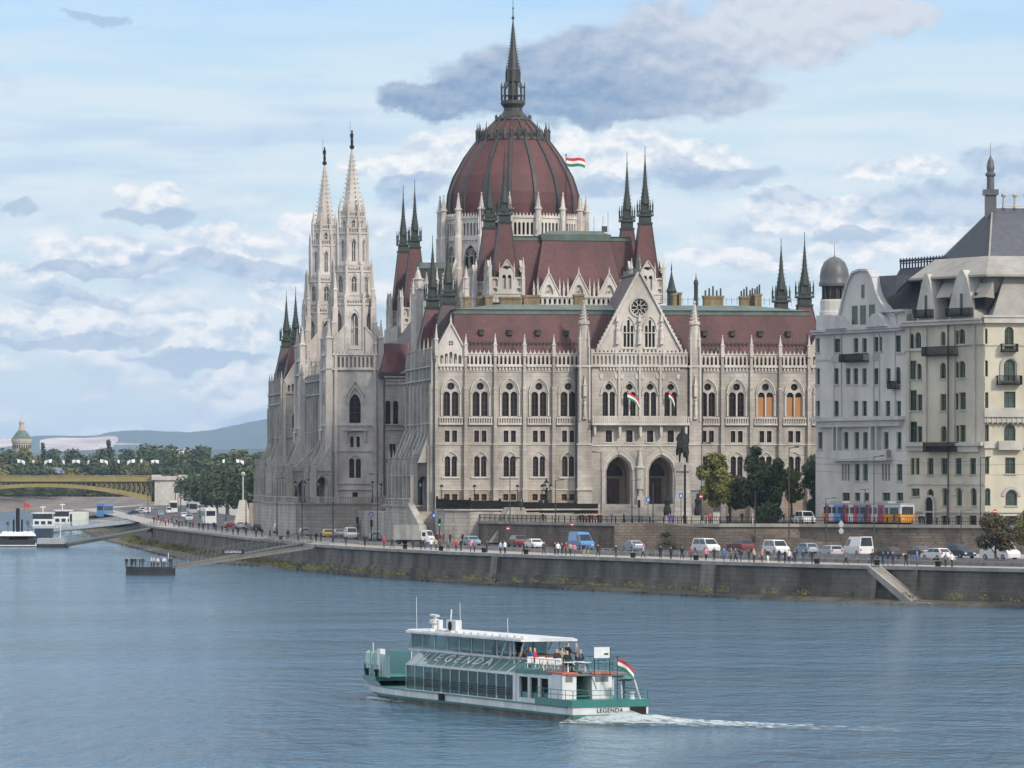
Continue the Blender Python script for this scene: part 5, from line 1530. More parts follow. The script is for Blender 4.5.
op = rows2[6][2][1]; t.band(archpts(op[0], 2.1, op[3]-op[1]/2, 'a'), .4, -.2, .02); t.box(op[0]-1.45, op[0]-1.05, -.2, .02, op[2], op[3]-.9); t.box(op[0]+1.05, op[0]+1.45, -.2, .02, op[2], op[3]-.9)
op = rows2[2][2][1]; t.band(archpts(op[0], 2.0, op[3]-op[1]/2, 'a'), .45, -.2, .02)
t.build('cornice', CREAM_T, CH)
iron_balcony(CH, M1, cf.hit(zx(574)), cf.hit(zx(720)), cz(260), cz(216)); iron_balcony(CH, M1, cf.hit(zx(580)), cf.hit(zx(722)), cz(706), cz(662))
iron_balcony(CH, M2, sf.hit(zx(914)), sf.hit(zx(988)), cz2(242), cz2(204)); iron_balcony(CH, M2, sf.hit(zx(894)), sf.hit(zx(1007)), cz2(395), cz2(352))
m = MB(M1); s = cf.hit(zx(678)); m.tube((s, -.3, ZB), (s, -.3, cz(115)), .11, n=6); m.build('downpipe', LEAD, CH)
# attic storey: recessed wall, gabled dormers, loggias
AZ = 44.0
m = MB(); att = [(60.6, 713.5), (69.6, 700.6), (97, 704.7), (97, 733), (61, 738)]; m.prism(att, CZ, AZ+.2); m.build('attic_wall', CREAM_T, CH)
for xa, xb, pk in ((917, 936, 274), (949, 975, 270)):
    s0, s1 = cf.hit(xa), cf.hit(xb); w2 = s1-s0; zt = cf.z(pk, (s0+s1)/2)
    m = MB(M1); c = (s0+s1)/2
    m.poly([(s0, CZ), (s1, CZ), (s1-.1, CZ+2.2), (s1-w2*.16, CZ+4.0), (s1-w2*.30, zt-1.2), (c+.3, zt), (c-.3, zt), (s0+w2*.26, zt-1.5), (s0+w2*.1, CZ+3.6), (s0, CZ+2)], -.1, 2.4)
    dm = m.build('dormer_gable', CREAM_T, CH)
    m = MB(M1); m.box(c-.28, c+.28, -.16, -.11, CZ+.9, CZ+4.2); m.build('window', GLS, dm)
    iron_balcony(CH, M1, s0+.2, s1-.4, CZ+.9, CZ+2.1, .8)
for xa, xb in ((940, 958),):
    s0, s1 = cf.hit(xa), cf.hit(xb); m = MB(M1); m.box(s0, s1, 1.5, 1.72, cf.z(311.5, s0), cf.z(299, s0)); m.build('loggia_shade', VOID, CH)  # black box painted in for the shade of the loggia recess
m = MB(M2); s0, s1 = sf.hit(985), sf.hit(1003)
m.box(s0-.9, s1, 1.9, 2.82, cz2(38), sf.z(292, s0)); m.build('loggia_shade', VOID, CH)  # second black box standing for loggia shade
m = MB(M2); s2 = sf.hit(1003)
m.add([(s2-1.6, -.2, CZ+.9), (30, -.2, CZ+.9), (30, 2.0, AZ), (s2+.7, 2.0, AZ), (s2-1.6, 3.0, CZ+.9), (s2+.7, 3.0, AZ)], [(0,1,2,3),(0,3,5,4)])
m.build('roof_skirt', PALER, CH)
for xa, xb in ((936, 950), (973, 986)):   # curved pale hoods
    s0, s1 = cf.hit(xa), cf.hit(xb); m = MB(M1)
    m.add([(s0, -.1, cf.z(298, s0)), (s1, -.1, cf.z(297, s1)), (s1, 1.4, cf.z(282, s1)), (s0, 1.4, cf.z(283, s0)), (s0, 1.6, cf.z(298, s0)), (s1, 1.6, cf.z(298, s1))], [(0,1,2,3),(0,3,4),(1,2,5)])
    m.build('dormer_hood', PALER, CH)
# pale mansard
eo = [(58.6, 711.8), (68.5, 697.7), (98, 702), (98, 735), (60, 740)]
ei = [(62.6, 714.2), (69.4, 703.0), (97, 707), (97, 731), (63, 736)]
m = MB(); nn = 5
m.add([(x, y, AZ) for x, y in eo]+[(x, y, AZ+.3) for x, y in eo]+[(x, y, 47.2) for x, y in ei], [tuple(range(4, -1, -1))]+[(i, (i+1) % 5, 5+(i+1) % 5, 5+i) for i in range(5)]+[(5+i, 5+(i+1) % 5, 10+(i+1) % 5, 10+i) for i in range(5)]+[tuple(range(10, 15))])
m.build('mansard_roof', PALER, CH)
m = MB(); B0, B1, B2, B3, B4 = (63.6, 714.6, 47.2), (69.6, 704.4, 47.2), (98, 708.5, 47.2), (98, 731, 47.2), (64, 733, 47.2); R1, R2 = (71.2, 716, 54.9), (98, 719.5, 54.9)
m.add([B0, B1, B2, B3, B4, R1, R2], [(1,2,6,5), (3,4,5,6), (2,3,6)]); hr = m.build('hip_roof', SLATE_L, CH)  # lighter slate than the left hip: sunlit tone put into the colour
m = MB(); m.add([B0, B1, B4, R1], [(0,1,3), (0,2,3)]); m.build('shaded_hip_side', SLATE, hr)  # same roof in darker slate: shade of the left side painted in
m = MB(); m.tube(B1, R1, .16, n=5); m.tube((79.0+.0, 712.3-.0, 50.4), (98, 714.5, 50.4), .0001, n=3)
m.build('hip_ridge', PALER, hr)
m = MB()
X, Y = 70.9, 715.6
m.box(X-.8, X+.8, Y-.8, Y+.8, 53.0, 57.4); m.box(X-1.1, X+1.1, Y-1.1, Y+1.1, 56.8, 57.6)
m.lathe(X, Y, [(.58, 57.6), (.55, 59.5), (.78, 59.7), (.78, 60.0), (.5, 60.2), (.6, 60.9), (.45, 61.8), (.15, 62.5), (.04, 62.9), (.03, 64.6), (0, 64.7)], 12)
m.build('roof_turret', LEADG, CH)
m = MB()
for i in range(12):
    x = X+2.0+i*2.2*.75; y = Y+(x-X)*.13
    m.lathe(x, y, [(.3, 54.9), (.2, 55.5), (.18, 56.4), (.42, 56.8), (.35, 57.0), (0, 57.1)], 6)
    m.box(x, x+1.65, y-.06, y+.06, 56.7, 56.85); m.box(x, x+1.65, y-.06, y+.06, 55.1, 55.25)
m.build('roof_crest', CREAM_T, CH)
# ------------------------------------------------------------------ people (one continuous low-detail body with its own clothes)
CLOTH = {}
def cloth(k):
    tb = dict(black=(.015,.015,.018), dark=(.03,.03,.035), navy=(.02,.03,.07), red=(.38,.03,.03), white=(.62,.62,.62), blue=(.05,.12,.30), grey=(.14,.14,.15), brown=(.09,.06,.04),
              beige=(.34,.28,.2), pink=(.50,.15,.22), purple=(.10,.05,.22), orange=(.5,.18,.05), jeans=(.05,.08,.15), skin=(.42,.26,.18), hair=(.03,.02,.015), green=(.05,.12,.06), lightblue=(.28,.38,.52))
    if k not in CLOTH: CLOTH[k] = mat(k+'_cloth' if k not in ('skin', 'hair') else k, tb[k], tuple(c*1.25 for c in tb[k]), 6, rough=.9)
    return CLOTH[k]
def person_mesh(top, legs, pose='stand', h=1.74, hair='hair'):
    """skinned skeleton -> one mesh with trousers, coat and skin chosen by height"""
    me = bpy.data.meshes.new('person'); k = h/1.74
    st = {'stand': (.0, .0, .10, .12), 'walk': (.26, -.26, -.22, .22), 'stride': (.36, -.32, .3, -.3), 'sit': (0, 0, .2, .2), 'lean': (.05, -.1, .38, .30)}[pose]
    V = [(0,0,.93), (0,0,1.12), (0,.01,1.34), (0,.01,1.50), (0,.02,1.64), (0,.02,1.72)]
    Rr = [.155, .145, .17, .062, .098, .07]
    E = [(0,1),(1,2),(2,3),(3,4),(4,5)]
    def add(p, r, f): V.append(p); Rr.append(r); E.append((f, len(V)-1)); return len(V)-1
    for sg, f, arm in ((-1, st[0], st[2]), (1, st[1], st[3])):
        if pose == 'sit':
            a = add((sg*.10, -.02, .90), .10, 0); a = add((sg*.12, -.42, .92), .075, a); a = add((sg*.12, -.44, .52), .05, a); add((sg*.12, -.56, .48), .045, a)
        else:
            a = add((sg*.10, 0, .86), .105, 0); a = add((sg*.105, -f*.45-.02, .48), .072, a); a = add((sg*.105, -f*.9+.03, .08), .045, a); add((sg*.115, -f*.9-.13, .04), .042, a)
        a = add((sg*.20, .01, 1.38), .065, 2); a = add((sg*.27, -arm*.3, 1.12), .05, a); a = add((sg*.25, -arm*.9-.05, .92 if pose != 'lean' else 1.08), .04, a); add((sg*.24, -arm*1.1-.07, .84 if pose != 'lean' else 1.12), .042, a)
    me.from_pydata([(x*k, y*k, z*k) for x, y, z in V], E, [])
    o = bpy.data.objects.new('person', me); COL.objects.link(o)
    md = o.modifiers.new('s', 'SKIN'); md.use_smooth_shade = True
    for i, r in enumerate(Rr): me.skin_vertices[0].data[i].radius = (r*k*(1.15 if i in (0, 1, 2) else 1), r*k*(.72 if i in (0, 1, 2) else 1))
    me.skin_vertices[0].data[0].use_root = True
    sb = o.modifiers.new('d', 'SUBSURF'); sb.levels = 1; sb.render_levels = 1
    dg = bpy.context.evaluated_depsgraph_get(); ev = o.evaluated_get(dg)
    nm = bpy.data.meshes.new_from_object(ev)
    o.modifiers.clear(); o.data = nm; nm.materials.clear()
    for c in (legs, top, 'skin', hair): nm.materials.append(cloth(c))
    for p in nm.polygons:
        z = p.center.z/k; y = p.center.y/k; x = abs(p.center.x/k)
        if z > 1.52: mi = 3 if (z > 1.69 or y > .05) else 2
        elif z > 1.47: mi = 2
        elif x > .2 and z < .88: mi = 2
        elif z > .88 or (x > .2): mi = 1
        else: mi = 0
        if pose == 'sit' and y < -.12 and z > .4 and x < .2: mi = 0
        p.material_index = mi; p.use_smooth = True
    return nm, o
PM = {}
def person(loc, top, legs, pose, label, rz=0.0, h=1.74, group=None, hair='hair'):
    key = (top, legs, pose, hair)
    if key not in PM: me, o = person_mesh(top, legs, pose, 1.74, hair); PM[key] = me
    else: o = bpy.data.objects.new('person', PM[key]); COL.objects.link(o)
    o.location = loc; o.rotation_euler = (0, 0, rz); o.scale = (h/1.74,)*3
    tag(o, label, 'person', group); return o

# ------------------------------------------------------------------ flags
def flag(loc, pole_h, w, h, label, rz=0, droop=.15, cols=(None,)*3, pole_tilt=0, furl=False, pole_r=.03, polemat=None, vertical=False, lean=0.0):
    r = empty('flag', loc, rz); tag(r, label, 'flag')
    m = MB(); tx = math.tan(lean); m.tube((0, 0, 0), (pole_h*tx, 0, pole_h), pole_r, pole_r*.7); m.ball((pole_h*tx, 0, pole_h), pole_r*2.2)
    m.build('pole', polemat or IRON, r)
    m = MB(); nx, nzz = 14, 6; cm = [FLAG_R, FLAG_W, FLAG_G]
    vs = []
    for i in range(nx+1):
        for j in range(nzz+1):
            f = i/nx; g = j/nzz
            wv = .12*w*math.sin(f*7+.4*g)*f
            if vertical:
                x = pole_h*tx*(1-.1)+w*f*.55+ .1*w*math.sin(g*3); z = pole_h*.97-h*g*.55-f*w*.95*droop*2; vs.append((x, wv, z))
            else:
                vs.append((pole_h*tx+w*f, wv, pole_h*.97-h*g-droop*w*f*f-.04*w*math.sin(f*6)))
    n2 = nzz+1; cm = cols if cols[0] else cm
    for i in range(nx):
        for j in range(nzz):
            m.m = min(2, j*3//nzz); a = i*n2+j
            m.v = vs; m.f.append([a, a+n2, a+n2+1, a+1]); m.mi.append(m.m)
    m.build('cloth', cm, r, smooth=60)
    return r

# ------------------------------------------------------------------ the sightseeing boat
TEAL = mat('teal_paint', (.025,.145,.135), (.035,.175,.16), 1.2, rough=.35, stain=(.8,.75,.6))
BWHITE = mat('white_boat_paint', (.56,.57,.56), (.66,.66,.65), .8, rough=.4, stain=(1.1,.72,.7))
CREAMH = mat('stained_hull_cream', (.13,.12,.09), (.26,.235,.18), .8, rough=.6, stain=(.8,.55,.8))
def glass_mat(name, col, alpha_t=.55):
    m = bpy.data.materials.new(name); m.use_nodes = True; nt = m.node_tree; N_ = nt.nodes; L_ = nt.links
    b = N_['Principled BSDF']; b.inputs['Base Color'].default_value = (*col, 1); b.inputs['Roughness'].default_value = .08; b.inputs['IOR'].default_value = 1.5
    tr = N_.new('ShaderNodeBsdfTransparent'); tr.inputs[0].default_value = (.62, .80, .78, 1)
    mx = N_.new('ShaderNodeMixShader'); mx.inputs[0].default_value = alpha_t; L_.new(b.outputs[0], mx.inputs[1]); L_.new(tr.outputs[0], mx.inputs[2])
    L_.new(mx.outputs[0], N_['Material Output'].inputs[0]); return m
BGLASS = glass_mat('tinted_boat_glass', (.05,.13,.13), .5)
RGLASS = glass_mat('roof_glass', (.13,.22,.21), .08)
DECK = mat('deck_paint', (.12,.13,.13), (.17,.18,.18), 1, rough=.8)
SEATW = mat('white_plastic', (.62,.62,.6), rough=.5)
ORANGE = mat('orange_rim', (.45,.10,.05), (.5,.14,.07), 3, rough=.6)
BT = empty('tour_boat', (3.35, 284, 0), 0)
tag(BT, 'teal and white glass-sided sightseeing boat with LEGENDA on its sloping glass roof', 'boat')
fx, fy = -.38, .925; ln = math.hypot(fx, fy); fx, fy = fx/ln, fy/ln
BT.rotation_euler = (0, 0, math.atan2(fy, fx)-PI)      # local: +x aft .. we use x = forward negative
# local frame: x = forward (bow), y = towards starboard (away from the camera), z up
BT.rotation_euler = (0, 0, math.atan2(fy, fx))
MY = Matrix(((1,0,0,0),(0,-1,0,0),(0,0,1,0),(0,0,0,1)))   # y flipped so +y = away from camera side
bfm = Frame(3.35, 284, fx, fy)
bx = lambda x: bfm.hit(x)
bzz = lambda y, s: bfm.z(y, s)
BL_, BW = 38.0, 4.8
def hull(z0, z1, f0, f1, name, mt, s0=0.0, bow=1.0):
    """hull ring between two heights; f = flare half-width factor"""
    m = MB(MY); pts = []
    st = [(0, .93), (.5, 1), (4, 1), (27, 1), (31, .92), (34.5, .72), (37, .42), (38, .12)]
    a = []
    for (x, k) in st: a.append((x, k))
    def ring(z, f, xb):
        r = []
        for x, k in a: r.append((s0+x*(xb/38.0), BW/2-BW/2*k*f, z))
        for x, k in reversed(a): r.append((s0+x*(xb/38.0), BW/2+BW/2*k*f, z))
        return r
    r0, r1 = ring(z0, f0, 38*bow), ring(z1, f1, 38*bow+(z1-z0)*.5)
    n = len(r0)
    m.add(r0+r1, [(i, (i+1) % n, n+(i+1) % n, n+i) for i in range(n)]+[tuple(range(n, 2*n)), tuple(range(n-1, -1, -1))])
    return m.build(name, mt, BT)
hull(-.3, .28, .94, .985, 'hull_bottom', CREAMH, 0, .955)
hull(.28, .43, 1.035, 1.045, 'rubbing_strake', TEAL, -.1, .99)
hull(.43, .80, 1.0, 1.0, 'hull', BWHITE, 0, 1.0)
hull(.80, .88, 1.02, 1.02, 'deck', TEAL, -.05, 1.0)
# raised foredeck (bow) with teal bulwark
m = MB(MY)
bow_pts = [(x+6.3, y*BW/5.4) for x, y in [(26, .2), (29, .45), (31.5, 1.4), (33.4, 2.3), (33.6, 2.7), (33.4, 3.1), (31.5, 4.0), (29, 4.95), (26, 5.2)]]
low = [(x+5.9, y*BW/5.4) for x, y in [(26, .6), (28.5, .9), (30.5, 1.7), (31.6, 2.4), (31.7, 2.7), (31.6, 3.0), (30.5, 3.7), (28.5, 4.5), (26, 4.8)]]
n = 9
m.add([(x, y, .6) for x, y in low]+[(x, y, 1.25) for x, y in bow_pts]+[(x, y, 1.45) for x, y in bow_pts], [(i, i+1, n+i+1, n+i) for i in range(n-1)]+[tuple(range(2*n, 3*n))])
m.build('bow_flare', BWHITE, BT)
m = MB(MY); m.add([(x, y, 1.2) for x, y in bow_pts]+[(x+.05, y, 1.47) for x, y in bow_pts], [(i, i+1, n+i+1, n+i) for i in range(n-1)])
m.prism([(x*1.003, BW/2+(y-BW/2)*1.03) for x, y in bow_pts], 1.2, 1.46); m.build('bulwark', TEAL, BT)
# stern platform: teal bulwark, white name band
m = MB(MY)
m.box(-.7, 5.0, -.1, BW+.1, .88, 1.3); m.box(-.7, 0, 0, BW, .28, .44); m.build('stern_bulwark', TEAL, BT)
m = MB(MY); m.box(-.62, .1, -.02, BW+.02, .44, .88); m.build('stern_band', BWHITE, BT)
m = MB(MY); m.box(-.72, -.6, BW-1.15, BW-.15, .05, .86); m.build('rudder_recess', VOID, BT)
m = MB(MY); m.box(-.64, -.1, .0, BW, -.3, .3); m.build('stern_bottom', CREAMH, BT)
def text(s, size, M, name, mt, parent, ext=.01):
    c = bpy.data.curves.new(name, 'FONT'); c.body = s; c.size = size; c.extrude = ext; c.align_x = 'CENTER'; c.align_y = 'CENTER'; c.space_character = 1.1
    o = bpy.data.objects.new(name, c); COL.objects.link(o)
    dg = bpy.context.evaluated_depsgraph_get(); me = bpy.data.meshes.new_from_object(o.evaluated_get(dg)); bpy.data.objects.remove(o)
    me.transform(M); me.materials.clear(); me.materials.append(mt)
    o = bpy.data.objects.new(name, me); COL.objects.link(o); o.parent = parent; return o
NAVYT = mat('dark_letters', (.02,.02,.04), rough=.6)
# stern name: faces aft (-x); text x axis runs towards starboard
T = MY @ Matrix(((0,0,-1,-.635),(1,0,0,2.6),(0,1,0,.73),(0,0,0,1)))
# MY flips handedness, so build the basis directly in flipped coordinates
def basis(o, xa, ya, za):
    return Matrix(((xa[0],ya[0],za[0],o[0]),(xa[1],ya[1],za[1],o[1]),(xa[2],ya[2],za[2],o[2]),(0,0,0,1)))
text('LEGENDA', .36, basis((-.645, -2.35, .665), (0,-1,0), (0,0,1), (-1,0,0)), 'lettering', NAVYT, BT)
# lower glazed saloon (near side glass wall, sloping glass roof)
sG0, sG1 = bx(514), bx(405)
G0, G1 = .12, BW-.12
zL, zM, zU = .88, 2.5, 3.38
ins = 1.15
m = MB(MY); m.add([(sG0,G0,zL),(sG1,G0,zL),(sG1,G0,zM),(sG0,G0,zM)], [(0,1,2,3)])
m.add([(sG0,G1,zL),(sG1,G1,zL),(sG1,G1,zM),(sG0,G1,zM)], [(0,1,2,3)])
m.add([(sG1,G0,zL),(sG1+1.6,G0+1.2,zL),(sG1+1.6,G0+1.2,zM),(sG1,G0,zM)], [(0,1,2,3)]); m.add([(sG1+1.6,G0+1.2,zL),(sG1+1.6,G1-1.2,zL),(sG1+1.6,G1-1.2,zM),(sG1+1.6,G0+1.2,zM)], [(0,1,2,3)])
m.build('side_glass', BGLASS, BT)
m = MB(MY); m.add([(sG0,G0,zM),(sG1,G0,zM),(sG1+.4,G0+ins,zU),(sG0,G0+ins,zU)], [(0,1,2,3)])
m.add([(sG0,G1,zM),(sG1,G1,zM),(sG1+.4,G1-ins,zU),(sG0,G1-ins,zU)], [(0,1,2,3)])
m.add([(sG1,G0,zM),(sG1+1.6,G0+1.2,zM),(sG1+.4,G0+ins,zU)], [(0,1,2)]); m.build('sloping_glass_roof', RGLASS, BT)
m = MB(MY); nb = 12
for i in range(nb+1):
    s = sG0+(sG1-sG0)*i/nb
    for yy, sg in ((G0, 1), (G1, -1)):
        m.box(s-.035, s+.035, yy-.05, yy+.04, zL, zM)
        m.tube((s, yy, zM), (s+.4*i/nb, yy+sg*ins, zU), .035, n=4)
for yy in (G0, G1): m.box(sG0, sG1, yy-.06, yy+.05, zM-.06, zM+.05); m.box(sG0, sG1, yy-.08, yy+.05, zL-.1, zL+.05)
m.box(sG0, sG1+.4, G0+ins-.05, G0+ins+.05, zU-.05, zU+.05); m.box(sG0-.25, sG0+.2, G0-.12, G0+.3, zL, zM+.05)
m.add([(sG1,G0-.05,zM),(sG1+1.7,G0+1.1,zM),(sG1+1.7,G0+1.1,zM+.1),(sG1,G0-.05,zM+.1)], [(0,1,2,3)])
m.build('glazing_bars', BWHITE, BT)
m = MB(MY); m.box(sG0, sG1+1, G0+.5, G1-.5, 1.06, 1.1)
for i in range(22):   # rows of chairs and tables inside
    s = sG0+.6+(sG1-sG0-1)*i/22; m.box(s, s+.08, .8, 1.7, 1.1, 2.0); m.box(s, s+.45, .8, 1.7, 1.5, 1.56)
m.box(sG0, sG1, 2.3, 2.5, 1.1, 2.5)
m.build('saloon_interior', DECK, BT)
m = MB(MY)
for j in range(4): m.box(sG0, sG1, G0-.09, G0-.06, 1.2+.14*j, 1.225+.14*j)
m.build('side_rail', IRON, BT)
# LEGENDA on the near roof slope: written along x aft-wards, upright up the slope
sl = math.hypot(ins, zU-zM); up = (.0, -ins/sl, (zU-zM)/sl)
nrm = (0, (zU-zM)/sl, ins/sl)
letters = 'LEGENDA'; pxl = [423.5, 434.5, 445, 454, 464, 474, 484.5]
for ch, px_ in zip(letters, pxl):
    s = bx(px_-6.0)
    o_ = (s, -(G0+ins*.52)+.0, zM+(zU-zM)*.52+.02)
    o_ = (o_[0], o_[1]+nrm[1]*.04, o_[2]+nrm[2]*.04)
    text(ch, 1.35, basis(o_, (-1,0,0), up, nrm) @ Matrix.Diagonal((1.3, .70, 1, 1)), 'lettering', BWHITE, BT, .008)
# upper deck, floor and sides
uS0 = bx(577); uS0 = 1.2
m = MB(MY); m.box(1.0, sG1+.4, G0+ins, G1-ins, 2.8, 2.9); m.box(.9, sG0, .25, BW-.25, 2.66, 2.78); m.build('upper_deck', DECK, BT)
m = MB(MY); m.box(.85, 3.0, -.05, .95, 2.76, 2.86); m.box(.85, 3.0, 1.85, 3.25, 2.76, 2.86); m.build('deck_edge', ORANGE, BT)
# white aft superstructure with arched side windows
m = MB(MY); s0, s1 = 2.6, sG0-.2
wz0, wz1 = .85, 2.66
op = []; L3 = s1-s0
for i, (a_, b_) in enumerate(((.12, .34), (.40, .62), (.68, .92))):
    op.append((s0+L3*(a_+b_)/2, L3*(b_-a_), 1.15, 2.42, 'r'))
for yy in (0.05, BW-.05):
    m.M = BT.matrix_world.Identity(4) @ MY @ Matrix.Translation((0, yy, 0))
    wall(m, s0, s1, [(wz0, 1.1, []), (1.1, 2.5, op), (2.5, wz1, [])], .12)
m.M = MY
m.box(s0-.05, s0+.1, .05, .6, .9, 2.66)
m.build('side_wall', BWHITE, BT)
m = MB(MY); m.box(s0, s1, .2, .24, .9, 1.5); m.build('side_stripe', TEAL, BT)
m = MB(MY); m.add([(s0,.1,2.7),(s1+.2,.1,2.7),(s1+.2,.1+ins,3.36),(s1-.6,.1+ins,3.3),(s1-3.5,.1,2.95)], [(0,1,2,3,4)]); m.add([(s0,.0,2.66),(s1,.0,2.6),(s1,0,2.8),(s0,0,2.75)], [(0,1,2,3)])
m.build('deck_fairing', TEAL, BT)
# two white stair houses on the stern and the dark stair between
for a_, b_, c_, d_ in ((1.0, 3.1, .0, .9), (1.0, 3.0, 1.9, 3.2)):
    m = MB(MY); m.box(a_, b_, c_, d_, .9, 2.76); h_ = m.build('deck_house', BWHITE, BT)
    m = MB(MY); m.box(a_-.02, a_, c_+.2, d_-.25, 2.3, 2.6); m.build('vent_grille', DECK, h_)
m = MB(MY); m.box(2.6, 2.7, .9, 1.9, .9, 2.7)
for k in range(8): m.box(.9+.2*k, 1.15+.2*k, 1.0, 1.8, 1.0+.2*k, 1.04+.2*k)
m.build('stair', TEAL, BT)
m = MB(MY)
def rail(pts, z0, z1, mb, n=1.1, r=.022):
    for (ax_, ay_), (bx_, by_) in zip(pts, pts[1:]):
        L_ = math.hypot(bx_-ax_, by_-ay_); k = max(1, int(L_/n))
        for z in (z1, (z0+z1)/2): mb.tube((ax_, ay_, z), (bx_, by_, z), r, n=4)
        for i in range(k+1): mb.tube((ax_+(bx_-ax_)*i/k, ay_+(by_-ay_)*i/k, z0), (ax_+(bx_-ax_)*i/k, ay_+(by_-ay_)*i/k, z1), r, n=4)
rail([(5, 0), (-.6, 0), (-.6, BW), (3, BW)], 1.3, 1.85, m)
rail([(8.6, .2), (.95, .05), (.95, .9)], 2.86, 3.55, m); rail([(.95, 1.9), (.95, 3.2), (3.0, 3.2), (3.0, BW-.2), (8.6, BW-.2)], 2.8, 3.55, m)
m.tube((2.0, 1.85, 3.6), (.2, 1.85, 1.9), .035, n=4)
m.build('railing', TEAL, BT); m = MB(MY)
rail([(32.8, .4), (35.8, .7), (38.2, 1.5), (39.2, 2.4), (38.2, 3.3), (35.8, 4.2)], 1.45, 2.2, m)
m.build('railing', TEAL, BT)
# upper glazed cabin and canopy roof
c0, c1_ = 12.0, bx(392)
cy0, cy1 = 1.2, BW-1.2
m = MB(MY)
m.add([(c0,cy0,3.5),(c1_,cy0,3.5),(c1_-.4,cy0,4.42),(c0,cy0,4.42)], [(0,1,2,3)]); m.add([(c0,cy1,3.5),(c1_,cy1,3.5),(c1_-.4,cy1,4.42),(c0,cy1,4.42)], [(0,1,2,3)])
m.add([(c1_,cy0,3.5),(c1_+.9,cy0+.8,3.5),(c1_+.2,cy0+.8,4.42),(c1_-.4,cy0,4.42)], [(0,1,2,3)]); m.add([(c1_+.9,cy0+.8,3.5),(c1_+.9,cy1-.8,3.5),(c1_+.2,cy1-.8,4.42),(c1_+.2,cy0+.8,4.42)], [(0,1,2,3)])
m.build('upper_glass', BGLASS, BT)
r0_ = 8.7
m = MB(MY)
for i in range(9):
    s = c0+(c1_-.4-c0)*i/8; m.box(s-.05, s+.05, cy0-.04, cy0+.04, 3.3, 4.45); m.box(s-.05, s+.05, cy1-.04, cy1+.04, 3.3, 4.45)
for yy in (cy0, cy1): m.box(c0, c1_, yy-.05, yy+.05, 3.3, 3.4)
for yy in (.9, BW-.9): m.tube((r0_+1.4, yy, 2.95), (r0_+.3, yy, 4.5), .06, n=6); m.tube((c0+.9, yy, 3.3), (c0-.3, yy, 4.5), .06, n=6); m.box(10.6, 10.7, yy-.03, yy+.03, 3.0, 4.5)
m.build('cabin_frame', BWHITE, BT)
m = MB(MY)
rp = [(r0_, .55), (c1_-1, .55), (c1_+.3, 1.1), (c1_+.8, 2.2), (c1_+.8, BW-2.2), (c1_+.3, BW-1.1), (c1_-1, BW-.55), (r0_, BW-.55)]
m.prism(rp, 4.45, 4.58); m.prism([(x, BW/2+(y-BW/2)*.9) for x, y in rp], 4.581, 4.65)
ro_ = m.build('canopy_roof', BWHITE, BT)
for i in range(14):
    m = MB(MY); s = r0_+.8+(c1_-r0_-5)*i/13; m.box(s, s+.35, 1.0, 1.35, 4.655, 4.75); m.build('skylight', BWHITE, ro_)
# radar, air conditioner, aerials, ladders on the roof
m = MB(MY); s = bx(400); m.lathe(s, 2.4, [(.2, 4.65), (.18, 5.0), (.34, 5.05), (.36, 5.25), (.1, 5.35), (.1, 5.5)], 10); m.rot_box((s, 2.4, 5.55), 1.6, .12, .06, .25)
m.tube((s-2.6, 2.4, 4.6), (s-2.9, 2.4, 6.0), .05, n=5); m.box(s-1.4, s-1.1, 2.1, 2.4, 4.6, 5.3); m.build('radar', BWHITE, BT)
s = bx(431); m = MB(MY); m.box(s-.95, s+.65, 1.3, 1.7, 4.66, 5.4); ac = m.build('air_conditioner', BWHITE, BT)
m = MB(MY); m.M = basis((s+.0, -1.28, 5.03), (1,0,0), (0,0,1), (0,1,0)); m.lathe(0, 0, [(.3, 0), (.3, .02)], 14); m.build('fan_grille', IRON, ac)
m = MB(MY)
for px_, h_ in ((388, 6.7), (431, 6.5), (478, 5.7)):
    s = bx(px_); m.tube((s, 2.0, 4.6), (s+.1, 2.0, h_), .016, n=4)
m.build('aerial', BWHITE, BT)
# forward screens and mast house at the bow
m = MB(MY); BS = [(30.4,.3),(36.0,.8),(38.4,1.9),(38.4,2.9),(36,4.0)]
m.add([(x,y,1.46) for x,y in BS]+[(x,y,2.95) for x,y in BS], [(i,i+1,6+i,5+i) for i in range(4)])
m.build('bow_screen', glass_mat('pale_screen_glass', (.15,.30,.28), .3), BT)
m = MB(MY); m.box(32.6, 33.2, .5, .85, 1.46, 3.25)
for k_ in range(1, 7):
    f_ = k_/7; m.box(30.4+5.6*f_-.02, 30.4+5.6*f_+.02, .29+.5*f_, .32+.5*f_, 1.46, 2.95); m.box(36+2.4*f_-.02, 36+2.4*f_+.02, .78+1.1*f_, .81+1.1*f_, 1.46, 2.95)
for x_, y_ in BS+[(34.4, .6), (37.2, 1.35)]: m.tube((x_, y_, 1.46), (x_, y_, 2.98), .035, n=4)
m.tube((38.4, 2.2, 1.46), (38.4, 2.2, 3.5), .04, n=4); m.tube((33.2, .9, 3.2), (38.2, 2.1, 2.9), .02, n=4)
m.build('bow_house', BWHITE, BT)
m = MB(MY)
for x_, y_ in ((35.5, .7), (38.0, 1.6), (33.0, .4)): m.lathe(x_, y_, [(.14, 1.46), (.11, 1.75), (.2, 1.8), (.2, 1.9), (0, 1.95)], 8)
m.build('bollard', IRON, BT)
m = MB(MY)
for s in (bx(441), bx(443.5)): m.box(s-.22, s+.22, -.1, .02, .38, .85)
m.build('tyre_fender', IRON, BT)
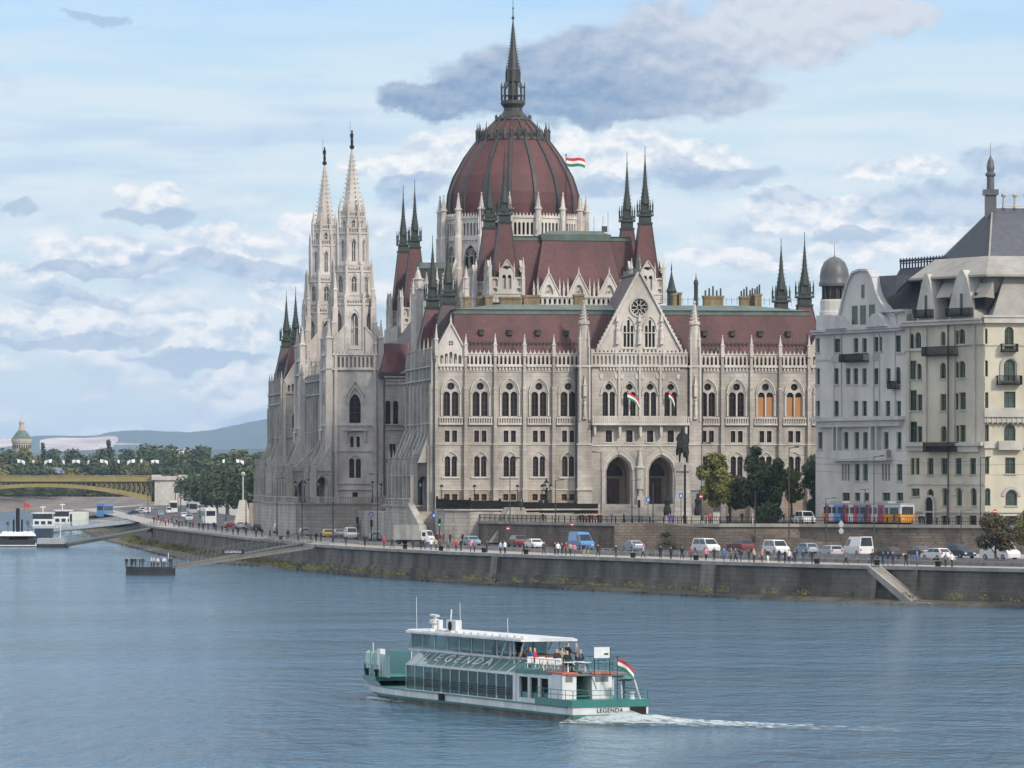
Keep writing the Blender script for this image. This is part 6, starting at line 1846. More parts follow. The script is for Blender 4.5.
# board on posts at the stern, little teal awning with legs
m = MB(MY); m.box(.55, .62, 1.85, 2.85, 3.72, 4.36); bd = m.build('sign_board', BWHITE, BT)
m = MB(MY); m.tube((.58, 1.87, 2.7), (.58, 1.87, 4.3), .03, n=5); m.tube((.58, 2.87, 2.7), (.58, 2.87, 4.3), .03, n=5); m.box(.5, .54, 2.5, 2.75, 3.92, 4.0); m.build('board_post', IRON, bd)
m = MB(MY); m.add([(.4,3.2,2.35),(-.5,3.2,2.5),(-.5,4.1,2.5),(.4,4.1,2.35),(-.1,3.6,2.7)], [(0,1,4),(1,2,4),(2,3,4),(3,0,4)]); m.build('awning', TEAL, BT)
m = MB(MY); m.tube((.2, 3.5, 1.0), (.1, 3.4, 2.4), .05, n=6); m.tube((-.4, 4.5, 1.0), (-.4, 4.0, 2.5), .05, n=6); m.lathe(-.3, 3.9, [(.2, 1.3), (.14, 1.6), (.25, 1.7), (0, 1.75)], 8); m.build('awning_leg', BWHITE, BT)
m = MB(MY)
for i in range(7): m.box(9.0+i*.5-.02, 9.25+i*.5, 1.4, 3.4, 2.9, 3.6)
m.build('bench_row', mat('brown_seat', (.12,.045,.025), (.16,.06,.035), 2, rough=.7), BT)
# chairs and tables on the open upper deck
for i in range(9):
    s = 2.6+.62*i; yy = .6 if i % 2 == 0 else 1.1
    m = MB(MY)
    for dx in (-.18, .18):
        for dy in (-.18, .18): m.box(s+dx-.02, s+dx+.02, yy+dy-.02, yy+dy+.02, 2.82, 3.2)
    m.box(s-.2, s+.2, yy-.2, yy+.2, 3.2, 3.25); m.box(s-.21, s-.17, yy-.2, yy+.2, 3.25, 3.6)
    m.build('deck_chair', SEATW, BT)
for i in range(4):
    m = MB(MY); s = 1.3+.5*i
    m.lathe(s, .7 if i % 2 else 1.6, [(.28, 2.82), (.06, 2.85), (.05, 3.4), (.4, 3.42), (.4, 3.46)], 12); m.build('deck_table', SEATW, BT)
BT.rotation_euler = (0, 0, math.atan2(fy, fx))
BMW = Matrix.Translation((3.35, 284, 0)) @ Matrix.Rotation(math.atan2(fy, fx), 4, 'Z') @ MY
def onboat(s, y, z): return BMW @ Vector((s, y, z))
for (s, y, z, top, legs, pose, rz, lab) in (
    (2.4, .9, 2.86, 'black', 'dark', 'sit', .4, 'person in black seated near the aft rail of the sightseeing boat'),
    (3.2, 1.3, 2.84, 'black', 'jeans', 'lean', 2.2, 'person in black coat leaning forward inboard of the one seated at the boat rail'),
    (4.0, 2.2, 2.8, 'grey', 'dark', 'stand', 1.2, 'person in grey jacket standing at the top of the boat stair'),
    (7.6, 1.0, 2.85, 'red', 'dark', 'sit', 1.3, 'seated person in bright red jacket on the open upper deck of the boat'),
    (8.8, 1.2, 2.85, 'blue', 'jeans', 'sit', 1.9, 'seated person in blue beside the red jacket on the boat'),
    (9.8, 1.5, 2.85, 'brown', 'dark', 'sit', .9, 'seated person in brown at the forward end of the open boat deck'),
    (6.8, 2.4, 2.85, 'beige', 'brown', 'sit', 2.6, 'seated person in beige under the boat canopy near its centre line'),
    (5.6, 1.6, 2.85, 'dark', 'dark', 'sit', .6, 'dark clothed person seated aft of the red jacket on the boat deck'),
    (5.0, 2.9, 2.82, 'navy', 'jeans', 'sit', 1.0, 'person in navy seated at the far rail of the open boat deck'),
    (10.6, 1.4, 2.85, 'red', 'dark', 'sit', 1.5, 'person in red seated under the front edge of the boat canopy'),
    (13.0, 2.2, 2.95, 'dark', 'dark', 'stand', .3, 'dark clothed person standing behind the upper cabin glass of the boat'),
    (17.2, 2.4, 2.95, 'navy', 'dark', 'sit', .3, 'person in navy seated behind the middle upper windows of the boat')):
    person(onboat(s, y, z-(.44 if pose == 'sit' else 0)), top, legs, pose, lab, rz)
fl = flag(onboat(-.35, 2.95, 1.3), 2.5, 1.0, .6, 'red white green flag drooping from the staff at the stern of the sightseeing boat', rz=-.35, droop=.75, pole_r=.025)
# wake
foam = bpy.data.materials.new('foam'); foam.use_nodes = True
nt = foam.node_tree; N_ = nt.nodes; L_ = nt.links; b_ = N_['Principled BSDF']; b_.inputs['Base Color'].default_value = (.50, .57, .57, 1); b_.inputs['Roughness'].default_value = .6
tr = N_.new('ShaderNodeBsdfTransparent'); mx = N_.new('ShaderNodeMixShader'); tcn = N_.new('ShaderNodeTexCoord')
n1 = N_.new('ShaderNodeTexNoise'); n1.inputs['Scale'].default_value = 1.6; n1.inputs['Detail'].default_value = 8; n1.inputs['Roughness'].default_value = .7
mpn = N_.new('ShaderNodeMapping'); mpn.inputs['Scale'].default_value = (.6, 1.6, 1); L_.new(tcn.outputs['Object'], mpn.inputs[0]); L_.new(mpn.outputs[0], n1.inputs['Vector'])
sxn = N_.new('ShaderNodeSeparateXYZ'); L_.new(tcn.outputs['Object'], sxn.inputs[0])
mr = N_.new('ShaderNodeMapRange'); L_.new(sxn.outputs[0], mr.inputs[0]); mr.inputs[1].default_value = 0; mr.inputs[2].default_value = 26; mr.inputs[3].default_value = .17; mr.inputs[4].default_value = -.16
ab = N_.new('ShaderNodeMath'); ab.operation = 'ABSOLUTE'; L_.new(sxn.outputs[1], ab.inputs[0])
m2 = N_.new('ShaderNodeMapRange'); L_.new(ab.outputs[0], m2.inputs[0]); m2.inputs[1].default_value = 1.6; m2.inputs[2].default_value = 6.5; m2.inputs[3].default_value = .0; m2.inputs[4].default_value = -.35
s1_ = N_.new('ShaderNodeMath'); s1_.operation = 'ADD'; L_.new(n1.outputs[0], s1_.inputs[0]); L_.new(mr.outputs[0], s1_.inputs[1])
s2_ = N_.new('ShaderNodeMath'); s2_.operation = 'ADD'; L_.new(s1_.outputs[0], s2_.inputs[0]); L_.new(m2.outputs[0], s2_.inputs[1])
m3 = N_.new('ShaderNodeMapRange'); L_.new(s2_.outputs[0], m3.inputs[0]); m3.inputs[1].default_value = .46; m3.inputs[2].default_value = .66; m3.inputs[3].default_value = 0; m3.inputs[4].default_value = .75
L_.new(m3.outputs[0], mx.inputs[0]); L_.new(tr.outputs[0], mx.inputs[1]); L_.new(b_.outputs[0], mx.inputs[2]); L_.new(mx.outputs[0], N_['Material Output'].inputs[0])
def wake(loc, rz, L0, L1, wfun, hfun, name='wake'):
    m = MB(); nx, ny = 90, 14; vs = []
    rn = random.Random(5)
    for i in range(nx+1):
        for j in range(ny+1):
            x = L0+(L1-L0)*i/nx; y = (j/ny-.5)*2*wfun(x); e = 1-abs(j/ny-.5)*2
            vs.append((x, y, .02+hfun(x)*e*(rn.random()*.8+.2)))
    m.add(vs, [(i*(ny+1)+j, (i+1)*(ny+1)+j, (i+1)*(ny+1)+j+1, i*(ny+1)+j+1) for i in range(nx) for j in range(ny)])
    o = m.build(name, foam, smooth=80); o.location = loc; o.rotation_euler = (0, 0, rz); tag(o, kind='stuff'); return o
pt = onboat(-.2, 2.7, 0)
wake((pt.x, pt.y, 0), -.62, -1.5, 40, lambda x: 3.4+.20*max(0, x), lambda x: .75*math.exp(-max(0, x)/4.5)+.12)
pt = onboat(34.5, .5, 0); wake((pt.x, pt.y, 0), math.atan2(-fy, -fx)-.03, 0, 7, lambda x: .28, lambda x: .12, 'bow_wave')
# ------------------------------------------------------------------ placing along the embankment
def on_line(px, off, pts=None):
    """world point where the sight line of an image column crosses the line running `off` metres inland of the quay edge"""
    l = offset(pts or qs, off); k = (px-512)/F
    for (x0, y0), (x1, y1) in zip(l, l[1:]):
        a0, a1 = x0/y0, x1/y1
        if min(a0, a1) <= k <= max(a0, a1):
            t = (k*y0-x0)/((x1-x0)-k*(y1-y0)); return x0+(x1-x0)*t, y0+(y1-y0)*t, math.atan2(y1-y0, x1-x0)
    raise ValueError((px, off))

# ------------------------------------------------------------------ vehicles
RUBBER = mat('rubber', (.015,.015,.016), rough=.8); RIM = mat('wheel_rim', (.25,.25,.26), rough=.4, metal=.6)
LAMPW = mat('headlight_glass', (.6,.6,.58), rough=.2); LAMPR = mat('taillight_glass', (.42,.02,.02), rough=.3)
CGL = mat('car_glass', (.012,.016,.02), (.03,.035,.04), 1, rough=.08)
PAINTS = dict(white=(.66,.66,.65), silver=(.36,.38,.40), grey=(.13,.14,.15), black=(.02,.02,.022), navy=(.02,.03,.06), blue=(.06,.20,.42), red=(.32,.02,.02), yellow=(.62,.42,.03), lightblue=(.22,.30,.38), green=(.04,.12,.07), cream=(.5,.45,.34), darkred=(.12,.015,.02), orange=(.6,.25,.03))
PM_ = {}
def paint(c):
    if c not in PM_: PM_[c] = mat(c+'_paint', PAINTS[c], tuple(v*.9 for v in PAINTS[c]), .6, rough=.28, spec=.6, stain=(1.2,.8,.5))
    return PM_[c]
KIND = {  # L, W, lower profile, cabin profile
 'hatchback': (4.0, 1.68, [(-2,.28),(2,.28),(2.02,.62),(1.9,.76),(1.05,.92),(-1.9,.95),(-2.02,.7)], [(1.05,.9),(.40,1.40),(-.2,1.46),(-1.35,1.42),(-1.93,.93)]),
 'sedan': (4.5, 1.72, [(-2.25,.28),(2.25,.28),(2.27,.6),(2.1,.75),(1.1,.90),(-1.6,.95),(-2.2,.92),(-2.27,.7)], [(1.15,.88),(.45,1.36),(-.2,1.42),(-1.0,1.38),(-1.75,.93)]),
 'estate': (4.5, 1.72, [(-2.25,.28),(2.25,.28),(2.27,.6),(2.1,.75),(1.1,.92),(-2.2,.97),(-2.27,.7)], [(1.15,.9),(.45,1.40),(-.2,1.47),(-1.9,1.44),(-2.2,.95)]),
 'suv': (4.5, 1.85, [(-2.25,.35),(2.25,.35),(2.27,.8),(2.1,.98),(1.1,1.1),(-2.2,1.12),(-2.27,.8)], [(1.15,1.08),(.5,1.68),(-.2,1.76),(-1.8,1.74),(-2.2,1.1)]),
 'minivan': (4.8, 1.9, [(-2.4,.3),(2.4,.3),(2.42,.75),(2.2,.98),(1.7,1.12),(-2.38,1.15),(-2.42,.8)], [(1.75,1.1),(1.0,1.85),(.6,1.93),(-2.25,1.95),(-2.38,1.13)]),
 'panel_van': (5.4, 2.0, [(-2.7,.3),(2.7,.3),(2.72,.8),(2.5,1.08),(2.0,1.25),(-2.68,1.25),(-2.72,.8)], [(2.05,1.22),(1.3,2.15),(.9,2.45),(-2.62,2.5),(-2.68,1.24)]),
}
VC = {}
def taper(m, pts, w0, w1, z0, z1):
    n = len(pts); hw = lambda z: (w0+(w1-w0)*max(0, min(1, (z-z0)/(z1-z0))))/2
    m.add([(x, -hw(z), z) for x, z in pts]+[(x, hw(z), z) for x, z in pts], [tuple(range(n)), tuple(range(2*n-1, n-1, -1))]+[(i, n+i, n+(i+1) % n, (i+1) % n) for i in range(n)])
def vehicle(kind, col, x, y, z, rz, label, group=None, cargo=False):
    key = (kind, col, cargo)
    if key in VC:
        r = copy_tree(VC[key])
        for k_ in list(r.keys()): del r[k_]
    else:
        r = empty(kind, (0, 0, 0)); VC[key] = r
        L_, W_, low, cab = KIND[kind]; pm = paint(col)
        m = MB(); taper(m, low, W_*.97, W_, .28, 1.0); H0 = cab[0][1]; H1 = max(p[1] for p in cab)
        taper(m, cab, W_*.96, W_*.78, H0, H1)
        for sx in (1, -1): m.box(sx*L_/2-.06, sx*L_/2+.06, -W_*.42, W_*.42, .32, .52)
        body = m.build('body', pm, r, smooth=35)
        hw = lambda zz: (W_*.96+(W_*.78-W_*.96)*(zz-H0)/(H1-H0))/2
        za, zb_ = H0+.06, H1-.12
        fx_ = lambda zz: cab[0][0]+(cab[1][0]-cab[0][0])*(zz-cab[0][1])/(cab[1][1]-cab[0][1])
        rx_ = lambda zz: cab[-1][0]+(cab[-2][0]-cab[-1][0])*(zz-cab[-1][1])/(cab[-2][1]-cab[-1][1])
        zt_ = min(zb_, cab[1][1]-.03)
        for sg in (-1, 1):
            segs = ((.0, .44), (.47, .97)) if not cargo and kind != 'panel_van' else ((.0, .26),)
            for a, b_ in segs:
                m = MB()
                xs_ = lambda f, zz: fx_(zz)-.12+(rx_(zz)+.15-fx_(zz)+.12)*f
                m.add([(xs_(a, za), sg*(hw(za)+.012), za), (xs_(b_, za), sg*(hw(za)+.012), za), (xs_(b_, zt_), sg*(hw(zt_)+.012), zt_), (xs_(a, zt_), sg*(hw(zt_)+.012), zt_)], [(0,1,2,3)])
                m.build('window', CGL, r)
        m = MB(); m.add([(fx_(za)+.02, -hw(za)*.92, za), (fx_(za)+.02, hw(za)*.92, za), (fx_(zt_)+.02, hw(zt_)*.9, zt_), (fx_(zt_)+.02, -hw(zt_)*.9, zt_)], [(0,1,2,3)]); m.build('windscreen', CGL, r)
        zr_ = min(zb_, cab[-2][1]-.05)
        m = MB(); m.add([(rx_(za)-.02, -hw(za)*.88, za), (rx_(za)-.02, hw(za)*.88, za), (rx_(zr_)-.02, hw(zr_)*.86, zr_), (rx_(zr_)-.02, -hw(zr_)*.86, zr_)], [(0,1,2,3)]); m.build('rear_window', CGL, r)
        wr = .31 if kind in ('hatchback', 'sedan', 'estate') else .36
        for sx in (-1, 1):
            for sg in (-1, 1):
                m = MB(Matrix.Translation((sx*L_*.31, 0, wr)) @ Matrix.Rotation(R(90), 4, 'X')); m.lathe(0, 0, [(wr*.8, -sg*(W_/2-.2)), (wr, -sg*(W_/2-.17)), (wr, -sg*(W_/2-.0)), (wr*.9, -sg*(W_/2+.02))], 14)
                w_ = m.build('wheel', RUBBER, r)
                m = MB(Matrix.Translation((sx*L_*.31, 0, wr)) @ Matrix.Rotation(R(90), 4, 'X')); m.lathe(0, 0, [(wr*.6, -sg*(W_/2+.022)), (wr*.5, -sg*(W_/2+.035))], 10); m.build('rim', RIM, w_)
        for sg in (-1, 1):
            m = MB(); m.box(L_/2-.08, L_/2+.035, sg*W_*.34-.17, sg*W_*.34+.17, .60, .76); m.build('headlight', LAMPW, r)
            m = MB(); m.box(-L_/2-.035, -L_/2+.06, sg*W_*.40-.1, sg*W_*.40+.1, .68, .92); m.build('taillight', LAMPR, r)
    r.location = (x, y, z); r.rotation_euler = (0, 0, rz); cat = {'hatchback': 'car', 'sedan': 'car', 'estate': 'car', 'suv': 'car', 'minivan': 'van', 'panel_van': 'van'}[kind]
    tag(r, label, cat, group); return r
CG = 'vehicles on the embankment road'
NEAR, FAR_ = 18.5, 28.5
for px, off, kind, col, away, lab in (
    (1000, 25, 'panel_van', 'white', 0, 'white delivery van behind the small tree at the far right of the road'),
    (960, 27, 'suv', 'navy', 0, 'dark navy off-road car left of the white delivery van by the small tree'),
    (936, 19, 'hatchback', 'white', 1, 'small white car half hidden by the dark off-road car'),
    (920, 28, 'sedan', 'navy', 1, 'low dark blue saloon under the front end of the tram'),
    (888, 19, 'hatchback', 'black', 1, 'black car with red tail lamps just right of the tall white van'),
    (858, 26, 'panel_van', 'white', 1, 'tall white panel van parked below the tram'),
    (830, 20, 'estate', 'silver', 1, 'silver estate car directly left of the tall white panel van'),
    (806, 27, 'hatchback', 'lightblue', 1, 'pale grey-blue hatchback second from the tall white panel van'),
    (776, 20, 'minivan', 'white', 0, 'small white van among walkers below the big dark tree'),
    (740, 27, 'suv', 'darkred', 1, 'dark red off-road car between two white vans'),
    (706, 20, 'minivan', 'white', 0, 'white minibus below the equestrian statue'),
    (688, 29, 'suv', 'grey', 1, 'dark grey car half hidden behind the white minibus'),
    (648, 25, 'minivan', 'white', 1, 'white van with an orange roof beacon'),
    (633, 19, 'sedan', 'lightblue', 1, 'light blue saloon in front of the van with the orange beacon'),
    (581, 16, 'panel_van', 'blue', 0, 'bright blue panel van on the road'),
    (535, 13.5, 'sedan', 'white', 0, 'white saloon following a dark red car in front of the south facade'),
    (517, 16, 'suv', 'darkred', 1, 'dark red car ahead of the white saloon below the pale stair wall'),
    (472, 14, 'hatchback', 'lightblue', 0, 'grey-blue hatchback left of the round red road sign'),
    (375, 12, 'hatchback', 'silver', 1, 'silver hatchback left of the white box truck'),
    (351, 10.5, 'minivan', 'white', 0, 'white van right of the yellow car'),
    (339, 12.5, 'sedan', 'silver', 0, 'silver saloon squeezed between the yellow car and a white van'),
    (328, 9.5, 'hatchback', 'yellow', 0, 'bright yellow car on the embankment road'),
    (304, 9.0, 'estate', 'silver', 1, 'silver estate car left of the yellow car'),
    (294, 11.0, 'sedan', 'white', 1, 'white saloon partly behind the silver estate car below the near white tower'),
    (279, 9.5, 'minivan', 'silver', 1, 'silver people carrier left of the two pale cars below the near white tower'),
    (256, 9.5, 'hatchback', 'black', 1, 'black car at the north corner of the parliament terrace'),
    (240, 11, 'sedan', 'white', 1, 'white and red saloon beyond the parliament corner'),
    (229, 9, 'sedan', 'red', 1, 'red saloon right behind the white coach'),
    (189, 12, 'suv', 'silver', 0, 'silver car with shining headlight coming along the far quay'),
    (184, 15.5, 'hatchback', 'white', 1, 'white hatchback ahead of the oncoming car with its headlight on'),
    (176, 14, 'estate', 'grey', 1, 'grey estate car on the far quay behind the crowd'),
    (169, 18, 'minivan', 'white', 1, 'white van on the far quay behind the crowd'),
    (161, 12, 'sedan', 'lightblue', 1, 'pale blue saloon near the end of the far quay'),
    (153, 20, 'hatchback', 'silver', 1, 'silver hatchback in the farthest part of the quay traffic'),
    (147, 12, 'estate', 'white', 1, 'white estate car last in the line near the bridge')):
    x, y, a = on_line(px, off); vehicle(kind, col, x, y, ZR+.01, a+(0 if away else PI), lab, CG)
# orange beacon on the white van
x, y, a = on_line(648, 25); m = MB(); m.lathe(0, 0, [(.14, 1.96), (.14, 2.1), (.05, 2.25), (0, 2.27)], 8)
for o in list(sc.objects):
    if o.get('label') == 'white van with an orange roof beacon': m.build('beacon', paint('orange'), o)
# vans up on the tram street, yellow bus edge at right
for px, D, kind, col, rz, lab in ((805, 724, 'minivan', 'white', -PI*.42, 'white van parked on the plaza under the trees'), (799, 730, 'hatchback', 'silver', -PI*.45, 'white car half hidden behind the van under the plaza trees')):
    X_ = (px-512)*D/F; vehicle(kind, col, X_, D, ZU+.02, rz, lab)
# box truck
r = empty('box_truck', (0, 0, 0)); tag(r, 'white box truck with a pale cargo body at the foot of the corner stair', 'truck')
m = MB(); m.box(-4.4, 1.5, -1.25, 1.25, .85, 3.5); m.build('cargo_box', mat('pale_truck_body', (.33,.32,.28), (.42,.41,.36), .8, rough=.6, stain=(.6,.6,.8)), r)
m = MB(); m.box(-1.3, -.9, -1.28, -1.255, .9, 3.4); m.build('side_door', paint('silver'), r)
m = MB(); m.box(-4.42, -4.405, -1.2, 1.2, 1.0, 3.4); m.build('rear_door', paint('silver'), r)
m = MB(); taper(m, [(1.7,.5),(3.6,.5),(3.65,1.2),(3.3,1.6),(2.9,2.5),(1.7,2.6)], 2.2, 2.0, .5, 2.6); m.build('cab', paint('white'), r, smooth=30)
m = MB(); m.add([(3.33,-.9,1.62),(3.33,.9,1.62),(2.97,.85,2.4),(2.97,-.85,2.4)], [(0,1,2,3)]); m.build('windscreen', CGL, r)
for q in (-1.08, 1.04):
    m = MB(); m.box(2.1, 2.8, q, q+.04, 1.5, 2.2); m.build('window', CGL, r)
m = MB(); m.box(-4.2, 3.2, -.5, .5, .55, .84); m.build('chassis', IRON, r)
for sx in (-3.2, 2.6):
    for sg in (-1, 1):
        m = MB(Matrix.Translation((sx, 0, .45)) @ Matrix.Rotation(R(90), 4, 'X')); m.lathe(0, 0, [(.45, -sg*.85), (.45, -sg*1.15), (.3, -sg*1.17)], 14); m.build('wheel', RUBBER, r)
x, y, a = on_line(416, 8.5); r.location = (x, y, ZR+.01); r.rotation_euler = (0, 0, R(-32)); r.scale = (.8, .8, .86)

def coach(x, y, z, rz, label, L_, H_, main, win, cat='bus', stripe=None, roof=None):
    r = empty('coach', (x, y, z), rz); tag(r, label, cat)
    m = MB(); m.box(-L_/2, L_/2, -1.25, 1.25, .35, H_); m.build('body', main, r)
    m = MB(); m.box(-L_/2+.3, L_/2-.5, -1.275, 1.275, H_*.52, H_*.85); m.build('side_windows', CGL, r)
    m = MB(); m.box(L_/2, L_/2+.03, -1.15, 1.15, H_*.42, H_*.86); m.build('windscreen', CGL, r)
    m = MB(); m.box(-L_/2-.03, -L_/2, -1.0, 1.0, H_*.55, H_*.85); m.build('rear_window', CGL, r)
    m = MB(); m.box(-L_/2+.1, L_/2-.1, -1.1, 1.1, H_, H_+.14); m.build('roof', roof or main, r)
    for sx in (-L_*.3, L_*.32):
        for sg in (-1, 1):
            m = MB(Matrix.Translation((sx, 0, .48)) @ Matrix.Rotation(R(90), 4, 'X')); m.lathe(0, 0, [(.48, -sg*1.0), (.48, -sg*1.27), (.3, -sg*1.29)], 14); m.build('wheel', RUBBER, r)
    return r
x, y, a = on_line(209, 12.5); coach(x, y, ZR, a, 'white coach with dark rear window at the parliament north corner', 10, 3.7, paint('white'), CGL)
x, y, a = on_line(173, 20); coach(x, y, ZR, a+PI, 'white coach with bright yellow roof on the far quay', 12, 3.9, paint('white'), CGL, roof=paint('yellow'))
x, y, a = on_line(192, 25) if False else (-0.0663*1500, 1500, R(98)); coach(x, y, ZR, a+PI, 'pale coach behind the yellow-roofed coach', 12, 3.6, paint('silver'), CGL)
coach((105-512)*1560/F, 1560, ZQ-1.2, R(75), 'bright blue bus parked on the far landing behind the white ships', 9, 4.4, paint('blue'), CGL)

# tram
LIV = [mat('tram_'+n, c, tuple(v*.8 for v in c), 1.5, rough=.4, stain=(.8,.7,.6)) for n, c in (('white', (.55,.56,.58)), ('red', (.42,.04,.08)), ('blue', (.08,.25,.55)), ('orange', (.60,.26,.02)), ('grey_blue', (.16,.22,.36)), ('roof_grey', (.33,.34,.35)))]
tr = empty('tram', (0, 0, 0)); tag(tr, 'articulated red, white and blue tram with orange front before the blue-grey house', 'tram')
tf = Frame(45.9, 715.0, 11.4, -24.9, .909, .417); TL = 27.2
TM = Matrix.Translation((0, 0, ZU+.02)) @ tf.M @ Matrix.Diagonal((.87, 1, 1, 1))
secs = [(0, .9, 3), (.9, 2.4, 1), (2.4, 4.1, 0), (4.1, 7.4, 2), (7.9, 9.2, 1), (9.2, 11.0, 0), (11.0, 12.6, 1), (12.6, 15.4, 4), (15.9, 17.2, 1), (17.2, 19.4, 0), (19.4, 21.7, 1), (21.7, 27.2, 3)]
m = MB(TM)
for a, b_, k in secs:
    m.m = k
    m.box(a, b_, 0, 2.35, .45, 1.75); m.m = 0 if k == 3 else k; m.box(a, b_, .02, 2.33, 1.75, 2.95)
m.build('body', LIV, tr)
m = MB(TM)
for a in (7.4, 15.4): m.box(a, a+.5, .12, 2.2, .5, 2.95)
m.build('bellows', RUBBER, tr)
m = MB(TM); m.box(0, 27.2, .05, 2.3, 2.951, 3.2); m.box(2, 6, .5, 1.8, 3.2, 3.45); m.box(17, 22, .5, 1.8, 3.2, 3.45); m.build('roof', LIV[5], tr)
for a in (.6, 2.1, 3.7, 5.5, 8.3, 10.0, 11.8, 13.5, 16.3, 18.0, 19.8, 21.9, 23.6, 25.1):
    m = MB(TM); m.box(a, a+1.15, -.025, .0, 1.65, 2.6); m.build('window', CGL, tr)
for a in (6.6, 14.6, 24.8):
    m = MB(TM); m.box(a+.1, a+.7, -.03, -.005, .6, 2.6); m.build('door', CGL, tr)
m = MB(TM); m.box(27.2, 27.25, .25, 2.1, 1.6, 2.7); m.build('windscreen', CGL, tr)
for yy in (.45, 1.9):
    m = MB(TM); m.box(27.2, 27.26, yy-.14, yy+.14, .9, 1.15); m.build('headlight', LAMPW, tr)
m = MB(TM); m.box(.5, 26.7, .3, 2.05, .12, .45); m.build('bogie', IRON, tr)
m = MB(TM); m.tube((12.5, 1.1, 3.2), (13.6, 1.1, 4.3), .05, n=4); m.tube((13.6, 1.1, 4.3), (12.6, 1.1, 5.2), .05, n=4); m.box(12.55, 12.65, .4, 1.9, 5.18, 5.25); m.build('pantograph', IRON, tr)

# ------------------------------------------------------------------ street furniture
POST = mat('dark_green_post', (.02,.028,.026), (.04,.048,.045), 2, rough=.5)
LGL = mat('lantern_glass', (.35,.35,.33), rough=.3)
def lamp_post(h, arm=0.0):
    r = empty('street_lamp'); m = MB(); m.lathe(0, 0, [(.16, 0), (.16, .9), (.09, 1.0), (.055, h)], 8); m.build('pole', POST, r)
    if arm:
        m = MB(); m.tube((0, 0, h-.1), (arm, 0, h), .035, n=5); m.build('arm', POST, r)
        m = MB(); m.box(arm-.1, arm+.5, -.13, .13, h-.06, h+.08); m.build('lamp_head', POST, r)
    else:
        m = MB(); m.lathe(0, 0, [(.05, h), (.16, h+.1), (.2, h+.35), (.1, h+.5), (0, h+.55)], 8); m.build('lamp_head', LGL, r)
    return r
def lantern(h):
    r = empty('lantern_post'); m = MB(); m.lathe(0, 0, [(.32, 0), (.3, .35), (.14, .5), (.1, 1.1), (.16, 1.2), (.07, 1.35), (.06, h-.7), (.14, h-.62), (.06, h-.5)], 8); m.build('pole', IRON, r)
    m = MB(); m.lathe(0, 0, [(.12, h-.5), (.26, h-.02)], 6); m.build('lamp_glass', LGL, r)
    m = MB(); m.lathe(0, 0, [(.32, h-.02), (.2, h+.18), (.06, h+.3), (0, h+.42)], 6); m.build('lamp_cap', IRON, r)
    return r
LP1 = lamp_post(8.2, .9); LP2 = lantern(3.6)
SG_ = 'tall dark street lamps of the quay and plaza'
for px, D, zb0, ytop, lab in (
    (277, 864, ZR, 478, 'street lamp at the far left end of the river terrace'), (302, 842, ZR, 480, 'street lamp below the left edge of the near white tower'), (333, 815, ZR, 475, 'street lamp before the ramp of the river terrace'),
    (377.5, 780, ZR, 474, 'street lamp at the right end of the river terrace ramp'), (510, 722, ZQ, 458, 'tall street lamp in front of the pale sloping stair wall'), (555.5, 742, ZU, 480, 'street lamp right of the three-armed lantern'),
    (601, 738, ZU, 452, 'tall lamp with an arm at the left edge of the portal'), (632, 716, ZU, 480, 'lamp between the two portal arches'), (653, 709, ZU, 484, 'short lamp before the right portal arch'),
    (701.5, 715, ZU, 443, 'tall lamp rising from the tree right of the statue'), (755, 672, ZU-2, 491, 'lamp on the descending ramp'), (789, 682, ZR, 447, 'tall green mast between the dark tree and the next tree'),
    (826, 668, ZR, 498, 'lamp against the left end of the tram'), (874, 655, ZR, 456, 'tall green mast in front of the middle of the tram'), (898, 645, ZR, 507, 'dark lamp in front of the orange tram front'), (961, 640, ZR, 510, 'lamp against the cream house near the small tree'),
    (980.5, 670, ZU, 457, 'tall green mast at the corner of the cream house'), (947, 672, ZU, 496, 'thin lamp on the pavement left of the cream house corner')):
    h = (HC-(ytop-484)*D/F)-zb0
    o = put(LP1, USED, ((px-512)*D/F, D, zb0), PI if px in (601, 333, 377.5) else 0, lab, SG_); o.scale = (1, 1, h/8.2)
for px, v, base, h, lab in ((295.5, 118, 10.6, 3.4, 'lantern on the river terrace left of the near tower'), (304.5, 106, 10.6, 3.4, 'lantern between the two terrace arches'), (318.5, 104.6, 10.6, 3.4, 'lantern at the foot of the near white tower'),
    (372.5, 104.6, 10.6, 3.4, 'lantern at the right of the near tower base'), (381, 104.6, 10.2, 3.4, 'lantern beside the drainpipe of the near tower'), (420.5, 2.5, 10.5, 3.4, 'lantern beside the corner portico arch'),
    (441.6, -18, 10.0, 3.6, 'lantern at the left end of the black terrace fence'), (474.5, -21, 10.0, 3.4, 'second lantern of the black terrace fence, below the second window bay'), (517.5, -18.5, 10.0, 3.4, 'lantern right of the pale stair cheek'), (542, -13.5, 10.0, 3.4, 'small lantern just left of the three-armed one')):
    u = ub(px, v); X_ = AX+CA*u-SA*v; Y_ = AY+SA*u+CA*v; put(LP2, USED, (X_, Y_, base), 0, lab, 'lanterns along the parliament terraces')
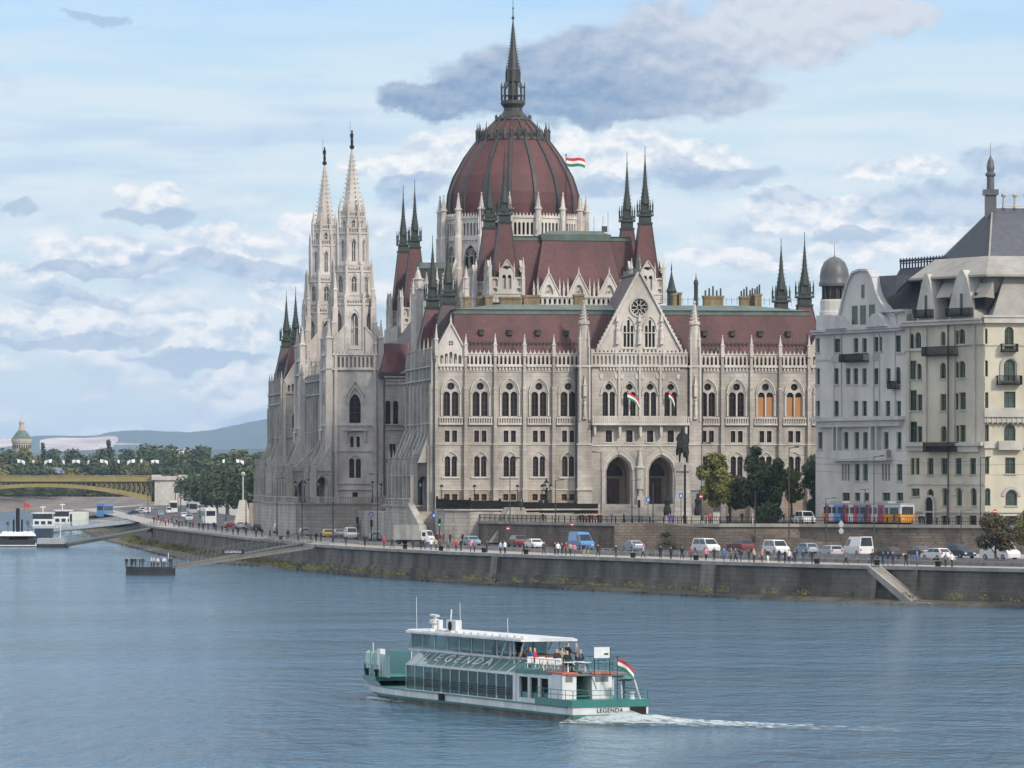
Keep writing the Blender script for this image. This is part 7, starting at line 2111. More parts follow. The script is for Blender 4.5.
# big three armed candelabrum
u = ub(546.3, -12); X_, Y_ = AX+CA*u+SA*12, AY+SA*u-CA*12
r = empty('candelabrum', (X_, Y_, 9.9)); tag(r, 'large ornate three-armed iron lantern on the south terrace', 'lamp post')
m = MB(); m.lathe(0, 0, [(.75, 0), (.7, .5), (.4, .8), (.35, 1.4), (.22, 1.6), (.18, 3.2), (.3, 3.4), (.12, 3.6)], 8)
for a in range(3):
    t = 2*PI*a/3+.2; m.tube((0, 0, 2.8), (.75*math.cos(t), .75*math.sin(t), 3.2), .07, n=5)
m.build('pole', IRON, r)
for (x_, y_, z_, s_) in [(.75*math.cos(2*PI*a/3+.2), .75*math.sin(2*PI*a/3+.2), 3.2, 1) for a in range(3)]+[(0, 0, 3.6, 1.3)]:
    m = MB(); m.lathe(x_, y_, [(.12*s_, z_), (.28*s_, z_+.55*s_)], 6); lg_ = m.build('lamp_glass', LGL, r)
    m = MB(); m.lathe(x_, y_, [(.34*s_, z_+.55*s_), (.12*s_, z_+.8*s_), (0, z_+1.1*s_)], 6); m.build('lamp_cap', IRON, lg_)
# bollards on the promenade
r = empty('bollard'); m = MB(); m.lathe(0, 0, [(.34, 0), (.3, .45), (.38, .5), (.38, .65), (.1, .72)], 10); m.build('post', IRON, r)
BOL = r
for i, (px, what) in enumerate(((281, 'below the far terrace corner'), (405, 'below the box truck'), (441, 'by the people near the traffic light'), (484, 'below the grey-blue hatchback'), (526, 'below the white saloon of the south facade'), (633, 'below the light blue saloon'), (696, 'below the white minibus'), (817, 'below the pale grey-blue hatchback'), (877, 'at the top of the quay wall stair'), (938, 'right of the dark low saloon'))):
    x, y, a = on_line(px, 1.6); put(BOL, USED, (x, y, ZQ), 0, 'squat iron mooring bollard at the quay edge '+what, 'mooring bollards along the quay')
# traffic signals and signs
def sign(px, D, z0, ytop, col, shape, lab, pole=True, arrow=False):
    zt = HC-(ytop-484)*D/F; r = empty('road_sign', ((px-512)*D/F, D, z0)); tag(r, lab, 'road sign')
    m = MB(); m.tube((0, 0, 0), (0, 0, zt-z0), .05, n=6); m.build('pole', POST, r)
    h = zt-z0-.35
    if shape == 'disc':
        m = MB(Matrix.Translation((0, -.08, h)) @ Matrix.Rotation(R(90), 4, 'X')); m.lathe(0, 0, [(.29, -.02), (.29, .02)], 18); p_ = m.build('sign_plate', col, r)
        m = MB(); m.box(-.19, .19, -.115, -.105, h-.06, h+.06); m.build('bar', FLAG_W, p_)
    else:
        m = MB(); m.box(-.3, .3, -.1, -.06, h-.3, h+.3); p_ = m.build('sign_plate', col, r)
        m = MB(); m.poly([(-.14, h-.17), (.14, h-.17), (0, h+.2)], -.115, -.105); m.build('symbol', FLAG_W, p_)
    return r
SBLUE = mat('sign_blue', (.04,.12,.42), rough=.5); SRED = mat('sign_red', (.45,.02,.03), rough=.5)
sign(371, 790, ZR, 512, SBLUE, 'square', 'blue square sign on the pole before the terrace ramp')
sign(434, 745, ZR, 513, SBLUE, 'square', 'blue square sign above the green traffic light')
sign(508, 700, ZR, 526, SRED, 'disc', 'round red sign by the pale stair wall')
sign(648, 700, ZU, 497, SBLUE, 'square', 'blue square sign in front of the right portal arch')
sign(681, 694, ZU, 493, SBLUE, 'square', 'blue sign on the thick mast before the statue')
sign(701, 693, ZU, 494, SRED, 'disc', 'round red no-entry sign right of the statue')
sign(995, 668, ZU, 509, SRED, 'disc', 'round red no-entry sign behind the small promenade tree')
sign(572, 692, ZU-.4, 522, SRED, 'disc', 'small round red sign above the blue van')
r = empty('signpost', ((841-512)*672/F, 672, ZU)); tag(r, 'white double arrow sign facing the road below the tram', 'road sign')
m = MB(); m.poly([(-.35, 0), (.35, 0), (.35, .5), (.6, .5), (0, 1.3), (-.6, .5), (-.35, .5)], -.55, -.5); m.poly([(-.3, -1.2), (.3, -1.2), (.5, -.6), (0, -.05), (-.5, -.6)], -.55, -.5); m.build('sign_plate', mat('grey_white_sign', (.36,.37,.38), rough=.6), r); r.scale = (.75,)*3
m = MB(); m.tube((0, -.47, -2.5), (0, -.47, 1), .04, n=5); m.build('pole', POST, r)
def signal(px, D, z0, ytop, lab, lit):
    zt = HC-(ytop-484)*D/F; r = empty('traffic_light', ((px-512)*D/F, D, z0)); tag(r, lab, 'traffic light')
    m = MB(); m.tube((0, 0, 0), (0, 0, zt-z0), .06, n=6); m.build('pole', IRON, r); h = zt-z0
    m = MB(); m.box(-.2, .2, -.2, .05, h-1.1, h); m.build('housing', IRON, r)
    cols = {'g': (.02, .55, .25), 'r': (.6, .03, .02)}
    if lit:
        m = MB(); zz = h-.88 if lit == 'g' else h-.2; m.box(-.12, .12, -.215, -.2, zz-.12, zz+.12)
        m.build('lamp', mat('signal_'+lit, cols[lit], emit=(cols[lit], 1.2)), r)
signal(439.5, 742, ZR, 519, 'traffic light showing green beside the box truck', 'g')
signal(357.5, 798, ZR, 517, 'dark traffic light above the white van near the ramp', None)
signal(371.5, 786, ZR, 520, 'dark traffic light under the blue sign before the ramp', None)
signal(639, 704, ZU, 500, 'traffic light pole between the portal arches', None)

# railings
def railing(name, pts, z, h, lab, step=2.0, mt=IRON, bars=0.0, r_=.04, zf=None):
    m = MB()
    for p, q in zip(pts, pts[1:]):
        L_ = math.hypot(q[0]-p[0], q[1]-p[1]); n = max(1, int(L_/step)); a = math.atan2(q[1]-p[1], q[0]-p[0])
        for i in range(n+1):
            f = i/n; m.rot_box((p[0]+(q[0]-p[0])*f, p[1]+(q[1]-p[1])*f, z+h/2), r_*1.3, r_*1.3, h/2, a)
        for hh in (h, h*.5): m.rot_box(((p[0]+q[0])/2, (p[1]+q[1])/2, z+hh), L_/2, r_*.8, r_*.8, a)
        if bars:
            k = int(L_/bars)
            for i in range(k): f = (i+.5)/k; m.rot_box((p[0]+(q[0]-p[0])*f, p[1]+(q[1]-p[1])*f, z+h/2), .02, .02, h/2, a)
    return tag(m.build(name, mt), lab, 'railing')
railing('railing', [(x, y+.1) for x, y in ue[:10]], ZU+.3, 1.0, 'dark iron railing along the top of the brown retaining wall', bars=.35)
gr = [on_line(px, 10.3)[:2] for px in (1200, 1024, 940, 880, 800, 720, 640, 560)]
railing('guard_rail', gr, ZQ, .85, 'grey steel guard rail between promenade and road', step=2.4, mt=RIM, r_=.045)
# overhead wires of the tram
m = MB()
for a, b_ in (((700, 700, 17.5), (1100, 660, 17)), ((780, 705, 16.2), (1100, 665, 15.6)), ((789, 682, 18.5), (874, 655, 17.6)), ((874, 655, 17.6), (981, 670, 17.4))):
    p = Vector(((a[0]-512)*a[1]/F, a[1], a[2])); q = Vector(((b_[0]-512)*b_[1]/F, b_[1], b_[2])); k = 8; pr_ = p
    for i in range(1, k+1):
        f = i/k; c = p.lerp(q, f); c.z -= 1.2*4*f*(1-f)*.5; m.tube(pr_, c, .02, n=3); pr_ = c
tag(m.build('overhead_wire', IRON), 'thin overhead tram wires strung between the green masts', 'cables')

# grey control cabinets and pale box by the trees
for px, D, w_, h_, c_, lab in ((707, 700, .9, 1.9, 'pale', 'pale grey cabinet left of the taller one under the trees'), (716.5, 702, 1.0, 2.6, 'green', 'taller greenish cabinet beside the lawn')):
    m = MB(); X_ = (px-512)*D/F; m.box(X_-w_/2, X_+w_/2, D, D+.6, ZU, ZU+h_*.72); m.box(X_-w_/2-.05, X_+w_/2+.05, D-.05, D+.65, ZU+h_*.72, ZU+h_*.75)
    m.box(X_-.02, X_+.02, D-.015, D, ZU+.1, ZU+h_*.65); tag(m.build('cabinet', COPING if c_ == 'pale' else TW), lab, 'cabinet')

# ------------------------------------------------------------------ flags of the parliament
def wpt(u, v, z): return (AX+CA*u-SA*v, AY+SA*u+CA*v, z)
u = ub(566, 66); p = wpt(u, 66, 57.8); h_ = zb(155, u, 66)-57.8
flag(p, h_, 3.3, 1.5, 'red white green flag flying from the tall mast beside the dome', rz=0, droop=.12, pole_r=.07)
for uu, s_, lab in ((31.4, 1, 'red white green flag hanging slanted over the second portal window'), (38.1, 1, 'red white green flag hanging over the fourth portal window')):
    u = uu-1.1; p = wpt(u-.3, -2.7, 24.4)
    flag(p, 4.4, 2.0 if uu < 35 else 1.0, 1.1, lab, rz=ANG, droop=.9 if uu < 35 else 1.6, pole_r=.05, lean=.18)

# ------------------------------------------------------------------ equestrian statue seen from behind
r = empty('equestrian_statue', ((682.5-512)*712/F, 712, ZU)); tag(r, 'dark bronze horse and rider seen from behind on a tall pale pedestal', 'statue')
m = MB(); m.box(-3.2, 3.2, -3.2, 3.2, 0, .5); m.box(-2.4, 2.4, -2.4, 2.4, .5, 1.3); m.frus(0, 0, 1.3, 7.4, 1.15, 1.9, .85, 1.6); m.box(-1.05, 1.05, -1.8, 1.8, 7.4, 7.9); m.box(-1.0, 1.0, -1.55, 1.55, 7.9, 8.6); m.build('pedestal', TW, r)
for sx, sy in ((-2.1, -1.8), (2.0, -1.9)):
    m = MB(); m.lathe(sx, sy, [(.5, 1.3), (.55, 2.0), (.35, 2.7), (.48, 3.4), (.2, 3.8), (.25, 4.0), (.22, 4.25), (0, 4.4)], 9); m.build('side_figure', BRONZE, r)
def skin_obj(name, V, Rr, E, parent, mt, lv=1):
    me = bpy.data.meshes.new(name); me.from_pydata(V, E, []); o = bpy.data.objects.new(name, me); COL.objects.link(o)
    o.modifiers.new('s', 'SKIN')
    for i, q in enumerate(Rr): me.skin_vertices[0].data[i].radius = q if isinstance(q, tuple) else (q, q)
    me.skin_vertices[0].data[0].use_root = True
    sb = o.modifiers.new('d', 'SUBSURF'); sb.levels = lv
    dg = bpy.context.evaluated_depsgraph_get(); nm = bpy.data.meshes.new_from_object(o.evaluated_get(dg)); o.modifiers.clear(); o.data = nm
    nm.materials.clear(); nm.materials.append(mt)
    for p_ in nm.polygons: p_.use_smooth = True
    o.parent = parent; return o
Z0 = 8.6
hv = [(0,-.9,Z0+2.05),(0,0,Z0+2.0),(0,.9,Z0+2.1),(0,1.35,Z0+2.7),(.1,1.75,Z0+3.2),(.15,2.15,Z0+2.95),
      (-.35,-1.0,Z0+1.7),(-.42,-1.15,Z0+1.0),(-.42,-.95,Z0+.05),(.38,-1.05,Z0+1.7),(.5,-1.35,Z0+1.05),(.55,-1.2,Z0+.1),
      (-.32,.95,Z0+1.5),(-.35,.95,Z0+.8),(-.35,1.0,Z0+.05),(.35,1.05,Z0+1.5),(.4,1.4,Z0+1.2),(.4,1.3,Z0+.7),
      (0,-1.25,Z0+2.2),(.1,-1.6,Z0+1.6),(.12,-1.65,Z0+.7)]
he = [(0,1),(1,2),(2,3),(3,4),(4,5),(0,6),(6,7),(7,8),(0,9),(9,10),(10,11),(2,12),(12,13),(13,14),(2,15),(15,16),(16,17),(0,18),(18,19),(19,20)]
skin_obj('horse', hv, [.62,.58,.55,.36,.24,.16,.36,.16,.13,.36,.16,.13,.24,.13,.12,.24,.13,.12,.14,.2,.08], he, r, BRONZE)
rv = [(0,-.1,Z0+2.6),(0,-.1,Z0+3.2),(0,-.05,Z0+3.8),(0,0,Z0+4.35),(0,.02,Z0+4.75),(0,.02,Z0+5.0),(-.5,.1,Z0+2.5),(-.72,.35,Z0+1.7),(-.72,.3,Z0+1.0),(.5,.1,Z0+2.5),(.72,.35,Z0+1.7),(.72,.3,Z0+1.0),
      (-.5,-.05,Z0+3.8),(-.75,.2,Z0+3.2),(-.4,.7,Z0+3.0),(.5,-.05,Z0+3.8),(.8,.1,Z0+3.2),(.7,.6,Z0+2.9)]
re_ = [(0,1),(1,2),(2,3),(3,4),(4,5),(0,6),(6,7),(7,8),(0,9),(9,10),(10,11),(2,12),(12,13),(13,14),(2,15),(15,16),(16,17)]
skin_obj('rider', rv, [.46,.44,.5,.18,.26,.2,.26,.2,.14,.26,.2,.14,.24,.18,.13,.24,.18,.13], re_, r, BRONZE)
m = MB(); m.add([(-.6,-.35,Z0+3.95),(.6,-.35,Z0+3.95),(.85,-1.0,Z0+2.3),(-.85,-1.0,Z0+2.3),(0,-.75,Z0+3.8),(0,-1.3,Z0+2.2)], [(0,4,5,3),(4,1,2,5)]); m.build('cloak', BRONZE, r)
m = MB(); m.lathe((681.5-682.5)*700/F-.0, -14, [(.26, 0), (.26, 1.2), (.17, 1.4), (.15, 8.8)], 10)
r.scale = (1.1, 1.1, 1.06)
o = m.build('mast', IRON); o.location = r.location; tag(o, 'thick dark tram mast standing before the equestrian statue', 'mast')

# ------------------------------------------------------------------ trees
def leafmat(name, a, b_):
    m_ = mat(name, a, b_, .9, rough=.75, detail=2); bs = m_.node_tree.nodes['Principled BSDF']
    return m_
BARK = mat('bark', (.06,.045,.035), (.10,.08,.065), 3, rough=.95)
LEAVES = [leafmat('yellowing_leaves', (.07,.085,.018), (.17,.15,.03)), leafmat('dark_green_leaves', (.022,.040,.012), (.055,.075,.020)), leafmat('russet_leaves', (.06,.035,.018), (.07,.07,.028)),
          leafmat('mid_green_leaves', (.045,.062,.014), (.085,.10,.025)), leafmat('olive_leaves', (.065,.07,.018), (.12,.115,.03))]
def tree_mesh(h, cr, th, ls, n, seed, shape='round', gaps=.5):
    rn = random.Random(seed); blobs = []
    k = 14 if shape != 'cone' else 16
    for i in range(k):
        if shape == 'cone':
            f = rn.random(); rr = cr*(1-f)*.75; a = rn.random()*2*PI; blobs.append((rr*math.cos(a), rr*math.sin(a), th+(h-th)*f*.93, cr*(.45-.25*f)))
        else:
            a = rn.random()*2*PI; f = rn.random()**.6; zz = rn.random(); w_ = math.sin(PI*(.12+.8*zz))
            blobs.append((cr*.68*f*w_*math.cos(a), cr*.68*f*w_*math.sin(a), th+(h-th)*(.12+.76*zz), cr*rn.uniform(.26, .44)))
    m = MB(); tot = sum(b_[3]**2 for b_ in blobs)
    for bx_, by_, bz_, br in blobs:
        for _ in range(int(n*br*br/tot)):
            while True:
                x, y, z = rn.uniform(-1, 1), rn.uniform(-1, 1), rn.uniform(-1, 1); d2 = x*x+y*y+z*z
                if d2 <= 1 and (d2 > .3 or rn.random() < .25): break
            c = Vector((bx_+x*br, by_+y*br, bz_+z*br*.85)); nrm_ = Vector((x, y, z+.4)).normalized()+Vector((rn.uniform(-.7,.7), rn.uniform(-.7,.7), rn.uniform(-.7,.7)))
            nrm_.normalize(); t_ = nrm_.orthogonal().normalized(); t_.rotate(Matrix.Rotation(rn.random()*PI, 3, nrm_)) ; b2 = nrm_.cross(t_); s_ = ls*rn.uniform(.5, 1.2)
            p0, p1, p2, p3 = c-t_*s_, c-b2*s_*.6, c+t_*s_, c+b2*s_*.6
            m.v += [tuple(p0), tuple(p1), tuple(p2), tuple(p3)]; q = len(m.v); m.f.append([q-4, q-3, q-2, q-1]); m.mi.append(0)
    t = MB(); r0 = h*.022; t.tube((0, 0, 0), (h*.01, 0, th*.9), r0*1.3, r0, 7); t.tube((h*.01, 0, th*.88), (0, h*.01, h*.72), r0, r0*.3, 6)
    for i in range(7):
        b_ = blobs[i]; z0 = th*.8+(b_[2]-th)*.35; t.tube((0, 0, z0), (b_[0]*.9, b_[1]*.9, b_[2]), r0*.5, r0*.12, 5)
    return m, t
TP = {}
def tree(key, x, y, z, h, label, group=None, rz=0.0, name='tree', sx=1.0, **kw):
    """key -> prototype of unit scale; copies share its meshes"""
    if key not in TP:
        shape, ls, n, leaf, crr, thr, seed = key
        m, t = tree_mesh(10, crr*10, thr*10, ls*10, n, seed, shape)
        r = empty(name); t.build('trunk', BARK, r); m.build('crown', LEAVES[leaf], r); TP[key] = r
    else:
        r = copy_tree(TP[key])
        for k_ in list(r.keys()): del r[k_]
        r.name = name
    r.location = (x, y, z); r.scale = (h/10*sx, h/10*sx, h/10); r.rotation_euler = (0, 0, rz); tag(r, label, 'tree', group); return r
def treepx(key, px, D, z, ytop, lab, group=None, name='tree', sx=1.0, rz=0):
    return tree(key, (px-512)*D/F, D, z, HC-(ytop-484)*D/F-z, lab, group, rz, name, sx)
treepx(('round', .03, 3600, 0, .34, .18, 1), 714, 738, ZU, 449, 'sparse yellowing tree right of the equestrian statue', name='tree', sx=.95)
treepx(('round', .024, 3600, 2, .36, .18, 2), 729, 746, ZU, 468, 'low russet tree between the yellowing tree and the big dark one', sx=1.3)
treepx(('cone', .028, 8500, 1, .42, .12, 3), 756, 742, ZU, 446, 'tall dark green tree with pointed crown, largest on the plaza', sx=.95)
treepx(('round', .028, 6200, 1, .40, .14, 9), 773, 746, ZU, 453, 'dark tree touching the right side of the tallest plaza tree', sx=.85)
treepx(('round', .026, 3200, 3, .32, .25, 4), 791, 744, ZU, 467, 'loose mid-green tree between the dark trees and the blue-grey house', sx=1.0)
treepx(('round', .024, 5200, 1, .34, .14, 5), 815, 746, ZU, 454, 'dark tree partly hidden behind the blue-grey house', sx=.9)
treepx(('round', .028, 5200, 2, .44, .14, 6), 995, 574, ZQ, 510, 'small round brown-green tree standing on the promenade', sx=1.05)
treepx(('round', .026, 3600, 4, .36, .25, 7), 1027, 612, ZQ, 508, 'small tree cut by the right edge of the photo')
treepx(('round', .05, 1200, 1, .5, .02, 8), 672, 677, ZQ, 529, 'dark bush against the brown retaining wall', name='bush', sx=1.5); 
# ivy on the retaining wall and weeds on the bank
def clumps(name, pts, h, n, leaf, seed, spread=.5):
    rn = random.Random(seed); m = MB()
    for x, y, z in pts:
        s_ = rn.uniform(.3, 1.0)
        for _ in range(int(n*s_)):
            c = Vector((x+rn.gauss(0, spread*s_), y+rn.gauss(0, spread*s_), z+abs(rn.gauss(0, h*s_*.5)))); t_ = Vector((rn.uniform(-1,1), rn.uniform(-1,1), rn.uniform(.2,1))).normalized(); b2 = t_.orthogonal().normalized(); s2 = rn.uniform(.12, .3)
            m.v += [tuple(c-b2*s2*.35), tuple(c+b2*s2*.35), tuple(c+t_*s2*1.6)]; q = len(m.v); m.f.append([q-3, q-2, q-1]); m.mi.append(0)
    return tag(m.build(name, LEAVES[leaf]), kind='stuff')
rn = random.Random(11); pts = []
bu = interp(offset(e, -2.6), 420)
for i, p in enumerate(bu):
    px_ = 512+F*p[0]/p[1]
    if px_ < 690 or rn.random() < .35:
        if rn.random() < .8: pts.append((p[0]+rn.uniform(-1.2, .8), p[1]+rn.uniform(-1.2, .8), .75))
        if px_ < 330 and rn.random() < .9: pts.append((p[0]+rn.uniform(-3, .8), p[1]-rn.uniform(0, 3), .6))
clumps('bank_weeds', pts, .8, 42, 4, 12)
rn = random.Random(12); pts = [(-95-rn.uniform(0, 34), 1170+rn.uniform(0, 260), 1.0) for _ in range(90)]
clumps('spit_grass', pts, 1.0, 50, 4, 13, 1.2)
# stones at the water line
m = MB(); rn = random.Random(4)
for p in interp(sh, 1500):
    s_ = rn.uniform(.08, .3); x, y = p[0]+rn.uniform(-.3, 1.0), p[1]+rn.uniform(-.2, 2.2)
    m.frus(x, y, -.1, s_*.9, s_, s_*.8, s_*.5, s_*.4, rn.uniform(-.05, .05), rn.uniform(-.05, .05))
tag(m.build('shore_stones', GRAVEL), kind='stuff')

# ------------------------------------------------------------------ people ashore
PG = 'people on the embankment promenade'
for px, off, top, legs, pose, lab in (
    (413, 3.2, 'dark', 'dark', 'stand', 'person in dark clothes below the left end of the box truck'),
    (421, 3.0, 'black', 'dark', 'walk', 'person in black walking below the box truck cab'),
    (425, 5.0, 'grey', 'jeans', 'stand', 'person in grey behind the walker in black near the truck cab'),
    (431, 2.5, 'white', 'jeans', 'walk', 'person in white top walking just left of the traffic light'),
    (436, 3.5, 'beige', 'dark', 'stand', 'person in beige jacket right of the one in the white top'),
    (440, 4.6, 'brown', 'dark', 'stand', 'person in brown under the green traffic light'),
    (456, 3.6, 'red', 'dark', 'stand', 'person in bright red jacket on the quay between truck and hatchback'),
    (461, 3.8, 'black', 'dark', 'stand', 'person in black right next to the red jacket on the quay'),
    (470.5, 3.0, 'pink', 'jeans', 'walk', 'person in pink top below the grey-blue hatchback'),
    (474.5, 2.8, 'grey', 'dark', 'walk', 'person in grey walking beside the pink top'),
    (500.5, 1.8, 'lightblue', 'dark', 'stand', 'man in light blue shirt near the quay edge, left of a pair'),
    (505, 1.8, 'white', 'black', 'stand', 'man in white shirt near the quay edge, right of a pair'),
    (555, 5.0, 'black', 'dark', 'stand', 'person in black at the left of the group before the blue van'),
    (558, 4.0, 'white', 'dark', 'walk', 'person in white within the group left of the blue van'),
    (562, 5.5, 'dark', 'dark', 'stand', 'dark figure in the middle of the group left of the blue van'),
    (566, 4.2, 'red', 'dark', 'stand', 'person in red vest in the group before the blue van'),
    (570.5, 3.0, 'beige', 'dark', 'walk', 'person in beige walking at the front of the blue van'),
    (574.5, 3.2, 'pink', 'jeans', 'walk', 'person in pink beside the beige walker at the blue van'),
    (584, 4.4, 'navy', 'beige', 'stand', 'person in navy before the windscreen of the blue van'),
    (588, 4.2, 'brown', 'beige', 'stand', 'person with beige trousers at the right side of the blue van'),
    (598, 3.2, 'black', 'black', 'stride', 'dark figure striding right of the blue van'),
    (660.5, 3.0, 'black', 'black', 'stand', 'dark figure right of the van with the beacon'),
    (671, 2.0, 'navy', 'black', 'stand', 'tall dark figure left of the white minibus'),
    (691, 3.0, 'red', 'dark', 'stand', 'person in red under the white minibus front'),
    (706, 1.8, 'pink', 'black', 'walk', 'person in pink jacket walking below the white minibus'),
    (724, 3.0, 'blue', 'jeans', 'walk', 'person in blue between the white minibus and the dark red car'),
    (731, 3.6, 'grey', 'dark', 'stand', 'person in grey below the dark red off-road car'),
    (741, 2.2, 'black', 'jeans', 'walk', 'person in black walking below the dark red off-road car'),
    (749, 2.4, 'dark', 'dark', 'walk', 'dark walker at the right end of the dark red off-road car'),
    (754, 3.2, 'beige', 'dark', 'stand', 'person in beige coat between dark red car and white small van'),
    (762, 3.6, 'orange', 'dark', 'stand', 'person in orange top left of the small white van'),
    (768, 2.6, 'black', 'white', 'walk', 'person with white trousers before the small white van'),
    (785, 2.0, 'black', 'dark', 'lean', 'person in black leaning at the bicycle group'),
    (789, 2.8, 'white', 'dark', 'stand', 'person with white top in the bicycle group'),
    (795, 2.6, 'dark', 'dark', 'lean', 'dark figure leaning in the bicycle group'),
    (803.5, 3.2, 'navy', 'jeans', 'stand', 'person in navy right of the bicycle group'),
    (872.5, 3.2, 'dark', 'dark', 'stand', 'dark figure by the low concrete wall left of the red-helmet rider'),
    (883, 3.6, 'navy', 'jeans', 'stand', 'person in navy left of the red-hatted one at the low wall'),
    (888, 3.0, 'black', 'jeans', 'stand', 'person in black in the middle of the trio by the low wall'),
    (893, 3.8, 'navy', 'dark', 'lean', 'leaning person at the right of the trio by the low wall'),
    (917, 3.0, 'blue', 'purple', 'lean', 'person in blue bending over a bag by a pale block'),
    (945.5, 2.0, 'grey', 'dark', 'walk', 'person in grey walking beside one in a white shirt on the right'),
    (952, 2.0, 'white', 'black', 'walk', 'person in white shirt and black trousers near the small promenade tree'),
    (238, 2.0, 'black', 'black', 'stand', 'dark person on the quay north of the terrace, before the black car'),
    (246, 2.2, 'dark', 'jeans', 'walk', 'dark walker between two bollards north of the black car'),
    (333, 5.0, 'purple', 'dark', 'stand', 'person in purple below the yellow and silver cars'),
    (316, 4.0, 'black', 'dark', 'stand', 'dark person just left of the yellow car'),
    (321, 4.6, 'navy', 'dark', 'stand', 'second dark person right beside the yellow car bonnet'),
    (365, 3.0, 'black', 'black', 'walk', 'dark walker left of the silver hatchback'),
    (222, 2.0, 'black', 'dark', 'stand', 'dark person on the quay below the red saloon'),
    (256, 2.2, 'navy', 'dark', 'walk', 'dark blue walker below the black car at the terrace corner')):
    x, y, a = on_line(px, off); person((x, y, ZQ if off < 12.5 else ZR), top, legs, pose, lab, rz=rn.uniform(-3, 3) if pose != 'walk' else a+PI/2+(0 if px % 2 else PI), h=rn.uniform(1.62, 1.85), group=PG)
# crowd at the quay corner
i = 0
for j, (px, off, c, ps, what) in enumerate(((203, 2.5, 'black', 'walk', 'below the left side of the white coach'), (216, 4.0, 'navy', 'stand', 'just right of the white coach'), (227, 3.0, 'brown', 'walk', 'below the red saloon bonnet'), (233, 2.2, 'grey', 'stand', 'left of the tapering stone pylon foot'),
    (262, 3.5, 'dark', 'walk', 'right of the black car at the terrace corner'), (270, 2.6, 'brown', 'walk', 'left of the silver people carrier'), (288, 3.2, 'black', 'walk', 'below the white saloon at the near tower'), (298, 2.4, 'grey', 'stand', 'below the silver estate car, near the gangway head'),
    (311, 3.0, 'navy', 'walk', 'at the gangway head below the near tower'), (346, 2.6, 'dark', 'stand', 'below the white van right of the yellow car'), (384, 3.4, 'red', 'walk', 'left of the box truck rear'), (392, 2.4, 'black', 'walk', 'below the rear of the box truck'),
    (448, 2.2, 'grey', 'walk', 'left of the bright red jacket'), (487, 3.0, 'dark', 'walk', 'between the pink top and the two men in shirts'), (524, 2.4, 'navy', 'walk', 'below the dark red car of the south facade'), (544, 3.8, 'brown', 'walk', 'right of the white saloon of the south facade'),
    (616, 2.2, 'dark', 'walk', 'midway between the blue van and the light blue saloon'), (643, 4.0, 'beige', 'walk', 'below the van with the roof beacon'), (682, 4.2, 'black', 'walk', 'left of the white minibus rear'), (714, 3.4, 'dark', 'stand', 'right of the pink jacket'),
    (735.5, 2.0, 'brown', 'walk', 'below the middle of the dark red off-road car'), (779, 3.6, 'navy', 'stand', 'just left of the bicycle group'), (812, 2.2, 'black', 'walk', 'below the pale grey-blue hatchback'), (846, 3.0, 'grey', 'walk', 'below the tall white panel van'), (906, 2.6, 'black', 'walk', 'between the trio and the bending person in blue'))):
    x, y, a = on_line(px, off); person((x, y, ZQ), c, 'dark', ps, 'person in %s %s %s' % (c if c != 'dark' else 'dark clothes', 'walking' if ps == 'walk' else 'standing', what), rz=a+PI/2+j, h=1.66+.02*(j % 8), group=PG)
names = ['first', 'second', 'third', 'fourth', 'fifth', 'sixth', 'seventh', 'eighth', 'ninth', 'tenth', 'eleventh', 'twelfth', 'thirteenth', 'fourteenth', 'fifteenth', 'sixteenth', 'seventeenth', 'eighteenth']
for px, top in zip((154, 156.5, 158.5, 161, 163.5, 165.5, 168.5, 172, 174, 176.5, 179, 182, 186, 190, 193, 199, 208, 214), ('black', 'red', 'dark', 'brown', 'brown', 'red', 'dark', 'brown', 'grey', 'black', 'brown', 'black', 'dark', 'brown', 'red', 'black', 'dark', 'navy')):
    x, y, a = on_line(px, 3.0+(i*7 % 5)*.9); person((x, y, ZQ), top, 'dark', ('stand', 'walk')[i % 2], '%s from the left of the crowd queuing at the quay corner, in %s' % (names[i], top), rz=i*1.3, h=1.75, group='crowd queuing at the quay corner'); i += 1
# people up on the plaza
for px, D, top, legs, pose, lab in (
    (611.5, 722, 'blue', 'jeans', 'stand', 'person in blue before the left portal arch'), (624, 726, 'navy', 'dark', 'walk', 'dark person walking between the portal arches'),
    (669.5, 706, 'purple', 'purple', 'stand', 'person in purple at the foot of the statue, left'), (673, 704, 'purple', 'dark', 'stand', 'person in violet right beside the other purple one at the statue'),
    (684.5, 700, 'black', 'dark', 'stand', 'dark person right of the mast before the statue'), (710, 698, 'red', 'dark', 'stand', 'person in red standing at the grey cabinets'),
    (728, 694, 'black', 'dark', 'stand', 'dark person by the railing at the lawn'), (742, 738, 'navy', 'dark', 'walk', 'dark person under the russet tree'),
    (752.5, 716, 'beige', 'white', 'stand', 'pale dressed person before the tallest plaza tree'), (784, 735, 'black', 'dark', 'stand', 'dark person under the loose green tree'),
    (920, 683, 'black', 'black', 'stand', 'dark person waiting at the front of the tram'), (923, 684, 'dark', 'jeans', 'stand', 'second person waiting at the front of the tram'),
    (521, 735, 'dark', 'dark', 'stand', 'dark person on the plaza right of the pale stair wall'), (543, 724, 'dark', 'dark', 'stand', 'lone dark person at the railing left of the blue van')):
    person(((px-512)*D/F, D, ZU if px != 521 else 9.9), top, legs, pose, lab, rz=px, h=1.76)
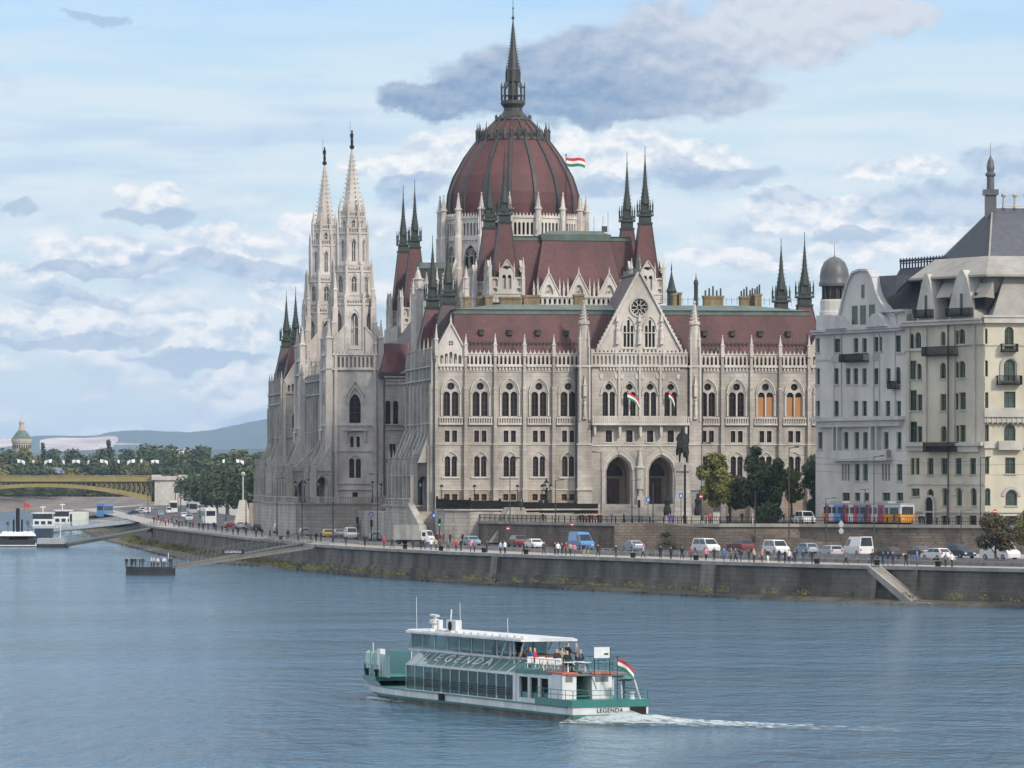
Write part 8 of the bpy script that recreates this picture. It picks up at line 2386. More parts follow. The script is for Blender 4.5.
# group at the foot of the corner stair and along the road wall
cols = ['dark', 'red', 'black', 'brown', 'navy', 'red', 'dark', 'pink', 'black', 'red', 'red']
for i, px in enumerate((437, 440.5, 444, 447, 450, 453.5, 456.5, 459.5, 463, 466, 470)):
    D = 748+(i*5 % 4); person(((px-512)*D/F, D, ZR), cols[i], 'dark', 'stand' if i % 3 else 'walk', '%s from the left of the row of people below the curved pale wall, in %s' % (names[i], cols[i]), rz=i*2.1, h=1.74, group='people below the curved terrace wall')
for i, px in enumerate((580.5, 583.5, 586.5, 589.5, 592.5, 595.5, 598.5, 601)):
    D = 709+(i*5 % 3); person(((px-512)*D/F, D, ZU+.0), ['black', 'dark', 'red', 'black', 'brown', 'red', 'black', 'dark'][i], 'dark', 'stand', '%s from the left of the group at the railing right of the black fence' % names[i], rz=i*2.1, h=1.74, group='group at the plaza railing')
# ------------------------------------------------------------------ far side: hills, island woods, bridge, water tower
HILL = mat('wooded_hill', (.022,.038,.02), (.05,.065,.03), .0018, rough=.95, detail=8)
QUARRY = mat('pale_quarry_rock', (.55,.42,.36), (.72,.62,.55), .006, rough=.95, detail=8, stain=(.003,.45,.9), streak=(1,1,3))
def ridge(name, prof, D, depth, mt, zlow=-2, seed=1, jit=.35):
    rn = random.Random(seed); m = MB(); pts = []
    for (x0, y0), (x1, y1) in zip(prof, prof[1:]):
        k = max(1, int(abs(x1-x0)/4))
        for i in range(k): f = i/k; pts.append((x0+(x1-x0)*f, y0+(y1-y0)*f+rn.uniform(-jit, jit)))
    pts.append(prof[-1]); n = len(pts)
    top = [P(x, y, D) for x, y in pts]
    rows = []
    for k, (f, dz) in enumerate(((0, 0), (.25, .3), (.55, .65), (1.0, 1.0))):
        rows.append([(p.x*(1-depth*f/D), p.y-depth*f, p.z*(1-dz)+zlow*dz+(rn.uniform(-3, 3) if 0 < k < 3 else 0)) for p in top])
    back = [(p.x, p.y+depth, zlow) for p in top]; rows = [back]+rows
    V = [q for r_ in rows for q in r_]
    m.add(V, [(r_*n+i, r_*n+i+1, (r_+1)*n+i+1, (r_+1)*n+i) for r_ in range(len(rows)-1) for i in range(n-1)])
    return tag(m.build(name, mt, smooth=50), kind='structure')
ridge('hill', [(-500, 430), (-200, 438), (-60, 444), (0, 441), (20, 437), (45, 435.5), (75, 436), (95, 435.5), (112, 432), (125, 430.5), (145, 430), (165, 431.5), (190, 432), (215, 429.5), (240, 424), (262, 419.5), (290, 416), (330, 414), (380, 418), (450, 425), (700, 432), (1100, 428), (1500, 436)], 20000, 3000, HILL)
m = MB()
def face(pts, D0, D1, name):
    m = MB(); n = len(pts); rn = random.Random(9)
    k = 5; V = []
    for j in range(k+1):
        f = j/k
        for (x, yt, yb) in pts:
            D = D0+(D1-D0)*f; p = P(x, yt+(yb-yt)*f+(rn.uniform(-.5, .5) if 0 < j < k else 0), D+rn.uniform(-25, 25)); V.append(tuple(p))
    m.add(V, [(r_*n+i, r_*n+i+1, (r_+1)*n+i+1, (r_+1)*n+i) for r_ in range(k) for i in range(n-1)])
    return tag(m.build(name, QUARRY), kind='structure')
face([(40, 440, 449), (48, 438.5, 451.5), (60, 437.5, 452), (72, 438, 451), (85, 438, 450), (98, 437, 449.5), (108, 436, 449), (114, 436, 446), (118, 437.5, 441)], 16900, 16300, 'quarry_face')
face([(-30, 441, 449), (-10, 440, 448), (4, 439, 447), (12, 438, 446), (19, 441, 444)], 16900, 16300, 'quarry_face')
face([(112, 443.5, 445.5), (122, 443, 445), (132, 442.8, 444.6), (142, 443.4, 444.4)], 16300, 16200, 'quarry_face')
ridge('foothill', [(-300, 452), (0, 455), (30, 453), (60, 451.5), (90, 450.5), (120, 451), (140, 448), (175, 448), (200, 450), (260, 449), (330, 446), (450, 450), (900, 452), (1300, 450)], 11000, 1600, HILL, seed=3)
# land under the woods
tag(grid_poly('island_ground', [(-1500, 2520), (120, 2520), (1500, 3400), (9000, 24000), (-9000, 24000), (-2500, 3300)], 6.0, LAND), kind='structure')
# far embankment (sloped stone) below the woods, seen under the bridge
EMB = mat('far_embankment_stone', (.17,.145,.125), (.26,.225,.195), .3, rough=.95, brick=(6,1.1,.2,.6,.8), stain=(.05,.6,.8))
m = MB(); a = [(-1400, 2440), (-260, 2420), (-215, 2400), (-175, 2330), (-160, 2180)]
m.add([(x, y, -.5) for x, y in a]+[(x+3, y+6, 1.4) for x, y in a]+[(x+6, y+12, 1.6) for x, y in a]+[(x+12, y+42, 7.4) for x, y in a]+[(x+20, y+110, 7.6) for x, y in a], [(r_*5+i, r_*5+i+1, (r_+1)*5+i+1, (r_+1)*5+i) for r_ in range(4) for i in range(4)])
tag(m.build('far_embankment', EMB), kind='structure')
m = MB(); m.add([(-170, 2100, 1.2), (-95, 1290, 1.2), (-40, 1300, 1.2), (40, 2500, 1.2), (-140, 2520, 1.2)], [(0,1,2,3,4)])
# trees of the island, each on its own
def ft(i): return [('round', .045, 900, 1, .42, .08, 21), ('round', .045, 900, 3, .46, .08, 22), ('round', .045, 900, 4, .44, .08, 23), ('round', .045, 900, 0, .44, .06, 24), ('round', .045, 800, 1, .5, .05, 25), ('cone', .04, 800, 1, .22, .06, 26)][i]
WG = 'trees of the far island wood'
LB = ['dark green', 'fresh green', 'olive', 'yellowing', 'broad dark', 'slim poplar-like']
rn = random.Random(21); fi = 0
spots = [(-6, 452, 2700, 2), (8, 449, 2720, 1), (20, 447, 2690, 3), (34, 452, 2700, 4), (43, 441, 2700, 5), (52, 450, 2760, 0), (62, 456, 2700, 4), (73, 450, 2730, 0), (84, 453, 2700, 4), (95, 454, 2740, 1), (106, 449, 2720, 0),
         (108.5, 438, 2700, 5), (116, 455, 2680, 2), (127, 450, 2700, 0), (137, 448, 2660, 4), (148, 444, 2650, 1), (160, 442, 2600, 4), (169, 446, 2650, 0), (182, 448, 2620, 4), (192, 448, 2600, 1), (201, 447, 2560, 0), (209, 446, 2580, 5),
         (218, 450, 2500, 2), (228, 452, 2500, 4), (240, 449, 2480, 1), (250, 450, 2450, 4), (262, 453, 2450, 0), (-4, 466, 2480, 3), (10, 464, 2500, 1), (24, 463, 2480, 4), (36, 467, 2500, 0), (48, 465, 2490, 4), (70, 468, 2480, 3), (82, 467, 2500, 3),
         (92, 463, 2500, 0), (104, 462, 2490, 4), (118, 461, 2480, 1), (130, 462, 2500, 2), (144, 460, 2480, 3), (158, 459, 2460, 0), (172, 461, 2450, 4), (186, 460, 2440, 2), (200, 460, 2420, 0), (214, 461, 2400, 1), (228, 462, 2380, 0), (244, 461, 2370, 4), (258, 463, 2350, 2), (15, 455, 2600, 0), (57, 460, 2600, 1), (100, 457, 2600, 2), (150, 452, 2560, 0), (176, 454, 2540, 1), (222, 455, 2450, 0), (249, 456, 2420, 1)]
for i, (px, yt, D, k) in enumerate(spots):
    h = HC-(yt-484)*D/F-6
    treepx(ft(k), px, D, 6, yt-1.0, '', WG, name='tree', sx=(1.15 if k != 5 else .9)*min(1.25, 16/h+.35), rz=i*1.7)
    o = sc.objects[-1]
land = [('domed water tower', 20), ('red gabled roof', 53), ('quarry', 80), ('pale bridge abutment', 178), ('parliament corner', 262)]
import itertools
tl = [o for o in sc.objects if o.get('group') == WG]
for j, o in enumerate(tl):
    px, yt, D, k = spots[j]
    near = min(land, key=lambda q: abs(q[1]-px)); side = 'left of' if px < near[1]-3 else ('right of' if px > near[1]+3 else 'over')
    row = 'back row' if D > 2540 else 'front row'
    o['label'] = '%s tree in the %s %s the %s, %s from the left in its row' % (LB[k], row, side, near[0], (names+['nineteenth', 'twentieth', 'twenty-first', 'twenty-second', 'twenty-third', 'twenty-fourth', 'twenty-fifth', 'twenty-sixth', 'twenty-seventh', 'twenty-eighth', 'twenty-ninth', 'thirtieth', 'thirty-first', 'thirty-second'])[sum(1 for s in spots if (s[2] > 2540) == (D > 2540) and s[0] < px)])
    o['label'] = o['label'].replace(' from the left in its row', ' from left')
    w_ = o['label'].split()
    if len(w_) > 16: o['label'] = ' '.join(w_).replace('tree in the ', 'tree, ').replace(' the ', ' ')
for i in range(26):
    px_ = -12+6.9*i; treepx(ft(0 if i % 3 else 3), px_, 2448+(i*7 % 5)*4, 7.5, 484.5+(i*5 % 7)*.5, 'low bush on the far embankment under the bridge, bush %s from left' % (names+['nineteenth','twentieth','twenty-first','twenty-second','twenty-third','twenty-fourth','twenty-fifth','twenty-sixth'])[i], 'bushes under the bridge', name='bush', sx=1.9, rz=i)
# continuous wood mass behind
m = MB(); rn = random.Random(31)
for i in range(15000):
    x = rn.uniform(-420, 60); D = rn.uniform(2600, 3000); c = Vector((x*D/2800-60, D, 6+rn.random()**.7*(13+4*math.sin(x*.03)+3*math.sin(x*.11)))); t_ = Vector((rn.uniform(-1,1), rn.uniform(-1,1), rn.uniform(-1,1))).normalized(); b2 = t_.orthogonal().normalized(); s_ = rn.uniform(.8, 1.9)
    m.v += [tuple(c-t_*s_), tuple(c-b2*s_*.7), tuple(c+t_*s_), tuple(c+b2*s_*.7)]; q = len(m.v); m.f.append([q-4, q-3, q-2, q-1]); m.mi.append(0)
tag(m.build('wood', LEAVES[1]), kind='stuff')
# clipped street trees between abutment and parliament
SGp = 'street trees north of the parliament'
for i, (px, D, yt) in enumerate(((196, 1750, 469), (206, 1640, 466), (217, 1540, 465), (228, 1450, 463), (239, 1370, 464), (249, 1300, 463), (259, 1240, 463))):
    treepx(('round', .035, 2200, 1, .55, .22, 41), px, D, ZQ, yt, 'dark street tree, %s from the left in the row beside the parliament corner' % names[i], SGp, sx=1.15, rz=i)

# Margaret-style steel arch bridge
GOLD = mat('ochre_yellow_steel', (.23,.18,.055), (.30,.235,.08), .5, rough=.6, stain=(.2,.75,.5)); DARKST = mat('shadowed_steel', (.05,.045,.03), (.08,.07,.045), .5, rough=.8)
ABUT = mat('white_bridge_stone', (.42,.39,.35), (.54,.51,.46), .4, rough=.9, brick=(1.8,.7,.05,.75,.7), stain=(.1,.7,.7))
BD = 2200.0; X0 = (155-512)*BD/F; XL = (-330-512)*BD/F
zy = lambda y: HC-(y-484)*BD/F
BR = empty('bridge', (X0, BD, 0)); tag(BR, 'long low yellow steel arch bridge crossing the river at the far left', 'bridge'); BR.location = (0, 0, 0)
m = MB(); m.box(XL, X0, BD-.3, BD+.3, zy(480.5), zy(476.2)); m.box(XL, X0, BD-.5, BD+.2, zy(481.6), zy(480.2)); m.box(XL, X0, BD-.5, BD+.4, zy(476.2), zy(475.3))
for i in range(150):
    x = XL+(X0-XL)*i/150; m.box(x, x+.25, BD-.42, BD-.31, zy(480.2), zy(476.2))
m.build('parapet', GOLD, BR)
m = MB(); m.box(XL, X0, BD+.3, BD+24, zy(482.6), zy(480.6)); m.build('deck', DARKST, BR)
def arch_z(px, top):   # two spans: crown at px 42, springing at px 152; next crown at -190
    c, hw = (42, 112) if px > -75 else (-195, 118)
    f = min(1, abs(px-c)/hw); y0, rise = (483.6, 13.5) if top else (487.2, 15.5)
    return zy(y0+rise*f**2.1)
for row in range(3):
    yb = BD+.2+row*11
    for (pa, pb) in ((-74, 152), (-312, -78)):
        m = MB(); k = 40; pts = [pa+(pb-pa)*i/k for i in range(k+1)]
        wx = lambda p: (p-512)*BD/F
        for a, b_ in zip(pts, pts[1:]):
            m.add([(wx(a), yb, arch_z(a, 1)), (wx(b_), yb, arch_z(b_, 1)), (wx(b_), yb, arch_z(b_, 0)), (wx(a), yb, arch_z(a, 0)), (wx(a), yb+1, arch_z(a, 1)), (wx(b_), yb+1, arch_z(b_, 1)), (wx(b_), yb+1, arch_z(b_, 0)), (wx(a), yb+1, arch_z(a, 0))], [(0,1,2,3),(4,5,6,7),(0,1,5,4),(3,2,6,7)])
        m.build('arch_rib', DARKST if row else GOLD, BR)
        m = MB()
        for p in range(int(pa), int(pb), 5):
            z0 = arch_z(p, 1)
            if z0 < zy(483): m.box(wx(p)-.18, wx(p)+.18, yb+.2, yb+.5, z0, zy(482.5)); 
            if z0 < zy(486): m.tube((wx(p), yb+.3, z0), (wx(p+4), yb+.3, zy(482.8)), .13, n=4); m.tube((wx(p), yb+.3, zy(482.8)), (wx(p+4), yb+.3, arch_z(p+4, 1)), .13, n=4)
        m.box(wx(pa), wx(pb), yb+.2, yb+.5, zy(482.9), zy(482.5))
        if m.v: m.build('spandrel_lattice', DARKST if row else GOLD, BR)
m = MB(); xr = (201-512)*BD/F
m.box(X0, xr, BD-2, BD+26, -1, zy(480)); m.box(X0-.6, xr, BD-3, BD+27, zy(480), zy(478.3)); m.box(X0, xr, BD-2.6, BD-1.8, zy(478.3), zy(476))
for px in (157, 183, 199): x = (px-512)*BD/F; m.box(x-2.2, x+2.2, BD-3.2, BD, zy(480), zy(474.8))
for i in range(22): x = X0+1+i*.95; m.box(x-.15, x+.15, BD-2.75, BD-2.6, zy(478.2), zy(476.1))
m.build('abutment', ABUT, BR)
m = MB(); m.box(xr, (300-512)*BD/F, BD-1, BD+26, 4, zy(480.6)); m.build('approach', ABUT, BR)
m = MB(); m.box(xr, (300-512)*BD/F, BD-1.4, BD-1.01, zy(480.6), zy(475.3)); m.build('parapet', GOLD, BR)
# lamps / flagpoles of the bridge with white flags
FP = 'flagpoles with white flags on the bridge'
pos = (21, 35, 48, 62, 76, 90, 104, 117, 131, 143, 155, 222, 240)
for i, px in enumerate(pos):
    x = (px-512)*(BD-1)/F; r = empty('flagpole', (x, BD-1, zy(476))); tag(r, 'flagpole with white flags on the yellow bridge, %s from the left' % names[i], 'flagpole', FP)
    m = MB(); m.tube((0, 0, 0), (0, 0, 8), .14, .08, 6); m.tube((-1.6, 0, 6.0), (1.6, 0, 6.0), .07, n=5); m.build('pole', POST, r)
    for sg in (-1, 1):
        if (i+sg) % 4 == 2: continue
        m = MB(); w_ = 1.6 if (i+sg) % 2 else 1.0; a = .5*sg*((i % 3)-1)
        m.add([(sg*.2, 0, 7.4), (sg*.2+w_*sg, .3, 7.2+a), (sg*.25+w_*sg*.9, .2, 5.6+a), (sg*.3, 0, 6.0), (sg*.2, .06, 7.4), (sg*.2+w_*sg, .36, 7.2+a), (sg*.25+w_*sg*.9, .26, 5.6+a), (sg*.3, .06, 6.0)], [(0,1,2,3),(4,5,6,7),(0,1,5,4),(2,3,7,6)]); m.build('flag_cloth', FLAG_W, r)
# tall lamps near the abutment
o_ = 0
for px, D, yt, lab in ((190, 1500, 452, 'tall mast before the right part of the bridge abutment'), (178, 1600, 462, 'thin mast in front of the middle of the abutment'), (213, 1350, 470, 'dark mast at the left of the street tree row'), (226, 1200, 474, 'dark mast in the middle of the street tree row'), (246, 1080, 478, 'dark mast left of the parliament corner'), (200, 1300, 480, 'short mast below the leftmost street trees'), (148, 1500, 482, 'mast at the left end of the abutment')):
    h = (HC-(yt-484)*D/F)-ZQ; o = put(LP1, USED, ((px-512)*D/F, D, ZQ), 0, lab, 'masts of the far quay'); o.scale = (1.4, 1.4, h/8.2)
# advertising board
m = MB(); D = 1650; x0, x1 = (174-512)*D/F, (182-512)*D/F; z0, z1 = HC-(493-484)*D/F, HC-(487.5-484)*D/F
m.box(x0, x1, D, D+.3, z0, z1); m.box(x0+.3, x0+.6, D+.05, D+.25, ZQ, z0); m.box(x1-.6, x1-.3, D+.05, D+.25, ZQ, z0)
tag(m.build('billboard', POST), 'dark rectangular board on legs in front of the bridge abutment', 'billboard')
# obelisk like stone pier with statue lamp beside the parliament
X_, Y_ = (243-512)*1150/F, 1150
m = MB(); m.frus(X_, Y_, ZQ, 14-(500-484)*Y_/F, 2.1, 2.1, .8, .8); mo = m.build('stone_pylon', ABUT); tag(mo, 'pale tapering stone pylon with a lamp, left of the parliament corner', 'monument')
m = MB(); m.tube((X_, Y_, 10), (X_, Y_, 14+10*Y_/F), .2, n=6); m.ball((X_, Y_, 14+10*Y_/F), .55); m.build('lamp', LGL, mo)
m = MB(); m.box((249-512)*1130/F, (257-512)*1130/F, 1130, 1136, ZQ, 14-(503-484)*1130/F); tag(m.build('kiosk_wall', RUST), 'ochre wall piece between stone pylon and parliament corner', 'wall')

# domed water tower
WD = 3200; X_ = (21.7-512)*WD/F; zz = lambda y: HC-(y-484)*WD/F; px = WD/F
wt = empty('water_tower', (0, 0, 0)); tag(wt, 'old round water tower with green conical roof and lantern above the island trees', 'tower')
BEI = mat('beige_tower_render', (.36,.31,.24), (.44,.39,.31), .4, rough=.9)
m = MB(); m.lathe(X_, WD, [(9.2*px, 5), (9.2*px, zz(444)), (10*px, zz(443)), (10.6*px, zz(441)), (10.6*px, zz(438.8))], 16); m.build('wall', BEI, wt)
for i in range(12):
    a = PI+PI*(i+.5)/12; x, y = X_+9.25*px*math.cos(a), WD+9.25*px*math.sin(a); m = MB(); m.rot_box((x, y, (zz(444.8)+zz(448.5))/2), .12, .55*px, (zz(444.8)-zz(448.5))/2, a); m.build('window', GLASS, wt)
m = MB(); m.lathe(X_, WD, [(10.8*px, zz(438.8)), (9.0*px, zz(437.6)), (6*px, zz(433)), (3.6*px, zz(430.4))], 16); m.build('roof', COPPER, wt)
m = MB(); m.lathe(X_, WD, [(3.3*px, zz(430.6)), (3.0*px, zz(428)), (2.4*px, zz(425)), (2.4*px, zz(423.6)), (2.9*px, zz(423.4)), (2.7*px, zz(421.6)), (1.5*px, zz(420.4)), (.25*px, zz(419.6)), (.12*px, zz(411)), (0, zz(410.8))], 12); m.build('lantern', BEI, wt)
# red gabled house
HD = 2505; hx = lambda p: (p-512)*HD/F; hz = lambda y: HC-(y-484)*HD/F
rh = empty('house', (0, 0, 0)); tag(rh, 'small house with red gable and blue-grey roof among the island trees', 'house')
m = MB(); m.add([(hx(45.5), HD, 7), (hx(55), HD, 7), (hx(55), HD, hz(473)), (hx(51), HD, hz(467.6)), (hx(45.5), HD, hz(473)), (hx(55), HD, 7), (hx(63), HD+9, 7), (hx(63), HD+9, hz(473)), (hx(55), HD, hz(473))], [(0,1,2,3,4), (5,6,7,8)]); m.build('wall', mat('red_render', (.30,.05,.05), (.36,.07,.06), 1), rh)
m = MB(); m.add([(hx(51), HD-.3, hz(467.3)), (hx(55.3), HD-.3, hz(473.3)), (hx(63.2), HD+9, hz(473.3)), (hx(60), HD+9, hz(467.6))], [(0,1,2,3)]); m.build('roof', mat('blue_roof', (.13,.16,.20), (.17,.2,.25), 1), rh)
# white blocks far off on the slope
rn = random.Random(8)
for i in range(9):
    px = 171+i*2.6; D = 5200; x = (px-512)*D/F; m = MB(); h_ = rn.uniform(2, 5); zt = HC-(449.5-rn.random()*1.2-484)*D/F
    m.box(x-1.2, x+1.3, D, D+6, 0, zt); bo = m.build('wall', FLAG_W); 
    m = MB()
    for k in range(2): m.box(x-.8+k*1.0, x-.4+k*1.0, D-.05, D-.01, zt-2.2, zt-1.2)
    m.build('window', GLASS, bo); bo.name = 'white_house'; tag(bo, 'tiny white block on the distant slope, %s from the left of its row' % names[i], 'house', 'white blocks on the distant slope')

# ------------------------------------------------------------------ moored vessels and landing stages
HULLB = mat('black_hull', (.02,.022,.022), (.035,.037,.036), 1, rough=.5); STEELG = mat('grey_green_steel', (.055,.065,.06), (.09,.10,.095), 1, rough=.6)
SW = mat('ship_white', (.62,.62,.60), (.72,.72,.70), .5, rough=.5)
st_ = empty('steamer', (0, 0, 0)); D = 1078; gx = lambda p: (p-512)*D/F; gz = lambda y: HC-(y-484)*D/F
tag(st_, 'dark paddle steamer with tall black funnel moored at the left edge', 'ship')
m = MB(); xs0, xs1 = gx(-1), gx(36); c_ = (xs0+xs1)/2; w2 = (xs1-xs0)/2
m.add([(c_-w2*.93, D, 0), (c_+w2*.93, D, 0), (c_+w2, D, 1.5), (c_-w2, D, 1.5), (c_-w2*.8, D+40, 0), (c_+w2*.8, D+40, 0), (c_+w2*.9, D+40, 1.8), (c_-w2*.9, D+40, 1.8)], [(0,1,2,3), (4,5,6,7), (0,4,7,3), (1,5,6,2), (3,2,6,7)]); m.build('hull', HULLB, st_)
m = MB(); m.box(c_-w2*1.02, c_+w2*1.02, D-.2, D+40, gz(546), gz(545)); m.build('strake', SW, st_)
m = MB(); m.box(c_-w2*.94, c_+w2*.94, D+1, D+34, gz(544), gz(536)); m.build('saloon', STEELG, st_)
m = MB(); m.box(c_-w2*.45, c_+w2*.55, D+.9, D+.99, gz(542.5), gz(536.8)); m.build('stern_opening', VOID, st_)
m = MB(); m.add([(c_-w2, D, gz(536)), (c_+w2, D, gz(536)), (c_+w2*.8, D+2, gz(532.5)), (c_-w2*.8, D+2, gz(532.5)), (c_-w2, D+36, gz(536)), (c_+w2, D+36, gz(536)), (c_+w2*.8, D+34, gz(532.5)), (c_-w2*.8, D+34, gz(532.5))], [(0,1,2,3), (4,5,6,7), (0,4,7,3), (1,5,6,2), (3,2,6,7)]); m.build('awning', SW, st_)
m = MB(); cx = gx(17.8); m.lathe(cx, D+15, [(2.0*D/F, gz(534)), (1.9*D/F, gz(509.5)), (2.3*D/F, gz(509.3)), (2.3*D/F, gz(508.6))], 14)
for p_, t_ in ((13.6, 520), (22, 520)): m.lathe(gx(p_), D+15, [(1.0*D/F, gz(534)), (1.0*D/F, gz(t_))], 10)
m.build('funnel', IRON, st_)
m = MB()
for p_ in range(-1, 37, 3): m.box(gx(p_)-.03, gx(p_)+.03, D+.3, D+.36, gz(536), gz(531))
m.box(gx(-1), gx(36), D+.3, D+.36, gz(531.2), gz(530.9)); m.build('railing', STEELG, st_)
for p_, t_ in ((8, 522), (28, 521)):
    m = MB(); m.lathe(gx(p_), D+8, [(.1, gz(533)), (.1, gz(526)), (.35, gz(525)), (.4, gz(t_)), (0, gz(t_-1))], 8); m.build('ventilator', STEELG, st_)
flag((gx(17.9), D+14, gz(510)), 1.6, 1.3, .8, 'small red flag on the funnel top of the paddle steamer', droop=.4, pole_r=.04, cols=[FLAG_R]*3)
ST_C = (c_, D)
# round pontoon beside it
pn = empty('pontoon', (0, 0, 0)); tag(pn, 'grey floating pontoon between the paddle steamer and its gangway', 'pontoon'); D = 1062; gx = lambda p: (p-512)*D/F; gz = lambda y: HC-(y-484)*D/F
m = MB(); m.box(gx(36.5), gx(65), D, D+9, -.2, gz(544)); m.build('hull', HULLB, pn)
m = MB(); m.box(gx(37), gx(64.5), D+.2, D+8, gz(544), gz(538.5)); m.build('deck_house', mat('pontoon_grey', (.30,.30,.31), (.38,.37,.37), .8), pn)
m = MB(); m.tube((gx(59.5), D+2, gz(539)), (gx(59.5), D+2, gz(519)), .09, n=6); m.build('mast', SW, pn)
# gangway bridges
def gangway(p0, p1, w_, lab, mt=STEELG, h=1.1, thick=.35, name='gangway', mid=True):
    p0 = Vector(p0); p1 = Vector(p1); d = p1-p0; L_ = d.length; r = empty(name, (0, 0, 0)); tag(r, lab, 'gangway')
    dirv = d.normalized(); side = Vector((-dirv.y, dirv.x, 0)).normalized(); up_ = Vector((0, 0, 1))
    T_ = Matrix(((dirv.x, side.x, 0, p0.x), (dirv.y, side.y, 0, p0.y), (dirv.z, 0, 1, p0.z), (0, 0, 0, 1)))
    m = MB(T_); m.box(0, L_, -w_/2, w_/2, -thick, 0); m.build('walkway', mt, r)
    for sg in (-1, 1):
        m = MB(T_); n = max(2, int(L_/1.5))
        for i in range(n+1): m.box(L_*i/n-.025, L_*i/n+.025, sg*w_/2-.02, sg*w_/2+.02, 0, h)
        m.box(0, L_, sg*w_/2-.04, sg*w_/2+.04, h-.06, h+.02); m.box(0, L_, sg*w_/2-.03, sg*w_/2+.03, h*.5-.03, h*.5+.03)
        for i in range(n): m.tube((L_*i/n, sg*w_/2, .05), (L_*(i+1)/n, sg*w_/2, h-.05), .018, n=3)
        m.build('handrail', mt, r)
    return r
gangway(P(64, 543.5, 1063), (-80.5, 1108, ZQ), 2.2, 'long grey gangway from the grey pontoon up to the quay corner', thick=.7)
gangway(P(36, 530.5, 1400), P(139, 519, 1330), 2.6, 'long white gangway rising behind the grey pontoon towards the quay', mt=SW, h=1.3, thick=1.1)
# small mooring pontoon with passengers and its two gangways
pq = empty('landing_stage', (0, 0, 0)); tag(pq, 'low dark landing pontoon with waiting passengers at the end of two gangways', 'pontoon'); D = 742; gx = lambda p: (p-512)*D/F; gz = lambda y: HC-(y-484)*D/F
m = MB(); m.prism([(gx(124), D+3), (gx(126), D+.4), (gx(138), D), (gx(172.5), D), (gx(173.5), D+4), (gx(140), D+5.5), (gx(126), D+5)], -.2, gz(569)); m.build('hull', HULLB, pq)
m = MB(); m.box(gx(138), gx(172.6), D-.1, D+.05, gz(570), gz(566.8)); m.add([(gx(124), D+3, gz(570)), (gx(126), D+.35, gz(570)), (gx(138), D-.05, gz(570)), (gx(124), D+3, gz(566)), (gx(126), D+.35, gz(566.2)), (gx(138), D-.05, gz(566.8))], [(0,1,4,3),(1,2,5,4)]); m.build('bulwark', HULLB, pq)
m = MB(); m.prism([(gx(124.5), D+3), (gx(126.5), D+.5), (gx(138), D+.1), (gx(172), D+.1), (gx(173), D+3.9), (gx(140), D+5.4), (gx(126.5), D+4.9)], gz(569), gz(568)); m.build('deck', STEELG, pq)
m = MB()
for i in range(24): x = gx(125+2*i); m.box(x-.02, x+.02, D+.3, D+.34, gz(568), gz(561.5))
m.box(gx(125), gx(172), D+.3, D+.34, gz(561.8), gz(561.4)); m.box(gx(125), gx(172), D+.3, D+.34, gz(564.8), gz(564.5)); m.build('railing', STEELG, pq)
m = MB(); m.tube((gx(167.5), D+2, gz(568)), (gx(167.5), D+2, gz(553)), .06, n=5); m.build('mast', SW, pq)
for i, (p_, c) in enumerate(((126, 'black'), (129, 'dark'), (131, 'black'), (134.5, 'navy'), (139, 'black'), (141, 'dark'), (150, 'white'), (153, 'beige'), (157, 'white'), (160, 'grey'), (163, 'white'), (168, 'navy'), (171, 'dark'))):
    person((gx(p_), D+1.2+(i*7 % 4)*.8, gz(568)), c, 'dark', 'stand', '%s from the left of the passengers on the landing pontoon, in %s' % (names[i], c), rz=i*1.9, h=1.72 if p_ > 145 else 1.65, group='passengers on the landing pontoon')
gangway((gx(172), D+2.5, gz(568)), (-29.6, 769, ZQ-.1), 1.1, 'lower pale gangway from the landing pontoon to the quay', mt=mat('pale_steel', (.13,.125,.115), (.18,.17,.16), 1), h=.3, thick=.2)
gangway((gx(170), D+4.6, gz(566.5)), (-33.5, 790, ZQ+.2), 1.5, 'upper dark gangway with lattice rails from the landing pontoon to the quay', h=1.6, thick=.25)
bn = MB(); px0, px1 = 222, 245; Dn = 757
bn.box((px0-512)*Dn/F, (px1-512)*Dn/F, Dn-1.5, Dn-1.4, HC-(554-484)*Dn/F, HC-(549.5-484)*Dn/F); b0 = bn.build('banner', NAVYT); tag(b0, 'dark banner with small white lettering on the upper gangway', 'banner')
text('LEGENDA', .55, basis(((233.5-512)*Dn/F, Dn-1.52, HC-(551.8-484)*Dn/F), (1,0,0), (0,0,1), (0,-1,0)), 'lettering', FLAG_W, b0)
